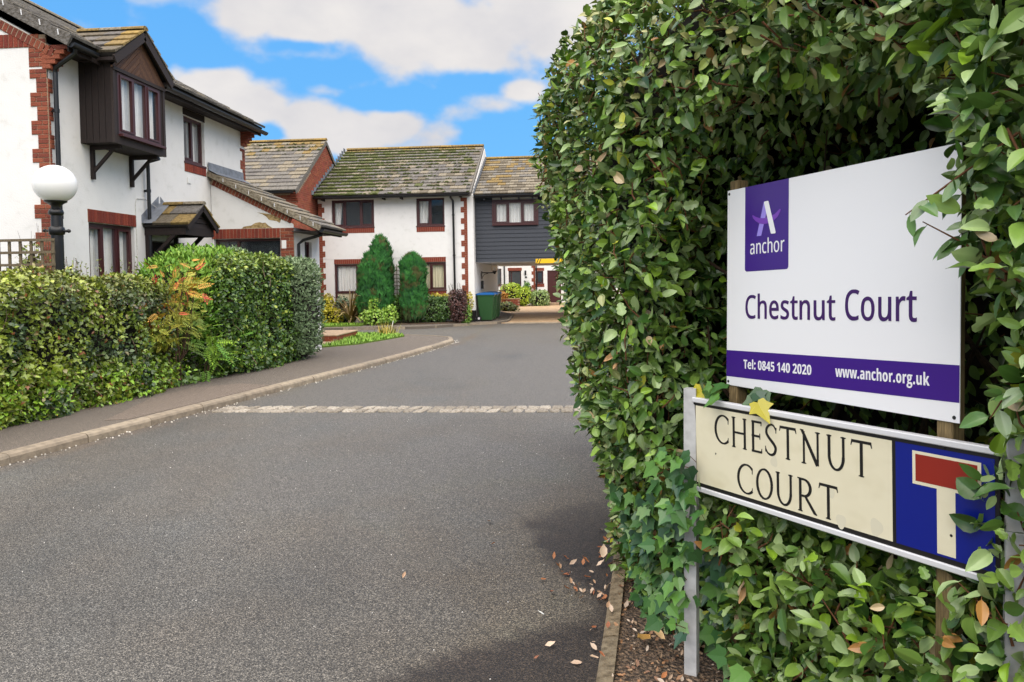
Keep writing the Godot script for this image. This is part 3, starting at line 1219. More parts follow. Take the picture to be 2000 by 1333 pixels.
func beam(parent: Node3D, called: String, a: Vector3, b: Vector3, wide: float, deep: float, mat: String, up := Vector3.UP) -> MeshInstance3D:
	var g := Geo.new()
	g.bar(a, b, wide, deep, up)
	return part(called, g, M[mat], parent)


# A solid roof plane (underside included) between an eaves line and a ridge line.
func roof_slab(g: Geo, e0: Vector3, e1: Vector3, r1: Vector3, r0: Vector3, thick := 0.08) -> void:
	var n := (e1 - e0).cross(r0 - e0).normalized()
	if n.y < 0.0:
		n = -n
	var t := n * thick
	g.flip(e0, e1, r1, r0, n)
	g.flip(e0 - t, e1 - t, r1 - t, r0 - t, -n)
	var mid := (e0 + e1 + r0 + r1) / 4
	for k in [[e0, e1], [e1, r1], [r1, r0], [r0, e0]]:
		var a: Vector3 = k[0]
		var b: Vector3 = k[1]
		g.flip(a, b, b - t, a - t, (a + b) / 2 - mid)


func look_plain(_a: float, _b: float) -> String:
	return ["tile_grey", "tile_grey", "tile_dark", "tile_buff", "tile_grey"][rng.randi_range(0, 4)]


func look_lichen(_a: float, b: float) -> String:
	if b > 0.86 or rng.randf() < smoothstep(0.6, 1.0, b) * 0.7:
		return ["tile_lichen", "tile_buff", "tile_brown"][rng.randi_range(0, 2)]
	return look_plain(0, 0)


func look_golden(a: float, _b: float) -> String:
	if rng.randf() < smoothstep(0.55, 1.0, a) * 0.8:
		return ["tile_gold", "tile_lichen"][rng.randi_range(0, 1)]
	return ["tile_brown", "tile_dark", "tile_brown", "tile_lichen"][rng.randi_range(0, 3)]


# small cushions of moss along the tails of the courses
func moss_on(parent: Node3D, eave: Vector3, u: Vector3, s: Vector3, width: float, length: float, rows: int, where: Callable, tries: int) -> void:
	var n := s.cross(u).normalized()
	if n.y < 0.0:
		n = -n
	var g := Geo.new()
	for i in tries:
		var a := rng.randf()
		var r := rng.randi_range(0, rows - 1)
		if rng.randf() > where.call(a, (r + 0.5) / rows):
			continue
		var at := eave + u * a * width + s * ((r + rng.randf_range(-0.02, 0.2)) * length / rows) + n * 0.05
		var wd := rng.randf_range(0.02, 0.085)
		var dp := rng.randf_range(0.02, 0.05)
		var hh := rng.randf_range(0.014, 0.035)
		var ring := []
		for k in 7:
			var t := TAU * k / 7
			ring.append(at + (u * cos(t) * wd + s * sin(t) * dp) * rng.randf_range(0.7, 1.2))
		for k in 7:
			var p: Vector3 = ring[k]
			var q: Vector3 = ring[(k + 1) % 7]
			g.tri_n(p, q, at + n * hh, (p - at).normalized() + n * 0.4, (q - at).normalized() + n * 0.4, n)
	if g.v.size():
		part("moss", g, M.moss, parent, true)


# ---------------------------------------------------------------- the white house on the left
func make_left_house() -> void:
	brick_meshes()
	make_tile_meshes()
	var X := -7.6
	var Z := -10.57
	var ZE := -17.15
	var R := Vector3.RIGHT
	var F := Vector3.FORWARD
	var B := Vector3.BACK
	var up := Vector3.UP
	var h := thing("white_house", "white rendered house with red brick corner blocks and a dark oriel window", "house", Vector3(X, 0, Z))
	var g := Geo.new()
	wall(g, Vector3(X, 0, Z), F, R, Z - ZE, 5.14, [[0.83, 1.0, 2.07, 2.623], [0.95, 3.9, 2.05, 4.95], [2.62, 0.0, 3.75, 2.42], [3.85, 4.03, 4.68, 4.92]])
	part("side_wall", g, M.render_white, h)
	g = Geo.new()
	wall(g, Vector3(X - 7.0, 0, Z), R, B, 7.0, 5.14, [])
	gable(g, Vector3(X - 7.0, 5.14, Z), Vector3(X, 5.14, Z), Vector3(X - 3.5, 7.13, Z), B)
	part("gable_wall", g, M.render_white, h)
	g = Geo.new()
	wall(g, Vector3(X - 7.0, 0, ZE), R, F, 7.0, 5.14, [])
	gable(g, Vector3(X - 7.0, 5.14, ZE), Vector3(X, 5.14, ZE), Vector3(X - 3.5, 7.13, ZE), F)
	wall(g, Vector3(X - 7.0, 0, Z), F, Vector3.LEFT, Z - ZE, 5.14, [])
	part("rear_wall", g, M.render_white, h)
	g = Geo.new()
	g.box(Vector3(X - 6.7, 2.7, ZE + 0.25), Vector3(X - 0.25, 2.85, Z - 0.25))
	part("upper_floor", g, M.room_dark, h)
	# roof
	var slope := 0.55
	var eY := 5.19
	var eX := -7.2
	var apex := Vector3(X - 3.5, eY + slope * (eX - (X - 3.5)), 0)
	var z0 := Z + 0.10
	var z1 := ZE - 0.10
	g = Geo.new()
	roof_slab(g, Vector3(eX, eY, z0), Vector3(eX, eY, z1), Vector3(apex.x, apex.y, z1), Vector3(apex.x, apex.y, z0), 0.12)
	roof_slab(g, Vector3(2 * apex.x - eX, eY, z0), Vector3(2 * apex.x - eX, eY, z1), Vector3(apex.x, apex.y, z1), Vector3(apex.x, apex.y, z0), 0.12)
	var roof := part("roof", g, M.slab_roof, h)
	var s := Vector3(apex.x - eX, apex.y - eY, 0).normalized()
	var sl := Vector2(apex.x - eX, apex.y - eY).length()
	lay_tiles(roof, Vector3(eX + 0.04, eY - 0.01, z0 + 0.03), F, s, z0 - z1 + 0.06, sl, look_lichen, 0.31, 140)
	ridge_tiles(roof, Vector3(apex.x, apex.y + 0.05, z0), Vector3(apex.x, apex.y + 0.05, z1), ["tile_lichen", "tile_buff"])
	# verge: mortared undercloak edge and steel clips
	g = Geo.new()
	g.bar(Vector3(eX + 0.05, eY - 0.075, z0 + 0.015), Vector3(apex.x, apex.y - 0.05, z0 + 0.015), 0.05, 0.15, s.cross(B))
	part("verge", g, M.tile_dark, roof)
	for i in 6:
		var p := Vector3(eX, eY, z0 + 0.045) + s * (0.12 + i * 0.31)
		g = Geo.new()
		g.bar(p + Vector3(-0.006, 0.03, 0), p + Vector3(0.006, -0.05, 0), 0.012, 0.01, B)
		part("verge_clip", g, M.aluminium, roof)
	# brick verge course along the gable
	g = Geo.new()
	g.bar(Vector3(X + 0.13, 4.99, Z + 0.003), Vector3(X - 3.5, 4.99 + slope * 3.63, Z + 0.003), 0.03, 0.12, s.cross(B))
	var vb := part("verge_course", g, M.mortar, h)
	var nb := Vector3(-s.y, s.x, 0)
	if nb.y < 0:
		nb = -nb
	for i in 44:
		var p := Vector3(X + 0.12, 4.985, Z) + s * (i * 0.0775 + 0.04)
		piece("brick", soldier_mesh, M["brick%d" % rng.randi_range(0, 2)], vb, Transform3D(Basis(-s, nb * 0.62, B) * Basis.IDENTITY, p - nb * 0.062 + B * 0.008))
	# band on end across the gable, quoins on both faces, stepped corbel
	soldiers(h, "brick_band", Vector3(X - 2.6, 5.085, Z), R, B, 2.335, 0.195)
	g = Geo.new()
	g.box(Vector3(X - 0.265, 4.8, Z - 0.02), Vector3(X, 5.26, Z + 0.005))
	var head := part("quoin_head", g, M.mortar, h)
	for r in 7:
		var y := 4.834 + r * 0.0672
		var l := X - 0.265 + (0.0 if r < 5 else 0.0)
		var e := X + 0.0
		if r == 6:
			e = X - 0.10
		var cut := l + (e - l) * (0.36 if r % 2 else 0.62)
		for k in [[l, cut], [cut, e]]:
			piece("brick", half_mesh, M["brick%d" % rng.randi_range(0, 2)], head, Transform3D(Basis(R * (k[1] - k[0] - 0.009) / 0.103, up * 0.93, B), Vector3((k[0] + k[1]) / 2, y, Z)))
	quoin(h, Vector3(X, 0, Z), Vector3.LEFT, B, 0.0, 4.8, 0.262, 0.165, 1)
	quoin(h, Vector3(X, 0, Z), F, R, 0.0, 4.7, 0.105, 0.04, 0)
	g = Geo.new()
	g.box(Vector3(X - 0.01, 4.83, Z - 0.14), Vector3(X + 0.02, 5.06, Z + 0.004))
	var corb := part("corbel", g, M.mortar, h)
	for r in 5:
		var y := 4.80 + r * 0.0672
		var e := 0.07 * (r + 1)
		var gb := Geo.new()
		gb.bevel(Vector3(-0.06, -0.031, -0.17), Vector3(e, 0.031, 0.016), 0.004)
		piece("brick", gb.mesh(), M["brick%d" % rng.randi_range(0, 2)], corb, Transform3D(Basis.IDENTITY, Vector3(X + 0.001 * r, y, Z + 0.002)))
	# far end quoin and corbel of the side wall
	quoin(h, Vector3(X, 0, ZE), B, R, 2.2, 4.75, 0.24, 0.13, 0)
	g = Geo.new()
	g.box(Vector3(X - 0.01, 4.78, ZE), Vector3(X + 0.02, 5.06, ZE + 0.1))
	corb = part("corbel", g, M.mortar, h)
	for r in 5:
		var gb := Geo.new()
		gb.bevel(Vector3(-0.06, -0.031, -0.02), Vector3(0.06 * (r + 1), 0.031, 0.2), 0.004)
		piece("brick", gb.mesh(), M["brick%d" % rng.randi_range(0, 2)], corb, Transform3D(Basis.IDENTITY, Vector3(X + 0.001 * r, 4.78 + r * 0.0672, ZE - 0.003)))
	# eaves: soffit board, gutter, pipes
	g = Geo.new()
	g.box(Vector3(X + 0.002, 5.06, ZE + 0.02), Vector3(eX - 0.02, 5.08, Z - 0.18))
	g.box(Vector3(eX - 0.04, 4.99, ZE - 0.06), Vector3(eX - 0.018, 5.13, Z + 0.05))
	part("fascia", g, M.dark_wood, h)
	gutter(h, Vector3(eX + 0.045, 5.09, Z + 0.1), Vector3(eX + 0.045, 5.09, -11.05))
	gutter(h, Vector3(eX + 0.045, 5.09, -12.95), Vector3(eX + 0.045, 5.085, ZE - 0.18))
	pipe(h, [Vector3(eX + 0.03, 5.05, Z - 0.02), Vector3(eX + 0.02, 4.98, Z - 0.03), Vector3(X + 0.09, 4.80, Z - 0.06), Vector3(X + 0.08, 4.72, Z - 0.07), Vector3(X + 0.08, 0.1, Z - 0.07)], 0.034, R)
	pipe(h, [Vector3(X + 0.3, 3.84, -12.98), Vector3(X + 0.09, 3.79, -12.99), Vector3(X + 0.08, 3.7, -12.99), Vector3(X + 0.08, 0.1, -12.99)], 0.032, R)
	# windows
	soldiers(h, "lintel", Vector3(X, 2.625, -11.385), F, R, 1.305, 0.205)
	window(h, Vector3(X, 1.0, Z - 0.83), F, R, 1.24, 1.623, [-0.33, 0.34, -0.33])
	window(h, Vector3(X, 4.03, -14.42), F, R, 0.83, 0.89, [-0.52, 0.48], "right")
	g = Geo.new()
	g.box(Vector3(X - 0.02, 4.925, -15.27), Vector3(X + 0.008, 5.055, -14.40))
	part("window_head", g, M.dark_wood, h)
	soldiers(h, "brick_sill", Vector3(X, 3.825, -14.41), F, R, 0.86, 0.2)
	# a small vent, cable along the wall
	g = Geo.new()
	g.bevel(Vector3(X, 3.60, -14.62), Vector3(X + 0.02, 3.72, -14.5), 0.006)
	part("vent", g, M.white_paint, h)
	g = Geo.new()
	g.tube([Vector3(X + 0.012, 1.6, -12.70), Vector3(X + 0.012, 3.02, -12.68), Vector3(X + 0.014, 3.12, -12.72), Vector3(X + 0.014, 3.14, -12.95), Vector3(X + 0.05, 3.10, -13.02), Vector3(X + 0.014, 3.0, -13.4)], [0.006, 0.006, 0.006, 0.006, 0.006, 0.006], 6)
	part("cable", g, M.white_worn, h)
	make_oriel(h, X)
	make_porch(h, X)
	# front door under the porch
	g = Geo.new()
	g.box(Vector3(X - 0.20, 0.1, -14.30), Vector3(X - 0.15, 2.41, -13.2))
	g.box(Vector3(X - 0.15, 0.2, -14.12), Vector3(X - 0.135, 0.95, -13.40))
	g.box(Vector3(X - 0.15, 1.1, -14.12), Vector3(X - 0.135, 2.05, -13.82))
	g.box(Vector3(X - 0.15, 1.1, -13.7), Vector3(X - 0.135, 2.05, -13.40))
	part("door", g, M.dark_wood, h)


func make_oriel(h: Node3D, X: float) -> void:
	var F := Vector3.FORWARD
	var R := Vector3.RIGHT
	var fx := -7.05
	var za := -11.28
	var zb := -12.73
	var y0 := 3.825
	var y1 := 5.1
	var g := Geo.new()
	# carcass: near cheek, far cheek, floor, front with an opening for the window
	g.box(Vector3(X + 0.002, y0, zb), Vector3(fx - 0.05, y0 + 0.05, za))
	wall(g, Vector3(fx, 0, za), F, R, za - zb, y1 - 0.1, [[0.12, 3.975, 1.33, 4.945]], 0.09, y0)
	g.box(Vector3(X + 0.002, y0, zb + 0.002), Vector3(fx - 0.05, y1, zb + 0.05))
	g.box(Vector3(X + 0.002, y0, za - 0.05), Vector3(fx - 0.05, y1, za - 0.012))
	var o := part("oriel", g, M.dark_wood, h)
	# upright boards on the near cheek
	var k := 5
	var wd := (fx - 0.03 - X) / k
	for i in k:
		g = Geo.new()
		g.bevel(Vector3(X + 0.004 + i * wd, y0 - 0.004, za - 0.012), Vector3(X + (i + 1) * wd - 0.003, y1 - 0.02, za + 0.006), 0.004)
		part("plank", g, M.dark_wood, o)
	g = Geo.new()
	g.box(Vector3(fx - 0.03, y0 - 0.006, za - 0.05), Vector3(fx + 0.014, y1 - 0.1, za + 0.012))
	g.box(Vector3(fx - 0.03, y0 - 0.006, zb - 0.012), Vector3(fx + 0.014, y1 - 0.1, zb + 0.05))
	g.box(Vector3(fx - 0.02, y0 - 0.008, zb + 0.05), Vector3(fx + 0.016, y0 + 0.12, za - 0.05))
	part("corner_post", g, M.barge, o)
	window(h, Vector3(fx, 3.975, za - 0.12), F, R, 1.21, 0.97, [-0.34, 0.33, -0.33], "net", 0.05, 0.0, "oriel_window")
	# gable of slanting boards in two halves
	var apex := Vector3(fx + 0.004, 5.66, (za + zb) / 2)
	for half in [-1.0, 1.0]:
		var n := 8
		for i in n:
			var t0 := float(i) / n
			var t1 := float(i + 1) / n
			var w := (za - zb) / 2 + 0.06
			# boards run parallel to the rake; each is a strip between two offset rakes, cut at the base and the centre line
			var base_y := 4.96
			var hgt := apex.y - base_y
			var p := []
			for t in [t0, t1]:
				p.append(Vector2(w * (1.0 - t), 0.0))
				p.append(Vector2(0.0, hgt * (1.0 - t)))
			var q := []
			for c in [p[0], p[1], p[3], p[2]]:
				q.append(Vector3(fx + 0.006, base_y + c.y, apex.z + half * c.x))
			g = Geo.new()
			var tt := R * 0.014
			var lift := R * 0.002 * (i % 2)
			g.flip(q[0] + tt + lift, q[1] + tt + lift, q[2] + tt * 0.5 + lift, q[3] + tt * 0.5 + lift, R)
			g.flip(q[0], q[1], q[1] + tt + lift, q[0] + tt + lift, Vector3.UP + Vector3.BACK * half)
			g.flip(q[0], q[3], q[3] + tt * 0.5 + lift, q[0] + tt + lift, Vector3.DOWN)
			part("gable_board", g, M.brown_wood if (i + int(half > 0)) % 2 else M.brown_wood_b, o)
	g = Geo.new()
	g.box(Vector3(fx - 0.02, 4.93, zb - 0.01), Vector3(fx + 0.03, 4.985, za + 0.01))
	part("head_board", g, M.barge, o)
	# roof of the oriel, running back into the main roof
	var top := Vector3(-6.93, 5.74, apex.z)
	var back_x := -8.05
	for half in [-1.0, 1.0]:
		var ez: float = apex.z + half * 0.84
		var ey := 5.15
		g = Geo.new()
		roof_slab(g, Vector3(top.x, ey, ez), Vector3(-7.35, ey, ez), Vector3(back_x, top.y, top.z), Vector3(top.x, top.y, top.z), 0.05)
		var rf := part("oriel_roof", g, M.slab_roof, h)
		var s := Vector3(0, top.y - ey, top.z - ez).normalized()
		var sl := Vector2(top.y - ey, top.z - ez).length()
		var u := Vector3.RIGHT if half > 0 else Vector3.LEFT
		for r in 4:
			var inx := -7.25 - 0.28 * r * sl / 1.05
			var a := Vector3(inx, ey, ez) + s * (r * sl / 4) + Vector3(0, 0.004, 0)
			var wdt := -6.91 - inx
			if half < 0:
				a.x = -6.91
			var lk := look_golden if half > 0 else look_plain
			lay_tiles(rf, a - Vector3(0, 0.004, 0), u, s, wdt, sl / 4, lk, sl / 4)
		beam(h, "barge_board", Vector3(top.x - 0.01, ey - 0.1, ez - half * 0.01), Vector3(top.x - 0.01, top.y - 0.1, top.z), 0.03, 0.13, "barge", Vector3(0, s.z * -half, s.y).normalized() if false else Vector3.RIGHT.cross(s))
		g = Geo.new()
		g.box(Vector3(X + 0.1, ey - 0.11, minf(ez, ez - half * 0.13)), Vector3(top.x - 0.03, ey - 0.06, maxf(ez, ez - half * 0.13)))
		part("oriel_eaves", g, M.dark_wood, h)
	ridge_tiles(h, Vector3(top.x + 0.02, top.y + 0.03, top.z), Vector3(back_x, top.y + 0.03, top.z), ["tile_lichen", "tile_buff"], 0.08)
	# wall brackets
	for z in [-11.52, -12.575]:
		g = Geo.new()
		g.box(Vector3(X + 0.002, 3.30, z - 0.03), Vector3(X + 0.055, 3.82, z + 0.03))
		g.box(Vector3(X + 0.055, 3.76, z - 0.03), Vector3(fx - 0.05, 3.82, z + 0.03))
		g.bar(Vector3(X + 0.04, 3.42, z), Vector3(fx - 0.16, 3.78, z), 0.045, 0.045)
		part("bracket", g, M.dark_wood, h)


func make_porch(h: Node3D, X: float) -> void:
	var zc := -13.47
	var fx := -6.8
	var ey := 2.67
	var ty := 3.06
	var hw := 0.56
	var g := Geo.new()
	# beams and gable front
	g.box(Vector3(X + 0.002, ey - 0.17, zc + hw - 0.12), Vector3(fx - 0.04, ey - 0.03, zc + hw - 0.04))
	g.box(Vector3(X + 0.002, ey - 0.17, zc - hw + 0.04), Vector3(fx - 0.04, ey - 0.03, zc - hw + 0.12))
	g.box(Vector3(fx - 0.10, ey - 0.17, zc - hw + 0.12), Vector3(fx - 0.045, ey - 0.03, zc + hw - 0.12))
	var p := part("porch", g, M.dark_wood, h)
	for i in 4:
		var t0 := i / 4.0
		var t1 := (i + 1) / 4.0 - 0.02
		g = Geo.new()
		var yy0 := ey - 0.03 + (ty - ey - 0.02) * t0
		var yy1 := ey - 0.03 + (ty - ey - 0.02) * t1
		var w0 := (hw - 0.06) * (1.0 - t0)
		var w1 := (hw - 0.06) * (1.0 - t1)
		g.flip(Vector3(fx - 0.05, yy0, zc - w0), Vector3(fx - 0.05, yy0, zc + w0), Vector3(fx - 0.065, yy1, zc + w1), Vector3(fx - 0.065, yy1, zc - w1), Vector3.RIGHT)
		g.flip(Vector3(fx - 0.05, yy0, zc - w0), Vector3(fx - 0.05, yy0, zc + w0), Vector3(fx - 0.09, yy0, zc + w0), Vector3(fx - 0.09, yy0, zc - w0), Vector3.DOWN)
		part("gable_board", g, M.dark_wood, p)
	for half in [-1.0, 1.0]:
		var ez: float = zc + half * (hw + 0.02)
		g = Geo.new()
		roof_slab(g, Vector3(fx + 0.02, ey, ez), Vector3(X + 0.003, ey, ez), Vector3(X + 0.003, ty, zc), Vector3(fx + 0.02, ty, zc), 0.04)
		part("porch_deck", g, M.slab_roof, p)
		var s := Vector3(0, ty - ey, zc - ez).normalized()
		var sl := Vector2(ty - ey, zc - ez).length()
		var u := Vector3.RIGHT if half > 0 else Vector3.LEFT
		var x0 := X + 0.19
		lay_tiles(p, Vector3(x0 if half > 0 else fx + 0.05, ey, ez), u, s, fx + 0.05 - x0, sl, look_golden, 0.3)
		g = Geo.new()
		var n := Vector3.RIGHT.cross(s)
		if n.y < 0:
			n = -n
		var a := Vector3(X + 0.003, ey, ez) + n * 0.045
		g.flip(a, a + Vector3(0.22, 0, 0), a + Vector3(0.22, 0, 0) + s * sl, a + s * (sl + 0.02), n)
		g.flip(a, a + s * sl, a + s * sl + Vector3(0.0, 0.14, 0), a + Vector3(0.0, 0.14, 0), Vector3.RIGHT)
		part("lead_flashing", g, M.lead, p)
		beam(p, "barge_board", Vector3(fx + 0.02, ey - 0.06, ez - half * 0.01), Vector3(fx + 0.02, ty - 0.06, zc), 0.025, 0.09, "dark_wood", n)
		# knee brace
		beam(p, "brace", Vector3(X + 0.03, 2.02, zc + half * (hw - 0.08)), Vector3(fx - 0.25, ey - 0.15, zc + half * (hw - 0.08)), 0.06, 0.06, "dark_wood")
		beam(p, "wall_post", Vector3(X + 0.035, 1.9, zc + half * (hw - 0.08)), Vector3(X + 0.035, ey - 0.17, zc + half * (hw - 0.08)), 0.06, 0.06, "dark_wood", Vector3.RIGHT)
	ridge_tiles(p, Vector3(X + 0.1, ty + 0.035, zc), Vector3(fx + 0.06, ty + 0.035, zc), ["tile_lichen", "tile_buff"], 0.075)


# ---------------------------------------------------------------- lean-to beside the white house
func make_garage() -> void:
	var z := -15.45
	var B := Vector3.BACK
	var R := Vector3.RIGHT
	var t := thing("lean_to", "white lean-to with sloping tiled roof and peeling render above a brick lintel", "lean-to", Vector3(-6.6, 0, z))
	var g := Geo.new()
	wall(g, Vector3(-7.59, 0, z), R, B, 1.75, 2.76, [[0.03, 0.7, 1.46, 2.55]], 0.2)
	g.flip(Vector3(-7.59, 2.76, z), Vector3(-5.84, 2.76, z), Vector3(-5.84, 2.83, z), Vector3(-7.59, 3.70, z), B)
	part("front_wall", g, M.render_white, t)
	g = Geo.new()
	wall(g, Vector3(-5.84, 0, z - 0.0), Vector3.FORWARD, R, 1.55, 2.76, [[0.62, 1.0, 1.05, 2.5]], 0.18)
	part("side_wall", g, M.render_white, t)
	g = Geo.new()
	g.box(Vector3(-7.58, 0.0, z - 0.75), Vector3(-5.86, 2.74, z - 0.70))
	part("inner_wall", g, M.slab_roof, t)
	window(t, Vector3(-5.84, 1.0, z - 0.62), Vector3.FORWARD, R, 0.43, 1.5, [1.0], "", 0.05)
	window(t, Vector3(-7.56, 0.7, z), R, B, 1.43, 1.85, [0.33, 0.67], "", 0.05, 0.1)
	soldiers(t, "lintel", Vector3(-7.59, 2.552, z), R, B, 1.46, 0.205)
	# brick pier with one white block left in it
	quoin(t, Vector3(-5.84, 0, z), Vector3.LEFT, B, 0.0, 2.80, 0.285, 0.285, 0)
	g = Geo.new()
	g.bevel(Vector3(-6.1, 2.33, z), Vector3(-6.0, 2.50, z + 0.02), 0.004)
	part("white_block", g, M.render_white, t)
	# render fallen away
	var patch := [[-6.95, 2.762], [-6.9, 2.80], [-6.74, 2.82], [-6.66, 2.87], [-6.56, 2.885], [-6.5, 2.865], [-6.44, 2.875], [-6.36, 2.80], [-6.28, 2.762]]
	var patch2 := [[-6.62, 3.09], [-6.5, 3.05], [-6.42, 3.0], [-6.36, 2.93], [-6.2, 2.90], [-6.13, 2.86], [-6.10, 2.94], [-6.3, 3.04]]
	for pp in [patch, patch2]:
		g = Geo.new()
		var c := PackedVector2Array()
		for q in pp:
			c.append(Vector2(q[0], q[1]))
		var idx := Geometry2D.triangulate_polygon(c)
		for i in range(0, idx.size(), 3):
			var a := Vector3(c[idx[i]].x, c[idx[i]].y, z + 0.004)
			var b := Vector3(c[idx[i + 1]].x, c[idx[i + 1]].y, z + 0.004)
			var d := Vector3(c[idx[i + 2]].x, c[idx[i + 2]].y, z + 0.004)
			if (b - a).cross(d - a).z > 0:
				g.tri(a, b, d)
			else:
				g.tri(a, d, b)
		part("bare_patch", g, M.bare_render, t)
	# roof
	var hi := Vector3(-7.597, 3.93, 0)
	var lo := Vector3(-5.28, 2.77, 0)
	var z0 := z + 0.12
	var z1 := -17.0
	g = Geo.new()
	roof_slab(g, Vector3(lo.x, lo.y, z0), Vector3(lo.x, lo.y, z1), Vector3(hi.x, hi.y, z1), Vector3(hi.x, hi.y, z0), 0.09)
	var rf := part("roof", g, M.slab_roof, t)
	var s := (hi - lo).normalized()
	lay_tiles(rf, Vector3(lo.x + 0.05, lo.y - 0.015, z0 + 0.03), Vector3.FORWARD, s, z0 - z1 + 0.06, hi.distance_to(lo) - 0.1, func(_a, _b): return ["tile_buff", "tile_buff", "tile_grey"][rng.randi_range(0, 2)], 0.3)
	g = Geo.new()
	g.bar(Vector3(lo.x + 0.05, lo.y - 0.05, z0 + 0.012), Vector3(hi.x, hi.y - 0.03, z0 + 0.012), 0.045, 0.10, s.cross(B))
	part("verge", g, M.tile_buff, rf)
	for i in 8:
		var p := lo + Vector3(0, 0, z0 + 0.04) + s * (0.1 + i * 0.3)
		g = Geo.new()
		g.bar(p + Vector3(0, 0.035, 0), p + Vector3(0, -0.045, 0), 0.012, 0.01, B)
		part("verge_clip", g, M.aluminium, rf)
	# lead against the house
	g = Geo.new()
	var n := Vector3(-s.y, s.x, 0)
	if n.y < 0:
		n = -n
	var a := hi + n * 0.05
	g.flip(a + Vector3(0, 0.16, z0), a + Vector3(0, 0.16, z1), a + Vector3(0.01, 0, z1), a + Vector3(0.01, 0, z0), R)
	g.flip(a + Vector3(0.01, 0, z0), a + Vector3(0.01, 0, z1), a - s * 0.22 + Vector3(0, 0, z1), a - s * 0.22 + Vector3(0, 0, z0), n)
	part("lead_flashing", g, M.lead, t)
	# brick verge course
	g = Geo.new()
	g.bar(Vector3(-5.9, 2.91, z + 0.004), Vector3(-7.59, 2.91 + 1.69 * 0.5, z + 0.004), 0.03, 0.11, s.cross(B))
	var vb := part("verge_course", g, M.mortar, t)
	for i in 24:
		var p := Vector3(-5.88, 2.895, z) + s * (i * 0.0775 + 0.04)
		piece("brick", soldier_mesh, M["brick%d" % rng.randi_range(0, 2)], vb, Transform3D(Basis(-s, n * 0.55, B), p - n * 0.055 + B * 0.008))
	gutter(t, Vector3(-5.22, 2.70, z0), Vector3(-5.22, 2.70, z1))
	g = Geo.new()
	g.box(Vector3(-5.33, 2.62, z1 + 0.02), Vector3(-5.30, 2.74, z0 - 0.02))
	g.box(Vector3(-5.838, 2.66, z1 + 0.02), Vector3(-5.33, 2.68, z0 - 0.02))
	part("fascia", g, M.dark_wood, t)
	pipe(t, [Vector3(-5.24, 2.66, z - 0.08), Vector3(-5.28, 2.60, z - 0.08), Vector3(-5.68, 2.50, z - 0.1), Vector3(-5.78, 2.42, z - 0.1), Vector3(-5.78, 0.1, z - 0.1)], 0.032, R)
	# entrance step and white post further back
	var st := thing("entrance_step", "red brick entrance step with a pale top slab beside the corner lawn", "step", Vector3(-6.9, 0.1, -19.6))
	g = Geo.new()
	g.bevel(Vector3(-8.2, 0.235, -20.9), Vector3(-6.12, 0.27, -19.0), 0.008)
	part("tread", g, M.slab_path, st)
	g = Geo.new()
	g.box(Vector3(-8.2, 0.09, -20.88), Vector3(-6.16, 0.234, -19.03))
	var core := part("riser", g, M.mortar, st)
	for r in 2:
		for k in 9:
			piece("brick", course_mesh, M["brick%d" % rng.randi_range(0, 2)], core, Transform3D(Basis.IDENTITY, Vector3(-8.1 + k * 0.22 + r * 0.1, 0.135 + r * 0.068, -19.03)))
		for k in 8:
			piece("brick", course_mesh, M["brick%d" % rng.randi_range(0, 2)], core, Transform3D(Basis(Vector3.UP, PI / 2), Vector3(-6.16, 0.135 + r * 0.068, -19.18 - k * 0.22 - r * 0.08)))
	var po := thing("porch_post", "flaking white timber post standing on the brick step", "post", Vector3(-6.98, 0.27, -19.9))
	g = Geo.new()
	g.bevel(Vector3(-7.05, 0.27, -19.97), Vector3(-6.91, 2.5, -19.83), 0.01)
	part("shaft", g, M.white_worn, po)
	g = Geo.new()
	g.bevel(Vector3(-7.07, 0.27, -19.99), Vector3(-6.89, 0.42, -19.81), 0.008)
	part("base", g, M.white_worn, po)


# ---------------------------------------------------------------- red brick house behind
func brick_field(o: Vector3, u: Vector3, n: Vector3, w: float, y0: float, y1: float, inside: Callable) -> Geo:
	var g := Geo.new()
	g.coloured = true
	var rows := int((y1 - y0) / 0.0745)
	for r in rows:
		var shift := 0.1125 if r % 2 else 0.0
		var k := int(w / 0.225) + 2
		for i in k:
			var a := i * 0.225 - shift
			var b := a + 0.215
			a = maxf(a, 0.0)
			b = minf(b, w)
			if b - a < 0.03:
				continue
			var y := y0 + r * 0.0745
			if not inside.call((a + b) / 2, y + 0.06):
				continue
			var s := rng.randf_range(0.8, 1.15)
			g.tint = Color(0.275 * s, 0.072 * s * rng.randf_range(0.85, 1.15), 0.037 * s)
			var p := o + u * a + Vector3.UP * y
			var q := o + u * b + Vector3.UP * y
			var t := Vector3.UP * 0.065
			var f := n * rng.randf_range(0.007, 0.012)
			g.flip(p + f, q + f, q + f + t, p + f + t, n)
			g.flip(p, q, q + f, p + f, Vector3.DOWN)
			g.flip(p + t, q + t, q + t + f, p + t + f, Vector3.UP)
			g.flip(p, p + t, p + t + f, p + f, -u)
			g.flip(q, q + t, q + t + f, q + f, u)
	return g


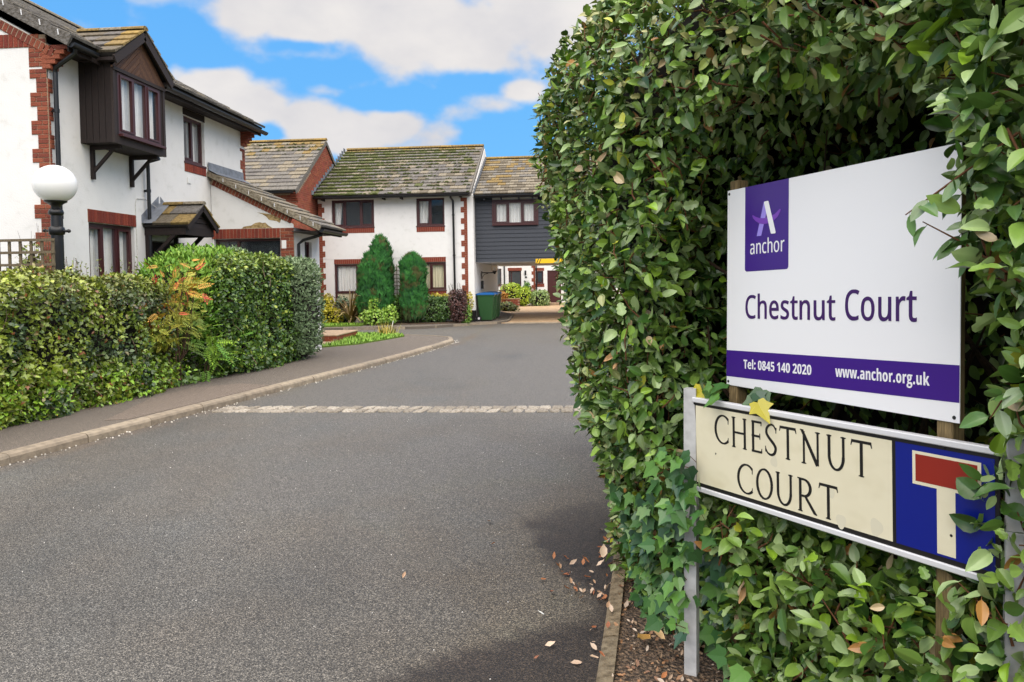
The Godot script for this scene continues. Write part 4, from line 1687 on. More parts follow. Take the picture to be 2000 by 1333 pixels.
func make_brick_house() -> void:
	var X := -9.55
	var Z := -25.75
	var zr := -28.75
	var F := Vector3.FORWARD
	var R := Vector3.RIGHT
	var h := thing("brick_house", "red brick house with blank gable and grey tiled roof, lichen at its ridge", "house", Vector3(X, 0, Z))
	var g := Geo.new()
	wall(g, Vector3(X, 0, Z), F, R, 6.0, 4.7, [])
	gable(g, Vector3(X, 4.7, Z), Vector3(X, 4.7, Z - 6.0), Vector3(X, 6.86, zr), R)
	wall(g, Vector3(X - 6.0, 0, Z), R, Vector3.BACK, 6.0, 4.7, [])
	wall(g, Vector3(X - 6.0, 0, Z - 6.0), R, F, 6.0, 4.7, [])
	wall(g, Vector3(X - 6.0, 0, Z), F, Vector3.LEFT, 6.0, 4.7, [])
	gable(g, Vector3(X - 6.0, 4.7, Z), Vector3(X - 6.0, 4.7, Z - 6.0), Vector3(X - 6.0, 6.86, zr), Vector3.LEFT)
	part("wall", g, M.mortar, h)
	var bm := flat("brick_field", Color.WHITE, 0.88)
	bm.vertex_color_use_as_albedo = true
	var ins := func(a: float, y: float) -> bool: return y < 4.7 + (2.16 * (1.0 - absf(a - 3.0) / 3.0)) - 0.02
	part("brickwork", brick_field(Vector3(X, 0, Z), F, R, 6.0, 0.0, 6.85, ins), bm, h, true)
	part("brickwork", brick_field(Vector3(X - 3.2, 0, Z), R, Vector3.BACK, 3.2, 0.0, 4.68, func(_a, _y): return true), bm, h, true)
	# corbel under the verge foot
	g = Geo.new()
	for r in 4:
		g.box(Vector3(X - 0.2, 4.42 + r * 0.075, Z - 0.02), Vector3(X + 0.008, 4.42 + r * 0.075 + 0.066, Z + 0.07 * (r + 1)))
	part("corbel", g, M.brick0, h)
	var ey := 4.74
	var ez := Z + 0.32
	var ry := 6.97
	g = Geo.new()
	roof_slab(g, Vector3(X - 6.1, ey, ez), Vector3(X + 0.04, ey, ez), Vector3(X + 0.04, ry, zr), Vector3(X - 6.1, ry, zr), 0.09)
	roof_slab(g, Vector3(X - 6.1, ey, 2 * zr - ez), Vector3(X + 0.04, ey, 2 * zr - ez), Vector3(X + 0.04, ry, zr), Vector3(X - 6.1, ry, zr), 0.09)
	var rf := part("roof", g, M.slab_roof, h)
	var s := Vector3(0, ry - ey, zr - ez).normalized()
	lay_tiles(rf, Vector3(X - 3.6, ey - 0.01, ez + 0.04), R, s, 3.66, Vector2(ry - ey, zr - ez).length(), look_lichen, 0.295, 300)
	var rows := roundi(Vector2(ry - ey, zr - ez).length() / 0.295)
	moss_on(rf, Vector3(X - 3.6, ey - 0.01, ez + 0.04), R, s, 3.66, Vector2(ry - ey, zr - ez).length(), rows, func(_a, b): return smoothstep(0.6, 0.95, b) * 0.8, 500)
	ridge_tiles(rf, Vector3(X - 3.6, ry + 0.05, zr), Vector3(X + 0.07, ry + 0.05, zr), ["tile_lichen", "tile_gold"])
	g = Geo.new()
	g.bar(Vector3(X + 0.05, ey - 0.06, ez), Vector3(X + 0.05, ry - 0.06, zr), 0.03, 0.13, R.cross(s))
	g.bar(Vector3(X + 0.05, ry - 0.06, zr), Vector3(X + 0.05, ey - 0.06, 2 * zr - ez), 0.03, 0.13, R.cross(Vector3(0, -s.y, s.z)))
	part("verge", g, M.tile_grey, rf)
	gutter(h, Vector3(X - 3.6, ey - 0.06, ez + 0.08), Vector3(X - 0.02, ey - 0.06, ez + 0.08))
	pipe(h, [Vector3(X - 1.15, ey - 0.1, ez + 0.08), Vector3(X - 1.15, ey - 0.3, ez + 0.02), Vector3(X - 1.15, ey - 0.55, Z + 0.08), Vector3(X - 1.15, 0.1, Z + 0.08)], 0.04, Vector3.BACK)


# ---------------------------------------------------------------- white house facing us
func make_white_house() -> void:
	var Z := -27.5
	var XL := -9.46
	var XR := -3.73
	var R := Vector3.RIGHT
	var B := Vector3.BACK
	var F := Vector3.FORWARD
	var h := thing("white_house", "two storey white rendered house with mossy tiled roof behind two clipped conifers", "house", Vector3(-6.6, 0, Z))
	var w := XR - XL
	var g := Geo.new()
	var holes := [[XL, -8.95, 3.59, -7.37, 4.58], [XL, -5.81, 3.58, -4.78, 4.58], [XL, -8.9, 0.25, -7.3, 2.24], [XL, -5.9, 1.25, -4.76, 2.26]]
	var hs := []
	for k in holes:
		hs.append([k[1] - XL, k[2], k[3] - XL, k[4]])
	wall(g, Vector3(XL, 0, Z), R, B, w, 4.66, hs)
	part("front_wall", g, M.render_white, h)
	g = Geo.new()
	wall(g, Vector3(XR, 0, Z), F, R, 8.0, 4.66, [])
	gable(g, Vector3(XR, 4.66, Z), Vector3(XR, 4.66, Z - 8.0), Vector3(XR, 6.93, -31.3), R, 0.2)
	part("gable_wall", g, M.render_white, h)
	g = Geo.new()
	wall(g, Vector3(XL, 0, Z - 8.0), R, F, w, 4.66, [])
	wall(g, Vector3(XL, 0, Z), F, Vector3.LEFT, 8.0, 4.66, [])
	gable(g, Vector3(XL, 4.66, Z), Vector3(XL, 4.66, Z - 8.0), Vector3(XL, 6.93, -31.3), Vector3.LEFT, 0.2)
	part("rear_wall", g, M.render_white, h)
	g = Geo.new()
	g.box(Vector3(XL + 0.25, 2.5, Z - 7.7), Vector3(XR - 0.25, 2.7, Z - 0.24))
	part("upper_floor", g, M.room_dark, h)
	# roof
	var ey := 4.70
	var ez := -27.1
	var ry := 7.0
	var zr := -31.3
	g = Geo.new()
	roof_slab(g, Vector3(XL - 0.02, ey, ez), Vector3(XR - 0.09, ey, ez), Vector3(XR - 0.09, ry, zr), Vector3(XL - 0.02, ry, zr), 0.09)
	roof_slab(g, Vector3(XL - 0.02, ey, 2 * zr - ez), Vector3(XR - 0.09, ey, 2 * zr - ez), Vector3(XR - 0.09, ry, zr), Vector3(XL - 0.02, ry, zr), 0.09)
	var rf := part("roof", g, M.slab_roof, h)
	var s := Vector3(0, ry - ey, zr - ez).normalized()
	var sl := Vector2(ry - ey, zr - ez).length()
	var mossy := func(a: float, b: float) -> float:
		var n := nz.get_noise_2d(a * 9.0, b * 4.0 + 3.0) * 0.55
		var left := smoothstep(0.62, 0.0, a) * 0.75 + smoothstep(0.35, 0.0, a) * smoothstep(0.5, 0.0, b) * 0.8
		var top := smoothstep(0.5, 0.9, b) * smoothstep(1.1, 0.5, a) * 0.8
		return clampf(maxf(left, top) * 1.25 + n + 0.05, 0.0, 1.0)
	var look := func(a: float, b: float) -> String:
		var m: float = mossy.call(a, b)
		if b > 0.93:
			return ["tile_lichen", "tile_buff"][rng.randi_range(0, 1)]
		if rng.randf() < m * 0.4:
			return "tile_moss"
		return ["tile_grey", "tile_buff", "tile_brown", "tile_grey", "tile_dark"][rng.randi_range(0, 4)]
	lay_tiles(rf, Vector3(XL - 0.02, ey - 0.01, ez + 0.04), R, s, w - 0.06, sl, look, 0.31, 300)
	moss_on(rf, Vector3(XL - 0.02, ey - 0.01, ez + 0.04), R, s, w - 0.06, sl, roundi(sl / 0.31), mossy, 8500)
	ridge_tiles(rf, Vector3(XL, ry + 0.05, zr), Vector3(XR - 0.03, ry + 0.05, zr), ["tile_lichen", "tile_lichen", "tile_gold"])
	g = Geo.new()
	g.bar(Vector3(XR - 0.05, ey - 0.05, ez), Vector3(XR - 0.05, ry - 0.03, zr), 0.06, 0.12, R.cross(s))
	part("verge", g, M.tile_grey, rf)
	# stepped lead where the roof meets the brick gable
	for i in 16:
		var p := Vector3(-9.535, ey + 0.05, ez + 0.05) + s * (i * sl / 16)
		g = Geo.new()
		g.box(p, p + Vector3(0.012, 0.17, -0.25))
		part("lead_flashing", g, M.lead, rf)
	gutter(h, Vector3(XL, ey - 0.06, ez + 0.09), Vector3(XR - 0.1, ey - 0.06, ez + 0.09))
	g = Geo.new()
	g.box(Vector3(XL, 4.60, ez + 0.0), Vector3(XR - 0.1, 4.69, ez + 0.02))
	g.box(Vector3(XL, 4.62, Z + 0.003), Vector3(XR - 0.1, 4.64, ez))
	part("fascia", g, M.dark_wood, h)
	for x in [-9.2, -6.95, -6.3, -4.15]:
		g = Geo.new()
		g.box(Vector3(x - 0.02, 4.54, Z + 0.002), Vector3(x + 0.02, 4.62, ez))
		part("eaves_bracket", g, M.dark_wood, h)
	pipe(h, [Vector3(-4.47, ey - 0.1, ez + 0.08), Vector3(-4.47, ey - 0.17, ez + 0.06), Vector3(-4.45, 4.45, Z + 0.08), Vector3(-4.43, 0.1, Z + 0.08)], 0.04, B)
	# windows
	window(h, Vector3(-8.95, 3.59, Z), R, B, 1.58, 0.99, [-0.29, 0.40, -0.31], "sides", 0.065)
	window(h, Vector3(-5.81, 3.58, Z), R, B, 1.03, 1.0, [-0.5, 0.5], "left", 0.065)
	soldiers(h, "brick_sill", Vector3(-8.95, 3.37, Z), R, B, 1.58, 0.2, false)
	soldiers(h, "brick_sill", Vector3(-5.81, 3.36, Z), R, B, 1.03, 0.2, false)
	soldiers(h, "lintel", Vector3(-8.9, 2.245, Z), R, B, 1.6, 0.18, false)
	soldiers(h, "lintel", Vector3(-5.9, 2.265, Z), R, B, 1.14, 0.185, false)
	soldiers(h, "brick_sill", Vector3(-5.9, 1.045, Z), R, B, 1.14, 0.19, false)
	var fw := window(h, Vector3(-8.9, 0.25, Z), R, B, 1.6, 1.99, [0.52, -0.48], "net", 0.075)
	g = Geo.new()
	g.box(Vector3(-8.82, 1.17, Z - 0.118), Vector3(-8.07, 1.26, Z - 0.05))
	part("rail", g, M.mahogany, fw)
	g = Geo.new()
	g.box(Vector3(-8.82, 0.33, Z - 0.11), Vector3(-8.07, 1.165, Z - 0.085))
	part("panel", g, M.curtain_cream, fw)
	window(h, Vector3(-5.9, 1.25, Z), R, B, 1.14, 1.01, [0.5, -0.5], "cream", 0.06)
	g = Geo.new()
	g.tube([Vector3(-8.0, 1.05, Z + 0.35), Vector3(-7.98, 1.2, Z + 0.33), Vector3(-7.75, 1.36, Z + 0.1), Vector3(-7.7, 1.36, Z)], [0.02, 0.02, 0.02, 0.02], 8)
	g.tube([Vector3(-8.0, 1.05, Z + 0.35), Vector3(-8.0, 0.12, Z + 0.35)], [0.02, 0.02], 8)
	part("handrail", g, M.white_paint, h)
	# string course
	g = Geo.new()
	for k in [[XL, -8.905], [-7.295, -5.905], [-4.755, XR - 0.22]]:
		g.box(Vector3(k[0], 2.445, Z - 0.01), Vector3(k[1], 2.462, Z + 0.012))
	part("string_course", g, M.render_white, h)
	quoin(h, Vector3(XL, 0, Z), R, B, 0.1, 4.5, 0.24, 0.15, 0, false)
	quoin(h, Vector3(-3.95, 0, Z), Vector3.LEFT, B, 0.6, 4.6, 0.235, 0.12, 1, false)
	quoin(h, Vector3(-3.9, 0, Z), Vector3.LEFT, B, 0.0, 0.6, 0.3, 0.3, 1, false)
	g = Geo.new()
	g.box(Vector3(-3.9, 0.0, Z - 0.3), Vector3(XR + 0.012, 0.5, Z + 0.012))
	part("plinth", g, M.plate_black, h)
	var tr := thing("trellis", "white lattice trellis on the wall between the two conifers", "trellis", Vector3(-6.6, 0.5, Z + 0.05))
	for i in 4:
		beam(tr, "slat", Vector3(-6.80 + i * 0.12, 0.5, Z + 0.06), Vector3(-6.80 + i * 0.12, 2.2, Z + 0.06), 0.022, 0.012, "weathered_wood", B)
	for i in 12:
		beam(tr, "slat", Vector3(-6.86, 0.62 + i * 0.135, Z + 0.078), Vector3(-6.38, 0.62 + i * 0.135, Z + 0.078), 0.012, 0.022, "weathered_wood")


# ---------------------------------------------------------------- boarded house over the covered way
func make_boarded_house() -> void:
	var Z := -27.95
	var XL := -3.715
	var XR := 3.0
	var R := Vector3.RIGHT
	var B := Vector3.BACK
	var F := Vector3.FORWARD
	var h := thing("boarded_house", "house with dark grey weatherboards built over the covered way", "house", Vector3(-1.0, 0, Z))
	var g := Geo.new()
	wall(g, Vector3(XL, 0, Z - 0.02), R, B, XR - XL, 4.6, [[-3.04 - XL, 3.6, -1.47 - XL, 4.44]], 0.2, 2.26)
	wall(g, Vector3(XL, 0, -36.0), R, F, XR - XL, 4.6, [], 0.2, 2.2)
	wall(g, Vector3(XR, 0, Z), F, R, 8.0, 4.6, [], 0.2)
	part("wall", g, M.render_white, h)
	g = Geo.new()
	g.box(Vector3(XL, 2.22, -35.98), Vector3(XR, 2.32, Z - 0.02))
	part("soffit", g, M.render_white, h)
	var fr := -3.04
	var to := -1.47
	var rows := 16
	var bh := (4.6 - 2.24) / rows
	for r in rows:
		var y := 2.24 + r * bh
		var spans := [[XL, XR]]
		if y + bh > 3.57 and y < 4.47:
			spans = [[XL, fr - 0.05], [to + 0.05, XR]]
		for k in spans:
			g = Geo.new()
			var o := Vector3(k[0], y, Z)
			var p := Vector3(k[1], y, Z)
			var low := B * 0.034
			var top := Vector3.UP * (bh + 0.012) + B * 0.008
			g.flip(o + low, p + low, p + top, o + top, B)
			g.flip(o, p, p + low, o + low, Vector3.DOWN)
			g.flip(o, o + low, o + top, o + Vector3.UP * bh, Vector3.LEFT)
			g.flip(p, p + low, p + top, p + Vector3.UP * bh, R)
			part("weatherboard", g, M.boards, h)
	window(h, Vector3(fr, 3.6, Z + 0.03), R, B, to - fr, 0.84, [-0.33, 0.34, -0.33], "net", 0.065, 0.0)
	g = Geo.new()
	g.box(Vector3(fr - 0.06, 3.55, Z - 0.05), Vector3(to + 0.06, 3.597, Z + 0.05)); g.box(Vector3(fr - 0.06, 4.443, Z - 0.05), Vector3(to + 0.06, 4.49, Z + 0.05))
	g.box(Vector3(fr - 0.06, 3.597, Z - 0.05), Vector3(fr - 0.003, 4.443, Z + 0.05)); g.box(Vector3(to + 0.003, 3.597, Z - 0.05), Vector3(to + 0.06, 4.443, Z + 0.05))
	part("window_surround", g, M.mahogany, h)
	var ey := 4.68
	var ez := Z + 0.36
	var ry := 6.52
	var zr := -31.6
	g = Geo.new()
	roof_slab(g, Vector3(XL, ey, ez), Vector3(XR, ey, ez), Vector3(XR, ry, zr), Vector3(XL, ry, zr), 0.09)
	roof_slab(g, Vector3(XL, ey, 2 * zr - ez), Vector3(XR, ey, 2 * zr - ez), Vector3(XR, ry, zr), Vector3(XL, ry, zr), 0.09)
	var rf := part("roof", g, M.slab_roof, h)
	var s := Vector3(0, ry - ey, zr - ez).normalized()
	var sl := Vector2(ry - ey, zr - ez).length()
	var look := func(a: float, b: float) -> String:
		if rng.randf() < smoothstep(0.25, 1.0, b) * 0.8 - a * 0.3 + 0.12:
			return ["tile_lichen", "tile_brown", "tile_buff", "tile_lichen"][rng.randi_range(0, 3)]
		return ["tile_buff", "tile_brown", "tile_grey"][rng.randi_range(0, 2)]
	lay_tiles(rf, Vector3(XL + 0.03, ey - 0.01, ez + 0.04), R, s, 4.2, sl, look, 0.315, 300)
	lay_tiles(rf, Vector3(XL + 4.23, ey - 0.01, ez + 0.04), R, s, XR - XL - 4.25, sl, look, 0.315, 0)
	ridge_tiles(rf, Vector3(XL, ry + 0.05, zr), Vector3(XR, ry + 0.05, zr), ["tile_gold", "tile_lichen"])
	gutter(h, Vector3(XL + 0.02, ey - 0.06, ez + 0.08), Vector3(XR, ey - 0.06, ez + 0.08))
	g = Geo.new()
	g.box(Vector3(XL, 4.55, ez - 0.01), Vector3(XR, 4.66, ez + 0.01))
	g.box(Vector3(XL, 4.57, Z + 0.04), Vector3(XR, 4.59, ez - 0.01))
	part("fascia", g, M.boards, h)
	for x in [-3.35, -2.75, -2.1, -1.6]:
		g = Geo.new()
		g.box(Vector3(x - 0.02, 4.48, Z + 0.036), Vector3(x + 0.02, 4.57, ez - 0.02))
		part("eaves_bracket", g, M.boards, h)
	# lead up the side of the white gable
	g = Geo.new()
	for i in 14:
		var p := Vector3(XL + 0.002, ey + 0.05, ez + 0.05) + s * (i * sl / 14)
		g.box(p, p + Vector3(0.016, 0.16, -0.27))
	part("lead_flashing", g, M.lead, rf, true)
	# height warning plate
	var y := thing("height_sign", "yellow plate with black slanting stripes hung under the grey weatherboards", "sign", Vector3(-0.85, 2.24, Z + 0.06))
	g = Geo.new()
	g.bevel(Vector3(-1.53, 2.16, Z + 0.045), Vector3(-0.1, 2.325, Z + 0.06), 0.004)
	part("plate", g, M.yellow_sign, y)
	for x in [-1.51, -1.42, -0.29, -0.2]:
		g = Geo.new()
		var o := Vector3(x, 2.165, Z + 0.0615)
		g.flip(o, o + Vector3(0.03, 0, 0), o + Vector3(0.10, 0.155, 0), o + Vector3(0.07, 0.155, 0), B)
		part("stripe", g, M.plate_black, y)
	# globe lamp on a bracket inside the covered way
	var lamp := thing("wall_lamp", "smoky glass globe lamp on a black bracket in the covered way", "wall lamp", Vector3(-3.71, 1.85, -29.4))
	g = Geo.new()
	g.box(Vector3(-3.713, 1.62, -29.43), Vector3(-3.68, 1.92, -29.37))
	g.tube([Vector3(-3.68, 1.68, -29.4), Vector3(-3.6, 1.80, -29.4), Vector3(-3.45, 1.84, -29.4)], [0.012, 0.012, 0.012], 6)
	g.tube([Vector3(-3.69, 1.86, -29.4), Vector3(-3.2, 1.86, -29.4)], [0.018, 0.018], 8)
	g.lathe([Vector2(0.0, -0.06), Vector2(0.035, -0.05), Vector2(0.05, 0.0), Vector2(0.085, 0.03), Vector2(0.08, 0.07), Vector2(0.0, 0.08)], Vector3(-3.2, 1.86, -29.4), 14)
	part("bracket", g, M.iron, lamp)
	g = Geo.new()
	var prof := []
	for i in 15:
		var a := -PI / 2 + PI * i / 14
		prof.append(Vector2(0.155 * cos(a), 0.155 * sin(a)))
	g.lathe(prof, Vector3(-3.2, 2.04, -29.4), 24)
	part("globe", g, M.clear_globe, lamp)
	g = Geo.new()
	g.lathe([Vector2(0.0, 0.0), Vector2(0.03, 0.0), Vector2(0.035, 0.07), Vector2(0.03, 0.12), Vector2(0.0, 0.15)], Vector3(-3.2, 1.94, -29.4), 10)
	part("bulb", g, M.white_paint, lamp)
	var bx := thing("wall_box", "small black box fixed to the white passage wall below the globe lamp", "box", Vector3(-3.71, 1.4, -29.35))
	g = Geo.new()
	g.bevel(Vector3(-3.713, 1.25, -29.42), Vector3(-3.62, 1.56, -29.28), 0.012)
	part("case", g, M.black_plastic, bx)
	g = Geo.new()
	g.bevel(Vector3(-3.619, 1.28, -29.40), Vector3(-3.61, 1.4, -29.30), 0.003)
	part("flap", g, M.aluminium, bx)


# ---------------------------------------------------------------- leaves
var leaf_of := {}


# One leaf: base at the origin, tip at +Y, upper face +Z. stations: [along, half-width]; fold lifts the sides, curl bends the tip back.
func leaf_mesh(called: String, stations: Array, fold: float, curl: float, rim: Color, mid: Color, wave := 0.0, fine := false) -> Mesh:
	if leaf_of.has(called):
		return leaf_of[called]
	var g := Geo.new()
	g.coloured = true
	var cols := [-1.0, -0.55, -0.07, 0.07, 0.55, 1.0] if fine else [-1.0, 0.0, 1.0]
	var tint := [rim, mid, mid * 1.45, mid * 1.45, mid, rim] if fine else [rim, mid, rim]
	var at := func(i: int, k: int) -> Vector3:
		var y: float = stations[i][0]
		var w: float = stations[i][1]
		var t: float = cols[k]
		return Vector3(w * t, y, -curl * y * y + fold * w * pow(absf(t), 1.3) + wave * sin(y * 11.0 + t) * absf(t) * signf(t))
	var nrm := func(i: int, k: int) -> Vector3:
		var du: Vector3 = at.call(i, mini(k + 1, cols.size() - 1)) - at.call(i, maxi(k - 1, 0))
		if stations[i][1] < 0.01:
			var j := 1 if i < 2 else stations.size() - 2
			du = at.call(j, mini(k + 1, cols.size() - 1)) - at.call(j, maxi(k - 1, 0))
		var dv: Vector3 = at.call(mini(i + 1, stations.size() - 1), k) - at.call(maxi(i - 1, 0), k)
		var n := du.cross(dv).normalized()
		return n if n.z > 0.0 else Vector3.BACK
	for i in stations.size() - 1:
		for k in cols.size() - 1:
			var a: Vector3 = at.call(i, k)
			var b: Vector3 = at.call(i, k + 1)
			var c: Vector3 = at.call(i + 1, k + 1)
			var d: Vector3 = at.call(i + 1, k)
			var na: Vector3 = nrm.call(i, k)
			var nb: Vector3 = nrm.call(i, k + 1)
			var nc: Vector3 = nrm.call(i + 1, k + 1)
			var nd: Vector3 = nrm.call(i + 1, k)
			if a.distance_to(b) > 1e-5:
				g.tri_c(a, b, c, na, nb, nc, tint[k], tint[k + 1], tint[k + 1])
			if c.distance_to(d) > 1e-5:
				g.tri_c(a, c, d, na, nc, nd, tint[k], tint[k + 1], tint[k])
	leaf_of[called] = g.mesh()
	return leaf_of[called]


func broad_leaf(k: int) -> Mesh:
	var w: float = [0.22, 0.25, 0.20, 0.235][k]
	var st := [[0.0, 0.004], [0.12, 0.008], [0.2, w * 0.55], [0.36, w * 0.95], [0.55, w], [0.75, w * 0.75], [0.9, w * 0.36], [1.0, 0.0]]
	if k == 3:       # nibbled edge
		st = [[0.0, 0.004], [0.12, 0.008], [0.22, w * 0.7], [0.34, w * 0.98], [0.45, w * 0.72], [0.56, w * 1.02], [0.68, w * 0.6], [0.8, w * 0.7], [0.9, w * 0.2]]
	return leaf_mesh("broad%d" % k, st, [0.25, 0.5, 0.12, 0.3][k], [0.08, 0.28, -0.1, 0.16][k], Color(1.3, 1.22, 1.2) if k != 3 else Color(2.0, 1.6, 1.3), Color(0.9, 0.92, 0.9), [0.0, 0.02, 0.012, 0.025][k], true)


func small_leaf(k: int) -> Mesh:
	var w: float = [0.26, 0.32, 0.2][k]
	return leaf_mesh("small%d" % k, [[0.0, 0.0], [0.35, w], [0.7, w * 0.8], [1.0, 0.0]], [0.3, 0.15, 0.45][k], [0.1, 0.3, 0.0][k], Color(1.1, 1.1, 1.05), Color(0.92, 0.95, 0.92))


func narrow_leaf() -> Mesh:
	return leaf_mesh("narrow", [[0.0, 0.0], [0.4, 0.09], [0.75, 0.07], [1.0, 0.0]], 0.2, 0.15, Color(1.05, 1.05, 1.0), Color(0.95, 0.97, 0.95))


func spray_mesh() -> Mesh:      # a flat conifer spray: a fan of narrow blades
	if leaf_of.has("spray"):
		return leaf_of["spray"]
	var g := Geo.new()
	g.coloured = true
	for i in 5:
		var a := (i - 2) * 0.30
		var l := 1.0 - absf(i - 2) * 0.18
		var d := Vector3(sin(a), cos(a), 0.12 * (i % 2))
		var p := Vector3(0, absf(i - 2) * 0.12, 0)
		var s := Vector3(cos(a), -sin(a), 0) * 0.075
		var n := Vector3(sin(a) * 0.4, -0.1, 1).normalized()
		g.tri_c(p - s * 0.6, p + s * 0.6, p + d * l * 0.62 + s, n, n, n, Color(0.7, 0.75, 0.7), Color(0.7, 0.75, 0.7), Color(1, 1, 1))
		g.tri_c(p - s * 0.6, p + d * l * 0.62 + s, p + d * l, n, n, n, Color(0.7, 0.75, 0.7), Color(1, 1, 1), Color(1.25, 1.25, 1.1))
	leaf_of["spray"] = g.mesh()
	return leaf_of["spray"]


func pinnate_mesh() -> Mesh:    # a feathered leaf of paired leaflets
	if leaf_of.has("pinnate"):
		return leaf_of["pinnate"]
	var g := Geo.new()
	g.coloured = true
	var one := Color(1, 1, 1)
	for i in 7:
		var y := 0.15 + i * 0.125
		var z := -0.25 * y * y
		for s in [-1.0, 1.0]:
			var l := 0.30 * (1.0 - absf(i - 2.5) * 0.09)
			var p := Vector3(0, y, z)
			var tip := Vector3(s * l, y + 0.11, z - 0.05)
			var m := (p + tip) / 2
			var w := Vector3(-0.02 * s, 0.048, 0.01)
			var n := Vector3(s * 0.2, 0.15, 1).normalized()
			g.tri_c(p, m - w, tip, n, n, n, one, one, one)
			g.tri_c(p, tip, m + w, n, n, n, one * 0.9, one, one)
	var e := Vector3(0, 1.02, -0.25)
	g.tri_c(e, e + Vector3(-0.05, 0.1, -0.02), e + Vector3(0, 0.26, -0.08), Vector3.BACK, Vector3.BACK, Vector3.BACK, one, one, one)
	g.tri_c(e, e + Vector3(0, 0.26, -0.08), e + Vector3(0.05, 0.1, -0.02), Vector3.BACK, Vector3.BACK, Vector3.BACK, one, one, one)
	g.tri_c(Vector3(-0.008, 0, 0), Vector3(0.008, 0, 0), e, Vector3.BACK, Vector3.BACK, Vector3.BACK, Color(0.8, 0.5, 0.4), Color(0.8, 0.5, 0.4), Color(0.8, 0.5, 0.4))
	leaf_of["pinnate"] = g.mesh()
	return leaf_of["pinnate"]


func ivy_mesh(k: int) -> Mesh:   # five lobes, pale veins
	var key := "ivy%d" % k
	if leaf_of.has(key):
		return leaf_of[key]
	var g := Geo.new()
	g.coloured = true
	var dark := Color(0.82, 0.86, 0.86)
	var vein := Color(1.7, 1.65, 1.5)
	# outline, right half from base to tip: [x, y, is a lobe tip]
	var r: Array = [[[0.10, -0.10, 0], [0.30, -0.08, 1], [0.34, 0.10, 0], [0.52, 0.34, 1], [0.27, 0.42, 0], [0.16, 0.66, 0], [0.0, 1.0, 1]],
		[[0.12, -0.06, 0], [0.34, 0.0, 1], [0.36, 0.18, 0], [0.44, 0.42, 1], [0.24, 0.55, 0], [0.12, 0.76, 0], [0.0, 0.95, 1]]][k % 2]
	for s in [-1.0, 1.0]:
		var pts := [Vector3(0, 0, 0)]
		for q in r:
			var x: float = q[0] * s
			pts.append(Vector3(x, q[1], 0.10 * absf(x) - 0.16 * q[1] * q[1] - 0.10 * x * x))
		for i in range(1, pts.size() - 1):
			var a: Vector3 = pts[i]
			var b: Vector3 = pts[i + 1]
			var n := Vector3(-0.15 * s, 0.12, 1.0).normalized()
			var ca := vein if r[i - 1][2] else dark
			var cb := vein if r[i][2] else dark
			# a thin pale vein along each lobe, the blade between
			var m := (a + b) / 2
			if r[i - 1][2] or r[i][2]:
				var tip := a if r[i - 1][2] else b
				var oth := b if r[i - 1][2] else a
				var v := tip.lerp(oth, 0.10)
				g.tri_c(Vector3(0, 0, 0.003), tip, v, n, n, n, vein, vein * 0.8, vein * 0.8)
				g.tri_c(Vector3.ZERO, v, oth, n, n, n, dark, dark, dark)
			else:
				g.tri_c(Vector3.ZERO, a, b, n, n, n, dark, dark, dark)
			m = m
			ca = ca
			cb = cb
	leaf_of[key] = g.mesh()
	return leaf_of[key]


func aim(at: Vector3, n: Vector3, tip: Vector3, size: float, widen := 1.0) -> Transform3D:
	var y := tip.normalized()
	var z := n - y * n.dot(y)
	if z.length() < 0.05:
		z = y.cross(Vector3.RIGHT)
	z = z.normalized()
	var x := y.cross(z)
	return Transform3D(Basis(x * size * widen, y * size, z * size), at)


func rnd_dir() -> Vector3:
	return Vector3(rng.randf_range(-1, 1), rng.randf_range(-1, 1), rng.randf_range(-1, 1)).normalized()


func pnorm(v: Vector3, e: float) -> float:
	return pow(pow(absf(v.x), e) + pow(absf(v.y), e) + pow(absf(v.z), e), 1.0 / e)


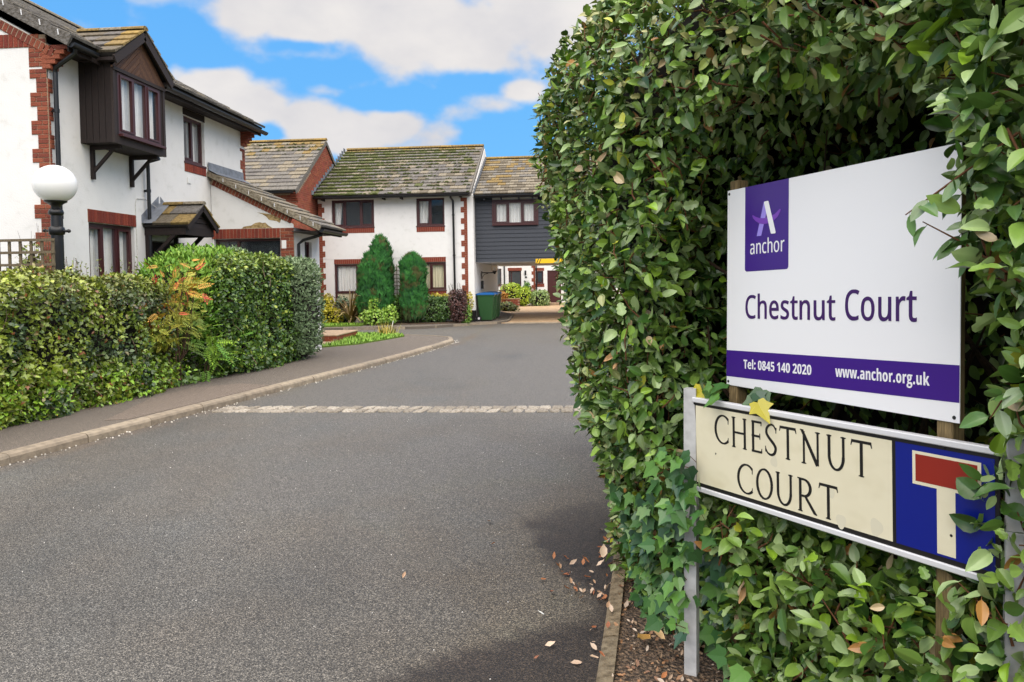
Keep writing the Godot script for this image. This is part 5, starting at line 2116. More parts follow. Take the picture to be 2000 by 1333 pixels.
# Leaves over rounded lobes [centre, radii, squareness, turn]; buried ones are dropped.
func leaves_on(lobes: Array, count: int, depth: float, rough: float) -> Array:
	var areas := []
	var total := 0.0
	for l in lobes:
		var r: Vector3 = l[1]
		var a := r.x * r.y + r.y * r.z + r.x * r.z
		areas.append(a)
		total += a
	var out := []
	for i in lobes.size():
		var l: Array = lobes[i]
		var c: Vector3 = l[0]
		var r: Vector3 = l[1]
		var e: float = l[2]
		var turn := Basis(Vector3.UP, l[3] if l.size() > 3 else 0.0)
		var n := int(count * areas[i] / total)
		for k in n:
			# a face of the cube by its area, then pressed onto the rounded box
			var f := rng.randf() * (r.y * r.z + r.x * r.z + r.x * r.y)
			var s := 1.0 if rng.randf() < 0.5 else -1.0
			var q := Vector3(rng.randf_range(-1, 1), rng.randf_range(-1, 1), rng.randf_range(-1, 1))
			if f < r.y * r.z:
				q.x = s
			elif f < r.y * r.z + r.x * r.z:
				q.y = absf(s) if rng.randf() < 0.8 else -1.0
			else:
				q.z = s
			q /= pnorm(q, e)
			var nn := Vector3(signf(q.x) * pow(absf(q.x), e - 1.0) / r.x, signf(q.y) * pow(absf(q.y), e - 1.0) / r.y, signf(q.z) * pow(absf(q.z), e - 1.0) / r.z).normalized()
			var p := q * r
			var bump := nz.get_noise_3dv((c + p) * 1.3) * rough + nz.get_noise_3dv((c + p) * 4.0) * rough * 0.4
			p += nn * (bump - depth * rng.randf() * rng.randf())
			var w := c + turn * p
			if w.y < 0.04:
				continue
			var buried := false
			for j in lobes.size():
				if j == i:
					continue
				var m: Array = lobes[j]
				var mr: Vector3 = m[1]
				var o: Vector3 = Basis(Vector3.UP, -(m[3] if m.size() > 3 else 0.0)) * (w - m[0])
				if pnorm(o / mr, m[2]) < 1.0 - (depth + 0.05) / minf(mr.x, mini(mr.y, mr.z) if false else minf(mr.y, mr.z)):
					buried = true
					break
			if not buried and ((turn * nn).dot((Vector3(0, 1.65, 0) - w).normalized()) > -0.25 or rng.randf() < 0.3):
				out.append([w, turn * nn, bump])
	return out


func core_of(g: Geo, lobes: Array, shrink: float) -> void:      # the dense dark twiggy inside of a shrub
	for l in lobes:
		var c: Vector3 = l[0]
		var r: Vector3 = l[1] - Vector3.ONE * shrink
		var e: float = l[2]
		var turn := Basis(Vector3.UP, l[3] if l.size() > 3 else 0.0)
		var seg := 14
		var rows := 9
		var at := func(i: int, j: int) -> Vector3:
			var b := -PI / 2 + PI * i / rows
			var a := TAU * j / seg
			var q := Vector3(cos(b) * cos(a), sin(b), cos(b) * sin(a))
			q /= pnorm(q, e)
			var p: Vector3 = c + turn * (q * r)
			p += (turn * q) * nz.get_noise_3dv(p * 3.0) * 0.06
			p.y = maxf(p.y, 0.0)
			return p
		for i in rows:
			for j in seg:
				var a: Vector3 = at.call(i, j)
				var b: Vector3 = at.call(i, j + 1)
				var d: Vector3 = at.call(i + 1, j + 1)
				var f: Vector3 = at.call(i + 1, j)
				g.flip(a, b, d, f, (a + d) / 2 - c)


func twigs(parent: Node3D, lobes: Array, count: int, mat: String, length: float, thick: float, out_by := 0.0) -> void:
	var g := Geo.new()
	for s in leaves_on(lobes, count, 0.12, 0.04):
		var p: Vector3 = s[0]
		var n: Vector3 = s[1]
		var d := (n * 0.35 + rnd_dir() * 0.6 + Vector3.UP * 0.5).normalized()
		var a := p - d * length * 0.75
		var m := p - d * length * 0.3 + rnd_dir() * length * 0.1
		g.tube([a, m, p + n * out_by], [thick, thick * 0.7, thick * 0.35], 5, false)
	if g.v.size():
		part("twigs", g, M[mat], parent, true)


func shrub(o: Node3D, lobes: Array, meshes: Array, mat: String, count: int, size: Vector2, depth: float, rough: float, lean: Vector3, tone: Callable, shrink := 0.16, called := "foliage") -> void:
	var g := Geo.new()
	core_of(g, lobes, shrink)
	if g.v.size():
		part("thicket", g, M.thicket, o)
	var per := []
	for m in meshes:
		per.append([[], []])
	for s in leaves_on(lobes, count, depth, rough):
		var n: Vector3 = s[1]
		var up := (n + rnd_dir() * 0.75 + Vector3.UP * 0.35).normalized()
		var tip := (rnd_dir() + n * 0.45 + lean).normalized()
		var k := rng.randi_range(0, meshes.size() - 1)
		per[k][0].append(aim(s[0], up, tip, rng.randf_range(size.x, size.y), rng.randf_range(0.85, 1.15)))
		per[k][1].append(tone.call(s[0], n, s[2]))
	for k in meshes.size():
		spread(called, meshes[k], M[mat], o, per[k][0], per[k][1])


func mixc(a: Color, b: Color, t: float) -> Color:
	return a.lerp(b, t)


func make_left_planting() -> void:
	# ivy and privet hedge along the footway
	var o := thing("hedge", "long clipped mixed hedge of privet and ivy beside the left footway", "hedge", Vector3(-6.9, 0, -8.0))
	var turn := 0.082
	var lobes := [[Vector3(-6.98, 0.82, -5.6), Vector3(0.62, 0.86, 2.6), 5.0, -turn], [Vector3(-6.72, 0.86, -9.2), Vector3(0.62, 0.88, 2.0), 5.0, -turn], [Vector3(-6.42, 0.26, -9.7), Vector3(0.42, 0.42, 1.9), 2.2, -turn], [Vector3(-6.68, 0.26, -6.8), Vector3(0.42, 0.42, 2.0), 2.2, -turn]]
	var tone := func(p: Vector3, n: Vector3, bump: float) -> Color:
		var c := Color(0.06, 0.11, 0.015).lerp(Color(0.24, 0.33, 0.03), pow(rng.randf(), 1.2))
		var patch := nz.get_noise_3dv(p * 0.9 + Vector3(9, 2, 4))
		if patch > 0.08:
			c = c.lerp(Color(0.36, 0.44, 0.04), 0.55)
		elif patch < -0.16:
			c = c.lerp(Color(0.035, 0.07, 0.04), 0.7)
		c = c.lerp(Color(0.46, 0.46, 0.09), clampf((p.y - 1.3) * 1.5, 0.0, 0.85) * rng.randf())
		if p.y < 0.6 and rng.randf() < 0.35:
			c = Color(0.28, 0.48, 0.04)
		var r := rng.randf()
		if r < 0.025:
			c = Color(0.32, 0.12, 0.04)
		elif r < 0.06:
			c = Color(0.30, 0.26, 0.12)
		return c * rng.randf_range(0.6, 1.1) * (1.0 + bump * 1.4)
	shrub(o, lobes, [small_leaf(0), small_leaf(1), small_leaf(2), ivy_mesh(0)], "leaf", 110000, Vector2(0.035, 0.075), 0.26, 0.20, Vector3(0, -0.1, 0), tone, 0.30)
	twigs(o, lobes, 420, "pale_twig", 0.35, 0.006, 0.03)
	# creeping ivy along the foot of the hedge
	var iv := thing("ivy", "ground ivy spilling from the hedge foot onto the left footway", "ivy", Vector3(-6.0, 0.09, -10.5))
	var xf := []
	var cs := []
	for i in 2600:
		var t := rng.randf()
		var z := -6.0 - 9.2 * t
		var x0 := -6.52 + (-z - 7.9) * 0.118
		var x := x0 + rng.randf_range(-0.25, 0.16) + nz.get_noise_2d(z * 1.2, 3.0) * 0.2
		var y := 0.10 + rng.randf() * 0.09
		var n := (Vector3(0.5, 1.0, 0.2) + rnd_dir() * 0.5).normalized()
		xf.append(aim(Vector3(x, y, z), n, rnd_dir() + Vector3(0.3, -0.1, 0), rng.randf_range(0.035, 0.075)))
		cs.append(Color(0.07, 0.14, 0.03).lerp(Color(0.18, 0.30, 0.04), rng.randf()) * rng.randf_range(0.8, 1.2))
	spread("foliage", ivy_mesh(0), M.leaf, iv, xf, cs)
	# orange and red feathered shrub growing through the hedge
	o = thing("sumac_shrub", "shrub with orange, red and yellow feathered leaves growing through the hedge", "shrub", Vector3(-6.2, 0, -11.1))
	var base := Vector3(-6.2, 0.2, -11.15)
	xf = []
	cs = []
	var g := Geo.new()
	for i in 26:
		var a := rng.randf() * TAU
		var e := base + Vector3(cos(a) * rng.randf_range(0.1, 0.5) + 0.02, rng.randf_range(0.7, 1.75), sin(a) * rng.randf_range(0.2, 0.95))
		var m := base.lerp(e, 0.5) + rnd_dir() * 0.12
		g.tube([base + rnd_dir() * 0.15, m, e], [0.016, 0.012, 0.005], 5, false)
		for k in 20:
			var p := m.lerp(e, rng.randf_range(0.2, 1.08)) + rnd_dir() * 0.15
			var d := ((e - base) * Vector3(1, 0.25, 1) * 0.8 + rnd_dir() * 0.8 + Vector3(0.5, 0.0, 0.35)).normalized()
			xf.append(aim(p, (Vector3(0.5, 0.9, 0.4) + rnd_dir() * 0.5).normalized(), d, rng.randf_range(0.10, 0.21)))
			var h := (p.y - 0.9) / 1.2 + rng.randf_range(-0.35, 0.35) + (p.z + 11.1) * 0.45
			var c := Color(0.13, 0.24, 0.03).lerp(Color(0.52, 0.46, 0.05), clampf(h + 0.35, 0.0, 1.0))
			if h > 0.55:
				c = c.lerp(Color(0.66, 0.27, 0.05), clampf(h, 0.0, 0.9))
			if h > 0.5 and rng.randf() < 0.3:
				c = Color(0.70, 0.09, 0.05)
			cs.append(c * rng.randf_range(0.8, 1.15))
	part("stems", g, M.bark, o)
	spread("foliage", pinnate_mesh(), M.leaf_dull, o, xf, cs)
	# green feathered suckers of the same kind lower down
	o = thing("sumac_shrub", "low bright green feathered suckers at the foot of the dark hedge", "shrub", Vector3(-5.9, 0, -12.2))
	xf = []
	cs = []
	g = Geo.new()
	for i in 16:
		var b := Vector3(-5.95 + rng.randf_range(-0.1, 0.05), 0.1, -11.6 - rng.randf() * 1.9)
		var e := b + Vector3(0.12 + rng.randf() * 0.15, rng.randf_range(0.35, 1.3), rng.randf_range(-0.2, 0.2))
		g.tube([b, b.lerp(e, 0.5) + rnd_dir() * 0.05, e], [0.01, 0.008, 0.003], 5, false)
		for k in 8:
			var p := b.lerp(e, rng.randf_range(0.35, 1.0))
			xf.append(aim(p, (Vector3(0.4, 1.0, 0.3) + rnd_dir() * 0.4).normalized(), (rnd_dir() + Vector3(0.8, 0.1, 0.3)).normalized(), rng.randf_range(0.16, 0.30)))
			cs.append(Color(0.10, 0.26, 0.02).lerp(Color(0.26, 0.42, 0.03), rng.randf()))
	part("stems", g, M.bark, o)
	spread("foliage", pinnate_mesh(), M.leaf_dull, o, xf, cs)
	# bright feathery green shrub behind
	o = thing("shrub", "bright light green feathery shrub rising behind the orange leaved shrub", "shrub", Vector3(-6.5, 0, -12.1))
	lobes = [[Vector3(-6.4, 1.33, -12.7), Vector3(0.62, 0.92, 1.0), 2.6, -turn], [Vector3(-6.5, 1.25, -11.9), Vector3(0.5, 0.85, 0.7), 2.6, -turn]]
	shrub(o, lobes, [narrow_leaf(), small_leaf(2)], "leaf_dull", 9000, Vector2(0.06, 0.12), 0.2, 0.12, Vector3(0, 0.9, 0), func(p, _n, _b): return Color(0.11, 0.26, 0.02).lerp(Color(0.27, 0.44, 0.045), rng.randf() * clampf(p.y - 0.7, 0.2, 1.0)) * rng.randf_range(0.8, 1.2))
	twigs(o, lobes, 90, "pale_twig", 0.3, 0.006, 0.02)
	# dark glossy hedge towards the entrance
	o = thing("hedge", "dark green glossy hedge between the feathery shrub and the path", "hedge", Vector3(-5.9, 0, -13.6))
	lobes = [[Vector3(-6.13, 1.05, -13.55), Vector3(0.62, 1.08, 1.55), 4.5, -turn]]
	tone = func(p: Vector3, _n: Vector3, bump: float) -> Color:
		var c := Color(0.03, 0.075, 0.012).lerp(Color(0.13, 0.235, 0.025), pow(rng.randf(), 1.6))
		c = c.lerp(Color(0.34, 0.42, 0.06), clampf((p.y - 1.75) * 2.4, 0.0, 0.85) * rng.randf())
		if rng.randf() < 0.05:
			c = Color(0.32, 0.38, 0.05)
		return c * rng.randf_range(0.75, 1.25) * (1.0 + bump * 0.7)
	shrub(o, lobes, [small_leaf(0), small_leaf(1)], "leaf", 26000, Vector2(0.045, 0.085), 0.24, 0.18, Vector3.ZERO, tone, 0.28)
	twigs(o, lobes, 160, "pale_twig", 0.4, 0.007, 0.02)
	# grey green shrub at the end
	o = thing("shrub", "tall grey green feathery shrub at the far end of the hedge", "shrub", Vector3(-6.0, 0, -15.0))
	lobes = [[Vector3(-5.86, 1.06, -14.95), Vector3(0.66, 1.10, 0.7), 3.0, 0.0], [Vector3(-6.45, 1.25, -13.9), Vector3(0.55, 0.98, 0.8), 2.6, 0.0]]
	tone = func(p: Vector3, _n: Vector3, _b: float) -> Color:
		return Color(0.09, 0.15, 0.06).lerp(Color(0.34, 0.43, 0.24), clampf(p.y - 0.9, 0.3, 1.0) * rng.randf()) * rng.randf_range(0.8, 1.2)
	shrub(o, lobes, [narrow_leaf(), small_leaf(2)], "leaf_dull", 26000, Vector2(0.055, 0.11), 0.18, 0.14, Vector3(0.0, 0.6, 0), tone, 0.07)
	# trellis panel and yellow bush behind the hedge at the frame's edge
	var tr := thing("trellis", "weathered wooden trellis panel standing behind the hedge beside the lamp post", "trellis", Vector3(-7.25, 0.1, -9.7))
	for i in 6:
		var x := -7.75 + i * 0.155
		beam(tr, "slat", Vector3(x, 0.1, -9.7), Vector3(x, 2.27 - 0.0, -9.7), 0.035, 0.02, "weathered_wood", Vector3.BACK)
	for i in 4:
		var y := 2.255 - i * 0.165
		beam(tr, "slat", Vector3(-7.8, y, -9.68), Vector3(-6.94, y, -9.68), 0.02, 0.035, "weathered_wood")
	o = thing("bush", "yellow green bush behind the trellis panel", "bush", Vector3(-7.5, 0, -9.98))
	lobes = [[Vector3(-7.5, 1.12, -9.98), Vector3(0.28, 1.13, 0.2), 2.4, 0.0], [Vector3(-7.4, 0.95, -9.93), Vector3(0.2, 1.02, 0.18), 2.4, 0.0]]
	shrub(o, lobes, [small_leaf(0), small_leaf(1)], "leaf", 3600, Vector2(0.04, 0.075), 0.2, 0.12, Vector3.ZERO, func(_p, _n, _b): return Color(0.13, 0.2, 0.03).lerp(Color(0.34, 0.33, 0.06), rng.randf()) * rng.randf_range(0.8, 1.2))
	o = thing("bare_shrub", "thin bare twigs rising over the trellis panel", "shrub", Vector3(-7.3, 1.0, -9.95))
	g = Geo.new()
	for i in 22:
		var b := Vector3(-7.3 + rng.randf_range(-0.1, 0.1), 1.0, -9.95)
		var e := b + Vector3(rng.randf_range(-0.28, 0.28), rng.randf_range(0.9, 1.5), rng.randf_range(-0.1, 0.1))
		g.tube([b, b.lerp(e, 0.6) + rnd_dir() * 0.05, e], [0.006, 0.004, 0.002], 4, false)
	part("twigs", g, M.pale_twig, o, true)
	# sprigs standing above the hedge top
	o = thing("tall_sprigs", "wispy green sprigs standing above the hedge by the lamp post", "plant", Vector3(-6.8, 1.4, -9.9))
	g = Geo.new()
	xf = []
	cs = []
	for i in 34:
		var b := Vector3(-6.75 + rng.randf_range(-0.25, 0.3), 1.55, -9.4 - rng.randf() * 2.2)
		var e := b + Vector3(rng.randf_range(-0.08, 0.08), rng.randf_range(0.12, 0.5), rng.randf_range(-0.1, 0.1))
		g.tube([b, e], [0.004, 0.002], 4, false)
		for k in 9:
			xf.append(aim(b.lerp(e, rng.randf_range(0.3, 1.0)), rnd_dir(), rnd_dir() + Vector3.UP * 0.5, rng.randf_range(0.025, 0.05)))
			cs.append(Color(0.14, 0.2, 0.05).lerp(Color(0.3, 0.33, 0.12), rng.randf()))
	part("stems", g, M.twig, o)
	spread("foliage", small_leaf(0), M.leaf, o, xf, cs)


func make_street_lamp() -> void:
	var o := thing("street_lamp", "black cast iron lamp post with large white globe behind the left hedge", "street lamp", Vector3(-7.13, 0, -10.0))
	var at := Vector3(-7.13, 0, -10.0)
	var g := Geo.new()
	g.lathe([Vector2(0.14, 0.0), Vector2(0.14, 0.5), Vector2(0.11, 0.58), Vector2(0.085, 0.66), Vector2(0.078, 1.4), Vector2(0.074, 2.34)], at, 20)
	var post := part("post", g, M.iron, o)
	g = Geo.new()
	g.lathe([Vector2(0.074, 2.33), Vector2(0.10, 2.35), Vector2(0.105, 2.40), Vector2(0.095, 2.44), Vector2(0.07, 2.455), Vector2(0.066, 2.60), Vector2(0.09, 2.615), Vector2(0.098, 2.645), Vector2(0.085, 2.68), Vector2(0.06, 2.70), Vector2(0.062, 2.735), Vector2(0.10, 2.765), Vector2(0.14, 2.785), Vector2(0.145, 2.80), Vector2(0.0, 2.80)], at, 20)
	part("neck", g, M.iron, post)
	g = Geo.new()
	g.tube([at + Vector3(-0.17, 2.40, 0), at + Vector3(0.18, 2.385, 0)], [0.017, 0.017], 8)
	for s in [-1.0, 1.0]:
		g.lathe([Vector2(0, -0.028), Vector2(0.022, -0.018), Vector2(0.03, 0), Vector2(0.022, 0.018), Vector2(0, 0.028)], at + Vector3(0.175 * s, 2.395 - 0.008 * s, 0), 10)
	part("ladder_bar", g, M.iron, post)
	g = Geo.new()
	var prof := []
	for i in 25:
		var a := -PI / 2 + PI * i / 24
		prof.append(Vector2(0.275 * cos(a), 0.262 * sin(a)))
	g.lathe(prof, at + Vector3(0, 3.03, 0), 40)
	part("globe", g, M.opal_globe, o)


func make_garden_planting() -> void:
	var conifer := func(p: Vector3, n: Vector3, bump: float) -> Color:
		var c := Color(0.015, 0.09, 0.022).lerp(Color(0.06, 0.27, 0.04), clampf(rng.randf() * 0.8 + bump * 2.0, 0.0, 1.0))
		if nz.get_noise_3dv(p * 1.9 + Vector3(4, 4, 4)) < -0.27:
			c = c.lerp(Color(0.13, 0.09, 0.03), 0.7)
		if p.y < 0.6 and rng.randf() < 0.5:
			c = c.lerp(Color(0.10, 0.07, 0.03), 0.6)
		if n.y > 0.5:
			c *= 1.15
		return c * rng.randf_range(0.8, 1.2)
	var o := thing("conifer", "tallest clipped conifer with a peak on its right, before the white house window", "conifer", Vector3(-7.05, 0.1, -26.55), "clipped conifers before the white house")
	var lobes := [[Vector3(-6.93, 1.65, -26.65), Vector3(0.36, 1.42, 0.5), 2.6, 0.0], [Vector3(-7.2, 1.35, -26.6), Vector3(0.46, 1.2, 0.55), 2.6, 0.0], [Vector3(-7.35, 1.1, -26.5), Vector3(0.36, 0.92, 0.45), 2.6, 0.0], [Vector3(-6.85, 1.0, -26.4), Vector3(0.34, 0.85, 0.4), 2.6, 0.0]]
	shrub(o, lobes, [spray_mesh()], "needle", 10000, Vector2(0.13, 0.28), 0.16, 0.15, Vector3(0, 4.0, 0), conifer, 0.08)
	var g := Geo.new()
	g.tube([Vector3(-7.05, 0.1, -26.6), Vector3(-7.0, 1.2, -26.6)], [0.09, 0.05], 8)
	part("trunk", g, M.bark, o)
	o = thing("conifer", "shorter clipped conifer with a rounded top, right of the trellis", "conifer", Vector3(-5.78, 0.1, -26.6), "clipped conifers before the white house")
	lobes = [[Vector3(-5.78, 1.3, -26.6), Vector3(0.40, 1.12, 0.5), 2.8, 0.0], [Vector3(-5.76, 0.85, -26.55), Vector3(0.44, 0.8, 0.52), 2.8, 0.0]]
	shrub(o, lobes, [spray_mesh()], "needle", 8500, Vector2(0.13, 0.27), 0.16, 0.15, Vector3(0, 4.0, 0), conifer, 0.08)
	g = Geo.new()
	g.tube([Vector3(-5.78, 0.1, -26.6), Vector3(-5.78, 1.0, -26.6)], [0.08, 0.05], 8)
	part("trunk", g, M.bark, o)
	# low shrubs, left to right
	var plain := func(a: Color, b: Color) -> Callable:
		return func(_p, _n, _b) -> Color: return a.lerp(b, rng.randf()) * rng.randf_range(0.75, 1.25)
	var list := [
		["yellow_shrub", "bright yellow leaved shrub at the left corner of the white house", [[Vector3(-8.95, 0.6, -26.75), Vector3(0.26, 0.55, 0.3), 2.3], [Vector3(-8.75, 0.38, -26.6), Vector3(0.42, 0.3, 0.3), 2.3]], Color(0.40, 0.35, 0.02), Color(0.62, 0.54, 0.05), 2200, Vector2(0.06, 0.1)],
		["grey_shrub", "small grey green shrub between the yellow shrub and the flax", [[Vector3(-8.5, 0.55, -27.1), Vector3(0.25, 0.5, 0.25), 2.3]], Color(0.08, 0.15, 0.07), Color(0.2, 0.27, 0.16), 900, Vector2(0.05, 0.1)],
		["bronze_shrub", "open bronze leaved shrub between the flax and the tallest conifer", [[Vector3(-7.62, 0.62, -26.7), Vector3(0.36, 0.6, 0.35), 2.2]], Color(0.12, 0.075, 0.025), Color(0.32, 0.22, 0.08), 1500, Vector2(0.06, 0.11)],
		["light_green_shrub", "fresh light green shrub spilling at the foot of the tallest conifer", [[Vector3(-7.0, 0.36, -26.1), Vector3(0.55, 0.26, 0.3), 2.2], [Vector3(-6.55, 0.42, -26.15), Vector3(0.28, 0.32, 0.26), 2.2], [Vector3(-7.05, 0.75, -26.05), Vector3(0.16, 0.3, 0.14), 2.0]], Color(0.14, 0.30, 0.03), Color(0.40, 0.56, 0.09), 1900, Vector2(0.07, 0.12)],
		["green_shrub", "rounded mid green shrub between the two conifers", [[Vector3(-6.33, 0.6, -26.75), Vector3(0.34, 0.5, 0.35), 2.6]], Color(0.04, 0.11, 0.02), Color(0.14, 0.28, 0.03), 2200, Vector2(0.05, 0.09)],
		["dark_shrub", "dark leafy shrub low behind the shorter conifer", [[Vector3(-5.1, 0.55, -26.75), Vector3(0.5, 0.5, 0.38), 2.8], [Vector3(-4.75, 0.6, -26.8), Vector3(0.42, 0.42, 0.36), 2.8]], Color(0.03, 0.075, 0.02), Color(0.11, 0.19, 0.04), 4200, Vector2(0.05, 0.09)],
		["golden_shrub", "golden edged shrub showing above the dark leafy shrub", [[Vector3(-4.85, 0.8, -27.15), Vector3(0.6, 0.33, 0.22), 2.4], [Vector3(-3.98, 0.75, -27.2), Vector3(0.18, 0.4, 0.2), 2.4]], Color(0.42, 0.36, 0.03), Color(0.66, 0.56, 0.08), 1700, Vector2(0.05, 0.09)],
		["purple_shrub", "dark purple brown barberry shrub beside the red brick corner", [[Vector3(-4.22, 0.72, -26.75), Vector3(0.32, 0.50, 0.35), 2.8], [Vector3(-4.15, 0.5, -26.7), Vector3(0.3, 0.4, 0.35), 2.8]], Color(0.045, 0.02, 0.018), Color(0.13, 0.055, 0.045), 3400, Vector2(0.045, 0.08)],
		["corner_shrub", "small green shrub at the foot of the red brick corner", [[Vector3(-3.92, 0.4, -26.7), Vector3(0.18, 0.42, 0.2), 2.4]], Color(0.06, 0.15, 0.02), Color(0.2, 0.34, 0.05), 900, Vector2(0.05, 0.09)],
	]
	for k in list:
		var first: Vector3 = k[2][0][0]
		o = thing(k[0], k[1], "shrub", Vector3(first.x, 0.1, first.z))
		shrub(o, k[2], [small_leaf(0), small_leaf(1)], "leaf", k[5], k[6], 0.14, 0.12, Vector3(0, 0.3, 0), plain.call(k[3], k[4]), 0.1)
	# sprays of the barberry standing up
	g = Geo.new()
	for i in 30:
		var b := Vector3(-4.2 + rng.randf_range(-0.3, 0.3), 1.1, -26.75 + rng.randf_range(-0.2, 0.2))
		g.tube([b, b + Vector3(rng.randf_range(-0.15, 0.15), rng.randf_range(0.15, 0.45), 0)], [0.006, 0.003], 4, false)
	part("twigs", g, M.dark_wood, o, true)
	# flax: arching strap leaves
	o = thing("flax_plant", "bronze flax with arching strap leaves below the white house door", "plant", Vector3(-7.98, 0.12, -26.35))
	g = Geo.new()
	g.coloured = true
	for i in 46:
		var a := rng.randf() * TAU
		var d := Vector3(cos(a), 0, sin(a))
		var l := rng.randf_range(0.8, 1.6)
		var rise := rng.randf_range(0.55, 1.25)
		var s := d.cross(Vector3.UP) * 0.04
		var prev := Vector3(-7.98, 0.12, -26.35) + d * 0.05
		var col := Color(0.16, 0.09, 0.035).lerp(Color(0.46, 0.36, 0.16), rng.randf())
		var n := (Vector3.UP + d * 0.4).normalized()
		for k in 6:
			var t := (k + 1) / 6.0
			var q := Vector3(-7.98, 0.12, -26.35) + d * (0.05 + l * 0.75 * t * t * 0.8 + l * 0.2 * t) + Vector3.UP * (l * rise * t - 0.5 * l * t * t * t)
			var w0 := 1.0 - (t - 0.166) * 0.7
			var w1 := (1.0 - t * 0.7) if k < 5 else 0.02
			g.tri_c(prev - s * w0, prev + s * w0, q + s * w1, n, n, n, col, col, col)
			g.tri_c(prev - s * w0, q + s * w1, q - s * w1, n, n, n, col, col, col)
			prev = q
	part("leaves", g, M.blade, o)
	# dry tuft and a marker stick at the tip of the corner lawn
	o = thing("dry_tuft", "tuft of tall yellowing grass at the tip of the corner lawn", "grass tuft", Vector3(-5.35, 0.1, -21.2))
	g = Geo.new()
	g.coloured = true
	for i in 150:
		var b := Vector3(-5.4 + rng.randfn(0.0, 0.13), 0.1, -21.15 + rng.randfn(0.0, 0.12))
		var e := b + Vector3(rng.randf_range(-0.14, 0.14), rng.randf_range(0.12, 0.38), rng.randf_range(-0.1, 0.1))
		var col := Color(0.50, 0.33, 0.03).lerp(Color(0.2, 0.26, 0.04), rng.randf())
		g.tri_c(b - Vector3(0.011, 0, 0), b + Vector3(0.011, 0, 0), e, Vector3.UP, Vector3.UP, Vector3.UP, col, col, col)
	part("blades", g, M.blade, o)
	o = thing("marker_stick", "thin white stick leaning beside the yellowing grass tuft", "stick", Vector3(-5.2, 0.1, -21.15))
	g = Geo.new()
	g.tube([Vector3(-5.26, 0.1, -21.1), Vector3(-5.18, 0.5, -21.12)], [0.012, 0.012], 6)
	part("shaft", g, M.white_paint, o)
	# pale stone among the bed
	o = thing("stone", "pale rounded stone at the foot of the bronze shrub", "stone", Vector3(-7.55, 0.13, -26.2))
	g = Geo.new()
	core_of(g, [[Vector3(-7.55, 0.2, -26.2), Vector3(0.2, 0.16, 0.14), 2.4]], 0.0)
	part("body", g, M.sett2, o)


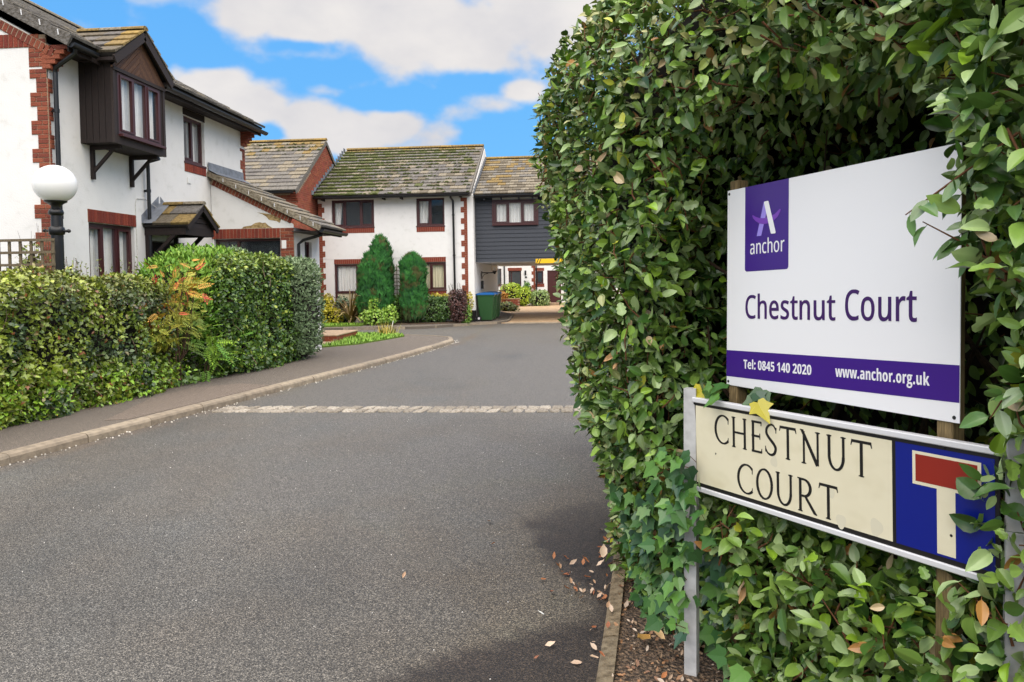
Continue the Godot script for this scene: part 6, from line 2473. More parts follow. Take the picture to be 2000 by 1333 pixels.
func make_courtyard() -> void:
	var Z := -45.0
	var R := Vector3.RIGHT
	var B := Vector3.BACK
	var h := thing("courtyard_house", "white house across the courtyard, seen through the covered way, with open dark doorway", "house", Vector3(-3, 0, Z))
	var g := Geo.new()
	var XL := -9.0
	wall(g, Vector3(XL, 0, Z), R, B, 15.0, 4.7, [[4.05, 1.2, 4.5, 2.2], [4.92, 0.15, 5.67, 2.06], [6.55, 1.3, 6.97, 2.02], [7.2, 0.15, 8.0, 2.05]])
	wall(g, Vector3(XL, 0, Z - 6), R, Vector3.FORWARD, 15.0, 4.7, [])
	wall(g, Vector3(XL, 0, Z), Vector3.FORWARD, Vector3.LEFT, 6.0, 4.7, [])
	wall(g, Vector3(XL + 15, 0, Z), Vector3.FORWARD, R, 6.0, 4.7, [])
	part("wall", g, M.render_white, h)
	g = Geo.new()
	roof_slab(g, Vector3(XL, 4.75, Z + 0.35), Vector3(XL + 15, 4.75, Z + 0.35), Vector3(XL + 15, 6.8, Z - 3), Vector3(XL, 6.8, Z - 3), 0.12)
	roof_slab(g, Vector3(XL, 4.75, Z - 6.35), Vector3(XL + 15, 4.75, Z - 6.35), Vector3(XL + 15, 6.8, Z - 3), Vector3(XL, 6.8, Z - 3), 0.12)
	part("roof", g, M.tile_grey, h)
	window(h, Vector3(XL + 4.05, 1.2, Z), R, B, 0.45, 1.0, [1.0], "", 0.05)
	window(h, Vector3(XL + 6.55, 1.3, Z), R, B, 0.42, 0.72, [-1.0], "", 0.05)
	var dw := window(h, Vector3(XL + 4.92, 0.15, Z), R, B, 0.75, 1.91, [0.16, 0.84], "", 0.06, 0.08, "door")
	dw.set_meta("label", "dark glazed front door")
	g = Geo.new()
	g.box(Vector3(XL + 7.2, 0.15, Z - 0.12), Vector3(XL + 8.0, 2.05, Z - 0.07))
	part("door", g, M.mahogany, h)
	soldiers(h, "lintel", Vector3(XL + 4.88, 2.06, Z), R, B, 0.83, 0.18, false)
	soldiers(h, "lintel", Vector3(XL + 6.5, 2.03, Z), R, B, 0.52, 0.18, false)
	soldiers(h, "brick_sill", Vector3(XL + 6.5, 1.09, Z), R, B, 0.52, 0.2, false)
	quoin(h, Vector3(-2.5, 0, Z), Vector3.LEFT, B, 0.2, 2.6, 0.22, 0.12, 0, false)
	pipe(h, [Vector3(-4.32, 4.6, Z + 0.07), Vector3(-4.32, 4.4, Z + 0.07), Vector3(-4.32, 0.1, Z + 0.07)], 0.04, B)
	pipe(h, [Vector3(-2.44, 4.6, Z + 0.07), Vector3(-2.44, 4.4, Z + 0.07), Vector3(-2.44, 0.1, Z + 0.07)], 0.04, B)
	for k in [[-3.08, 1.93, 0.05, 0.14], [-3.05, 1.68, 0.06, 0.04], [-3.12, 1.42, 0.04, 0.06]]:
		g = Geo.new()
		g.bevel(Vector3(k[0] - k[2], k[1] - k[3], Z + 0.002), Vector3(k[0] + k[2], k[1] + k[3], Z + 0.07), 0.01)
		part(["lantern", "number_plate", "bell"][[0.05, 0.06, 0.04].find(k[2])], g, M.black_plastic, h)
	var st := thing("doorstep", "low pale brick step before the dark red door across the courtyard", "step", Vector3(-1.4, 0.03, -44.5))
	g = Geo.new()
	g.bevel(Vector3(-1.95, 0.03, -44.95), Vector3(-0.9, 0.17, -44.2), 0.01)
	part("tread", g, M.slab_path, st)
	# raised brick bed
	var pl := thing("brick_planter", "raised buff brick flower bed in the courtyard below the yellow green shrubs", "planter", Vector3(-3.9, 0.03, -43.0))
	g = Geo.new()
	g.box(Vector3(-4.9, 0.03, -44.2), Vector3(-3.29, 0.42, -42.9))
	var core := part("bed", g, M.mortar, pl)
	for r in 6:
		for k in 8:
			var x := -4.85 + k * 0.225 + (0.11 if r % 2 else 0.0)
			if x < -3.3:
				piece("brick", course_mesh, M["brick%d" % rng.randi_range(0, 2)], core, Transform3D(Basis.IDENTITY, Vector3(x, 0.075 + r * 0.07, -42.9)))
	g = Geo.new()
	g.bevel(Vector3(-4.95, 0.44, -44.25), Vector3(-3.25, 0.50, -42.85), 0.01)
	part("coping", g, M.slab_path, pl)
	var list := [
		["green_mound", "large yellow green mounded shrub in the raised brick bed", [[Vector3(-3.75, 0.75, -43.4), Vector3(0.7, 0.55, 0.5), 2.2], [Vector3(-3.1, 0.55, -43.4), Vector3(0.45, 0.6, 0.5), 2.2]], Color(0.20, 0.32, 0.02), Color(0.48, 0.58, 0.04), 2600, Vector2(0.07, 0.13)],
		["orange_heather", "small orange shrub at the left end of the raised bed", [[Vector3(-4.25, 0.62, -43.0), Vector3(0.32, 0.24, 0.25), 2.2]], Color(0.40, 0.16, 0.03), Color(0.60, 0.32, 0.06), 700, Vector2(0.06, 0.1)],
		["pale_bush", "pale green loose bush beside the courtyard doorstep", [[Vector3(-2.2, 0.4, -43.6), Vector3(0.62, 0.52, 0.5), 2.2]], Color(0.14, 0.24, 0.06), Color(0.36, 0.46, 0.16), 1700, Vector2(0.06, 0.12)],
		["edging_plant", "low dark green plants edging the block paving", [[Vector3(-3.5, 0.2, -37.2), Vector3(0.45, 0.24, 0.4), 2.2], [Vector3(-3.1, 0.15, -36.8), Vector3(0.25, 0.17, 0.3), 2.2]], Color(0.08, 0.13, 0.03), Color(0.28, 0.30, 0.07), 1100, Vector2(0.06, 0.11)],
		["climbing_rose", "small pink flowered plant against the brick corner across the courtyard", [[Vector3(-2.78, 0.85, -44.8), Vector3(0.14, 0.3, 0.14), 2.2]], Color(0.5, 0.03, 0.10), Color(0.12, 0.2, 0.05), 220, Vector2(0.06, 0.1)],
		["small_conifer", "small dark upright plant at the right of the mounded shrub", [[Vector3(-2.95, 0.95, -44.3), Vector3(0.2, 0.5, 0.2), 2.2]], Color(0.05, 0.13, 0.03), Color(0.16, 0.3, 0.05), 600, Vector2(0.06, 0.1)],
	]
	for k in list:
		var first: Vector3 = k[2][0][0]
		var o := thing(k[0], k[1], "shrub", Vector3(first.x, 0.03, first.z))
		var a: Color = k[3]
		var b: Color = k[4]
		shrub(o, k[2], [small_leaf(0), small_leaf(1)], "leaf", k[5], k[6], 0.14, 0.12, Vector3(0, 0.4, 0), func(_p, _n, _b): return a.lerp(b, rng.randf()) * rng.randf_range(0.8, 1.2), 0.1)
	var bt := thing("bird_table", "little roofed wooden bird table beside the courtyard planter", "bird table", Vector3(-4.25, 0.03, -42.0))
	g = Geo.new()
	g.box(Vector3(-4.28, 0.03, -42.03), Vector3(-4.22, 0.95, -41.97))
	part("post", g, M.weathered_wood, bt)
	g = Geo.new()
	g.bevel(Vector3(-4.44, 0.95, -42.19), Vector3(-4.06, 0.99, -41.81), 0.005)
	for x in [-4.4, -4.1]:
		for z in [-42.15, -41.85]:
			g.box(Vector3(x - 0.012, 0.99, z - 0.012), Vector3(x + 0.012, 1.2, z + 0.012))
	part("table", g, M.weathered_wood, bt)
	g = Geo.new()
	roof_slab(g, Vector3(-4.53, 1.18, -42.22), Vector3(-4.53, 1.18, -41.78), Vector3(-4.25, 1.36, -41.78), Vector3(-4.25, 1.36, -42.22), 0.02)
	roof_slab(g, Vector3(-3.97, 1.18, -42.22), Vector3(-3.97, 1.18, -41.78), Vector3(-4.25, 1.36, -41.78), Vector3(-4.25, 1.36, -42.22), 0.02)
	part("roof", g, M.weathered_wood, bt)


func make_bins() -> void:
	# local axes: x = front of the bin, -x = handle and wheels; the row runs back along -z
	var labels := ["green wheelie bin with blue lid, nearest of the row by the covered way", "green wheelie bin with blue lid, second of the row in the covered way", "green wheelie bin with blue lid, third of the row in the covered way", "green wheelie bin with blue lid, farthest of the row in the covered way"]
	var o := thing("wheelie_bin", labels[0], "bin", Vector3(-3.38, 0.088, -28.0), "wheelie bins along the passage wall", Basis(Vector3.UP, 0.0001))
	org[o] = Vector3.ZERO
	var ring := func(y: float, x0: float, x1: float, hz: float, r: float) -> Array:
		var out := []
		for c in [[x1 - r, hz - r, 0.0], [x0 + r, hz - r, PI / 2], [x0 + r, -hz + r, PI], [x1 - r, -hz + r, PI * 1.5]]:
			for k in 4:
				var a: float = c[2] + PI / 2 * k / 3
				out.append(Vector3(c[0] + cos(a) * r, y, c[1] + sin(a) * r))
		return out
	var shell := func(g: Geo, rings: Array, close: bool) -> void:
		for i in rings.size() - 1:
			var n: int = rings[i].size()
			for k in n:
				var a: Vector3 = rings[i][k]
				var b: Vector3 = rings[i][(k + 1) % n]
				var c: Vector3 = rings[i + 1][(k + 1) % n]
				var d: Vector3 = rings[i + 1][k]
				g.flip(a, b, c, d, Vector3(a.x + b.x, 0.0, a.z + b.z) + (Vector3.UP * (0.05 if close else 0.0)))
		var top: Array = rings[rings.size() - 1]
		var mid := Vector3.ZERO
		for p in top:
			mid += p
		mid /= top.size()
		if close:
			for k in top.size():
				g.tri(mid + Vector3.UP * 0.012, top[(k + 1) % top.size()], top[k])
	var g := Geo.new()
	shell.call(g, [ring.call(0.04, -0.22, 0.24, 0.22, 0.05), ring.call(0.10, -0.23, 0.25, 0.225, 0.05), ring.call(0.90, -0.30, 0.31, 0.275, 0.05), ring.call(0.93, -0.33, 0.33, 0.285, 0.05), ring.call(0.965, -0.33, 0.33, 0.285, 0.05)], false)
	# upright ribs on the front face
	for z in [-0.12, 0.0, 0.12]:
		g.bar(Vector3(0.255, 0.12, z), Vector3(0.312, 0.88, z), 0.02, 0.02, Vector3.BACK)
	var body := part("body", g, M.bin_green, o)
	g = Geo.new()
	shell.call(g, [ring.call(0.955, -0.345, 0.355, 0.30, 0.06), ring.call(0.985, -0.345, 0.36, 0.30, 0.06), ring.call(1.02, -0.30, 0.30, 0.25, 0.08), ring.call(1.035, -0.22, 0.2, 0.17, 0.08)], true)
	part("lid", g, M.bin_blue, o)
	g = Geo.new()
	g.tube([Vector3(-0.38, 0.95, -0.25), Vector3(-0.38, 0.95, 0.25)], [0.016, 0.016], 8)
	for z in [-0.2, 0.2]:
		g.box(Vector3(-0.39, 0.93, z - 0.015), Vector3(-0.32, 0.965, z + 0.015))
	part("handle", g, M.bin_green, body)
	for z in [-0.25, 0.25]:
		g = Geo.new()
		g.tube([Vector3(-0.24, 0.10, z - 0.03), Vector3(-0.24, 0.10, z + 0.03)], [0.1, 0.1], 16)
		var wl := part("wheel", g, M.black_plastic, o)
		g = Geo.new()
		g.tube([Vector3(-0.24, 0.10, z - 0.034), Vector3(-0.24, 0.10, z + 0.034)], [0.045, 0.045], 10)
		part("hub", g, M.aluminium, wl)
	for i in range(1, 4):
		var c: Node3D = o.duplicate()
		c.name = numbered("wheelie_bin")
		add_child(c)
		c.position = Vector3(-3.38 + [0.0, 0.03, -0.01, 0.02][i], 0.088, -28.0 - 0.66 * i)
		c.rotation.y = [0.0, 0.03, -0.04, 0.02][i]
		c.set_meta("label", labels[i])


# ---------------------------------------------------------------- signs
func rect(g: Geo, u0: float, v0: float, u1: float, v1: float, w: float, tilt := 0.0) -> void:
	g.quad(Vector3(u0, v0 + tilt * u0, w), Vector3(u1, v0 + tilt * u1, w), Vector3(u1, v1 + tilt * u1, w), Vector3(u0, v1 + tilt * u0, w))


func flat_poly(g: Geo, pts: Array, w: float) -> void:
	var c := PackedVector2Array()
	for p in pts:
		c.append(Vector2(p[0], p[1]))
	var idx := Geometry2D.triangulate_polygon(c)
	for i in range(0, idx.size(), 3):
		var a := Vector3(c[idx[i]].x, c[idx[i]].y, w)
		var b := Vector3(c[idx[i + 1]].x, c[idx[i + 1]].y, w)
		var d := Vector3(c[idx[i + 2]].x, c[idx[i + 2]].y, w)
		if (b - a).cross(d - a).z > 0:
			g.tri(a, b, d)
		else:
			g.tri(a, d, b)


func lettering(text: String, parent: Node3D, lo: Vector2, size: Vector2, w: float, mat: String, weight := 400, tilt := 0.0, bold := 0.0) -> void:
	var t := TextMesh.new()
	var f := SystemFont.new()
	f.font_names = PackedStringArray(["Droid Sans"])
	f.font_weight = weight
	var fv := FontVariation.new()
	fv.base_font = f
	fv.variation_embolden = bold
	t.font = fv
	t.text = text
	t.font_size = 96
	t.pixel_size = 0.002
	t.depth = 0.004
	t.curve_step = 0.4
	var b := t.get_aabb()
	var o := MeshInstance3D.new()
	o.name = "lettering"
	o.mesh = t
	o.material_override = M[mat]
	var sx := size.x / b.size.x
	var sy := size.y / b.size.y
	var bs := Basis(Vector3.BACK, tilt) * Basis.from_scale(Vector3(sx, sy, 0.25))
	o.transform = Transform3D(bs, Vector3(lo.x, lo.y, w) - bs * Vector3(b.position.x, b.position.y, 0))
	parent.add_child(o, true)


# Brush-like capitals: each stroke is a list of [x, y, width] in a box 1 high
func glyph(ch: String, w: float) -> Array:
	var k := 0.098      # stem
	var t := 0.07       # thin
	var out := []
	var serif := func(x: float, y: float, up: bool) -> void:
		var s := 1.0 if up else -1.0
		out.append([[x - 0.085, y, 0.028], [x, y + 0.02 * s, 0.05], [x + 0.085, y, 0.028]])
	var arc := func(cx: float, cy: float, rx: float, ry: float, a0: float, a1: float, wt: Callable) -> void:
		var st := []
		for i in 25:
			var a := deg_to_rad(lerpf(a0, a1, i / 24.0))
			st.append([cx + cos(a) * rx, cy + sin(a) * ry, wt.call(a)])
		out.append(st)
	match ch:
		"C":
			arc.call(w * 0.62, 0.5, w * 0.62 - 0.045, 0.46, 48.0, 312.0, func(a: float) -> float: return 0.055 + 0.05 * absf(cos(a)))
			out.append([[w * 0.985, 0.70, 0.03], [w * 0.99, 0.88, 0.045]])
			out.append([[w * 0.985, 0.26, 0.025], [w * 0.97, 0.13, 0.04]])
		"O":
			arc.call(w * 0.5, 0.5, w * 0.5 - 0.05, 0.46, 0.0, 360.0, func(a: float) -> float: return 0.055 + 0.05 * absf(cos(a - 0.25)))
		"H":
			out.append([[0.1, 0.0, k], [0.1, 1.0, k]])
			out.append([[w - 0.1, 0.0, k], [w - 0.1, 1.0, k]])
			out.append([[0.1, 0.5, t], [w - 0.1, 0.5, t]])
			for x in [0.1, w - 0.1]:
				serif.call(x, 0.02, true)
				serif.call(x, 0.98, false)
		"E":
			out.append([[0.1, 0.0, k], [0.1, 1.0, k]])
			for q in [[0.965, w * 0.98], [0.52, w * 0.86], [0.035, w]]:
				out.append([[0.04, q[0], t], [q[1], q[0], t]])
			out.append([[w * 0.97, 0.86, 0.03], [w * 0.98, 0.99, 0.05]])
			out.append([[w * 0.85, 0.43, 0.03], [w * 0.85, 0.62, 0.035]])
			out.append([[w * 1.02, 0.15, 0.03], [w * 0.99, 0.01, 0.05]])
		"S":
			var st := []
			var ctrl := [[0.93, 0.80], [0.75, 0.94], [0.45, 0.96], [0.16, 0.84], [0.13, 0.68], [0.36, 0.54], [0.70, 0.40], [0.90, 0.26], [0.78, 0.09], [0.48, 0.03], [0.18, 0.09], [0.04, 0.22]]
			var wd := [0.03, 0.06, 0.07, 0.085, 0.095, 0.10, 0.105, 0.10, 0.09, 0.07, 0.06, 0.03]
			var c := Curve2D.new()
			for i in ctrl.size():
				var a := Vector2(ctrl[maxi(i - 1, 0)][0] * w, ctrl[maxi(i - 1, 0)][1])
				var b := Vector2(ctrl[mini(i + 1, ctrl.size() - 1)][0] * w, ctrl[mini(i + 1, ctrl.size() - 1)][1])
				c.add_point(Vector2(ctrl[i][0] * w, ctrl[i][1]), -(b - a) * 0.17, (b - a) * 0.17)
			for i in ctrl.size() - 1:
				for j in 4:
					var p := c.sample(i, j / 4.0)
					st.append([p.x, p.y, lerpf(wd[i], wd[i + 1], j / 4.0)])
			st.append([ctrl[11][0] * w, ctrl[11][1], 0.03])
			out.append(st)
			out.append([[w * 0.93, 0.72, 0.03], [w * 0.95, 0.90, 0.05]])
			out.append([[w * 0.03, 0.28, 0.03], [w * 0.05, 0.10, 0.045]])
		"T":
			out.append([[w * 0.5, 0.0, k], [w * 0.5, 0.97, k]])
			out.append([[0.03, 0.955, t + 0.01], [w - 0.03, 0.955, t + 0.01]])
			out.append([[0.0, 0.83, 0.025], [0.045, 0.99, 0.06]])
			out.append([[w, 0.83, 0.025], [w - 0.045, 0.99, 0.06]])
			serif.call(w * 0.5, 0.02, true)
		"N":
			out.append([[0.13, 0.0, 0.075], [0.13, 0.96, 0.075]])
			out.append([[w - 0.11, 0.02, 0.075], [w - 0.11, 1.0, 0.075]])
			out.append([[0.07, 0.99, 0.10], [w - 0.12, 0.02, 0.115]])
			out.append([[0.0, 1.0, 0.03], [0.12, 0.97, 0.07]])
			serif.call(0.13, 0.02, true)
			serif.call(w - 0.11, 0.98, false)
		"U":
			out.append([[0.1, 0.42, k], [0.1, 1.0, k]])
			out.append([[w - 0.1, 0.42, 0.085], [w - 0.1, 1.0, 0.085]])
			arc.call(w * 0.5, 0.42, w * 0.5 - 0.1, 0.38, 180.0, 360.0, func(a: float) -> float: return 0.066 + 0.03 * absf(cos(a)))
			serif.call(0.1, 0.98, false)
			serif.call(w - 0.1, 0.98, false)
		"R":
			out.append([[0.1, 0.0, k], [0.1, 1.0, k]])
			arc.call(w * 0.34, 0.72, w * 0.34, 0.245, -95.0, 95.0, func(a: float) -> float: return 0.06 + 0.045 * absf(cos(a)))
			out.append([[0.1, 0.965, t], [w * 0.36, 0.965, t]])
			out.append([[0.1, 0.475, t], [w * 0.36, 0.475, t]])
			out.append([[w * 0.42, 0.47, 0.085], [w * 0.9, 0.05, 0.10], [w * 1.02, 0.01, 0.03]])
			serif.call(0.1, 0.02, true)
			out.append([[0.0, 0.985, 0.03], [0.1, 0.97, 0.05]])
	return out


func ink(g: Geo, ch: String, u0: float, u1: float, v0: float, high: float, w: float, tilt: float) -> void:
	var strokes := glyph(ch, (u1 - u0) / high)
	var layer := 0
	for st in strokes:
		var l := []
		var r := []
		for i in st.size():
			var a := Vector2(st[maxi(i - 1, 0)][0], st[maxi(i - 1, 0)][1])
			var b := Vector2(st[mini(i + 1, st.size() - 1)][0], st[mini(i + 1, st.size() - 1)][1])
			var d := (b - a).normalized()
			var n: Vector2 = Vector2(-d.y, d.x) * st[i][2] * 0.5
			var c := Vector2(st[i][0], st[i][1])
			l.append(c + n)
			r.append(c - n)
		for i in st.size() - 1:
			var q := []
			for p in [r[i], r[i + 1], l[i + 1], l[i]]:
				var uu: float = u0 + p.x * high
				q.append(Vector3(uu, v0 + p.y * high + tilt * uu, w + layer * 0.00012))
			g.flip(q[0], q[1], q[2], q[3], Vector3.BACK)
		layer += 1


func make_signs() -> void:
	# the tall white board
	var e := Vector3(1.096 - 0.625, 0, -2.276 + 3.236).normalized()
	var n := e.cross(Vector3.UP)
	var turn := Basis(e, Vector3.UP, n) * Basis(Vector3.BACK, 0.019) * Basis(Vector3.RIGHT, -0.028)
	var b := thing("sign_board", "large white sign board with purple logo panel, above the cream street name plate", "sign", Vector3(0.61, 1.192, -3.247), "", turn)
	org[b] = Vector3.ZERO
	var W := 1.072
	var Hh := 0.805
	var g := Geo.new()
	g.bevel(Vector3(0, 0, -0.004), Vector3(W, Hh, 0.0), 0.001)
	var panel := part("panel", g, M.sign_white, b)
	g = Geo.new()
	var r := 0.012
	var pts := [[0.115, Hh - 0.0004], [0.115, 0.466 + r]]
	for k in 5:
		var a := PI + PI / 2 * k / 4
		pts.append([0.115 + r + cos(a) * r, 0.466 + r + sin(a) * r])
	for k in 5:
		var a := PI * 1.5 + PI / 2 * k / 4
		pts.append([0.366 - r + cos(a) * r, 0.468 + r + sin(a) * r])
	pts.append([0.366, Hh - 0.0004])
	flat_poly(g, pts, 0.0008)
	part("logo_panel", g, M.sign_purple, panel)
	g = Geo.new()
	flat_poly(g, [[0.228, 0.733], [0.236, 0.735], [0.247, 0.70], [0.214, 0.603], [0.187, 0.603]], 0.0014)
	part("logo_stroke", g, M.logo_lavender, panel)
	g = Geo.new()
	flat_poly(g, [[0.160, 0.686], [0.166, 0.688], [0.180, 0.680], [0.202, 0.6735], [0.231, 0.670], [0.262, 0.672], [0.292, 0.68], [0.318, 0.696], [0.325, 0.694], [0.322, 0.686], [0.308, 0.668], [0.285, 0.655], [0.258, 0.648], [0.231, 0.6465], [0.205, 0.651], [0.182, 0.662], [0.168, 0.674]], 0.0020)
	part("logo_swoosh", g, M.logo_violet, panel)
	g = Geo.new()
	flat_poly(g, [[0.232, 0.7335], [0.254, 0.7345], [0.257, 0.731], [0.298, 0.611], [0.296, 0.606], [0.274, 0.606], [0.270, 0.609], [0.231, 0.728]], 0.0026)
	part("logo_stroke", g, M.sign_white, panel)
	lettering("anchor", panel, Vector2(0.149, 0.5325), Vector2(0.196, 0.060), 0.0014, "sign_white", 400, 0.012)
	lettering("Chestnut", panel, Vector2(0.121, 0.277), Vector2(0.478, 0.100), 0.0008, "letter_purple", 400, 0.010, 0.28)
	lettering("Court", panel, Vector2(0.643, 0.2845), Vector2(0.284, 0.104), 0.0008, "letter_purple", 400, 0.008, 0.28)
	g = Geo.new()
	rect(g, 0.0, 0.036, W - 0.0004, 0.144, 0.0008, 0.022)
	part("band", g, M.sign_purple, panel)
	lettering("Tel: 0845 140 2020", panel, Vector2(0.112, 0.076), Vector2(0.376, 0.039), 0.0014, "sign_white", 700, 0.022)
	lettering("www.anchor.org.uk", panel, Vector2(0.602, 0.0775), Vector2(0.372, 0.053), 0.0014, "sign_white", 700, 0.022)
	for q in [[0.012, 0.79], [1.055, 0.79], [0.012, 0.015], [1.055, 0.015]]:
		g = Geo.new()
		g.x = Transform3D(Basis(Vector3.RIGHT, PI / 2), Vector3(q[0], q[1], 0.0))
		g.lathe([Vector2(0.006, 0.0), Vector2(0.005, 0.002), Vector2(0.0, 0.0028)], Vector3.ZERO, 10)
		part("screw", g, M.iron, panel)
	for q in [[0.035, 2.035 - 1.192, 0.10], [1.018, 1.99 - 1.192, 0.085]]:
		g = Geo.new()
		g.bevel(Vector3(q[0] - 0.026, -1.21, -0.058), Vector3(q[0] + 0.026, q[1], -0.0055), 0.003)
		# undo part of the lean so that the posts stand in the soil
		part("post", g, M.post_wood, b)
	# the street name plate
	e = Vector3(1.134 - 0.465, 0, -2.166 + 3.167).normalized()
	n = e.cross(Vector3.UP)
	turn = Basis(e, Vector3.UP, n)
	var p := thing("street_name_plate", "long cream and blue street name plate with dead end symbol on white posts", "sign", Vector3(0.465, 0, -3.167), "", turn)
	org[p] = Vector3.ZERO
	var L := 1.204
	var y0 := 0.777
	var ht := 0.369
	var tl := 0.013
	g = Geo.new()
	g.x = Transform3D(Basis(Vector3.BACK, tl), Vector3(0, y0, 0))
	g.bevel(Vector3(0, 0, -0.006), Vector3(L, ht, 0.0), 0.001)
	var plate := part("plate", g, M.plate_black, p)
	var X := Transform3D(Basis(Vector3.BACK, tl), Vector3(0, y0, 0))
	g = Geo.new()
	g.x = X
	g.bevel(Vector3(-0.002, ht - 0.014, -0.02), Vector3(L + 0.004, ht + 0.006, 0.008), 0.003)
	g.bevel(Vector3(-0.002, -0.006, -0.02), Vector3(L + 0.004, 0.014, 0.008), 0.003)
	part("frame", g, M.aluminium, plate)
	g = Geo.new()
	g.x = X
	rect(g, 0.014, 0.030, 0.886, 0.343, 0.0008)
	part("cream_field", g, M.plate_cream, plate)
	g = Geo.new()
	g.x = X
	rect(g, 0.898, 0.030, 1.192, 0.343, 0.0008)
	part("blue_field", g, M.plate_blue, plate)
	g = Geo.new()
	g.x = X
	flat_poly(g, [[0.953, 0.326], [0.953, 0.226], [1.028, 0.226], [1.028, 0.037], [1.083, 0.037], [1.083, 0.226], [1.156, 0.226], [1.156, 0.326]], 0.0014)
	part("symbol_stem", g, M.plate_cream, plate)
	g = Geo.new()
	g.x = X
	rect(g, 0.963, 0.236, 1.146, 0.317, 0.0020)
	part("symbol_bar", g, M.plate_red, plate)
	g = Geo.new()
	g.x = X
	for k in [["C", 0.121, 0.196], ["H", 0.212, 0.292], ["E", 0.310, 0.363], ["S", 0.380, 0.434], ["T", 0.447, 0.521], ["N", 0.538, 0.624], ["U", 0.645, 0.724], ["T", 0.741, 0.817]]:
		ink(g, k[0], k[1], k[2], 0.208, 0.118, 0.0014, 0.0)
	part("lettering", g, M.plate_black, plate)
	g = Geo.new()
	g.x = X
	for k in [["C", 0.239, 0.316], ["O", 0.333, 0.414], ["U", 0.425, 0.506], ["R", 0.524, 0.604], ["T", 0.614, 0.689]]:
		ink(g, k[0], k[1], k[2], 0.039, 0.118, 0.0014, 0.0)
	part("lettering", g, M.plate_black, plate)
	# water marks on the cream field
	for q in [[0.70, 0.045, 0.024], [0.83, 0.06, 0.028], [0.665, 0.13, 0.016], [0.125, 0.165, 0.004], [0.42, 0.19, 0.02]]:
		g = Geo.new()
		g.x = X
		var ring := []
		for i in 18:
			var a := TAU * i / 18
			var rr: float = q[2] * (1.0 + 0.12 * sin(a * 3.0 + q[0] * 9.0))
			ring.append([q[0] + cos(a) * rr * 0.8, q[1] + sin(a) * rr])
		flat_poly(g, ring, 0.0011)
		part("water_mark", g, M.plate_mark if q[2] > 0.01 else M.plate_black, plate)
	for q in [[0.006, 0.35], [0.5, 0.35], [1.07, 0.1], [1.05, 0.349]]:
		g = Geo.new()
		g.x = X * Transform3D(Basis(Vector3.RIGHT, PI / 2), Vector3(q[0], q[1], 0.0))
		g.lathe([Vector2(0.005, 0.0), Vector2(0.004, 0.0025), Vector2(0.0, 0.0032)], Vector3.ZERO, 8)
		part("screw", g, M.iron, plate)
	g = Geo.new()
	g.bar(Vector3(0.012, -0.1, 0.035), Vector3(-0.030, 1.185, -0.012), 0.05, 0.05, n)
	part("post", g, M.white_steel, p)
	g = Geo.new()
	g.bar(Vector3(1.235, -0.1, 0.0), Vector3(1.240, 1.20, -0.012), 0.05, 0.05, n)
	part("post", g, M.white_steel, p)


# ---------------------------------------------------------------- the tall clipped hedge on the right
const HA := Vector3(0.465, 0, -3.167)
const HE := Vector3(0.5559, 0, 0.8313)
const HN := Vector3(-0.8313, 0, 0.5559)


func smax(a: float, b: float, k: float) -> float:
	var h := clampf(0.5 + 0.5 * (a - b) / k, 0.0, 1.0)
	return lerpf(b, a, h) + k * h * (1.0 - h)


func hedge_at(p: Vector3) -> float:
	var q := p - HA
	var s := q.dot(HE)
	var n := q.dot(HN)
	var y := p.y
	var lowl := 1.0 - smoothstep(0.0, 1.1, y)
	var n0 := 0.05 + 0.14 * smoothstep(0.0, 0.26, s - 1.12 - 0.26 * (1.0 - smoothstep(1.05, 1.35, y)) + 0.13 * smoothstep(1.5, 1.75, y)) * smoothstep(0.3, 0.9, y) - lowl * lerpf(0.24, 0.05, smoothstep(-0.1, 0.45, s)) + 0.06 * smoothstep(2.1, 2.7, y)
	var front := n - n0
	var inset := 0.46 * pow(clampf(1.0 - y / 2.3, 0.0, 1.0), 1.15)
	var road := (p.x + 0.165) * -0.99 + (p.z + 4.6) * -0.14 + inset
	var d := smax(front, road, 0.42)
	# shoulders rounded with a generous radius
	var r := 1.1
	var a := maxf(d + r, 0.0)
	var b := maxf(y - 3.47 + r, 0.0)
	d = maxf(sqrt(a * a + b * b) - r, minf(maxf(d, y - 3.47), 0.0)) if a > 0.0 and b > 0.0 else maxf(d, y - 3.47)
	d = maxf(d, s - 2.1)
	d = maxf(d, -n - 3.2)
	# the recess clipped out round the signs
	var us := absf((s - 0.50) / 0.78)
	var vs := absf((y - 1.5) / 0.86)
	var nich := (pow(us * us * us + vs * vs * vs, 1.0 / 3.0) - 1.0) * 0.6
	nich = maxf(nich, -(n + 0.8))
	d = smax(d, -nich, 0.10)
	return d + nz.get_noise_3dv(p * 1.6) * 0.09 + nz.get_noise_3dv(p * 4.5) * 0.04


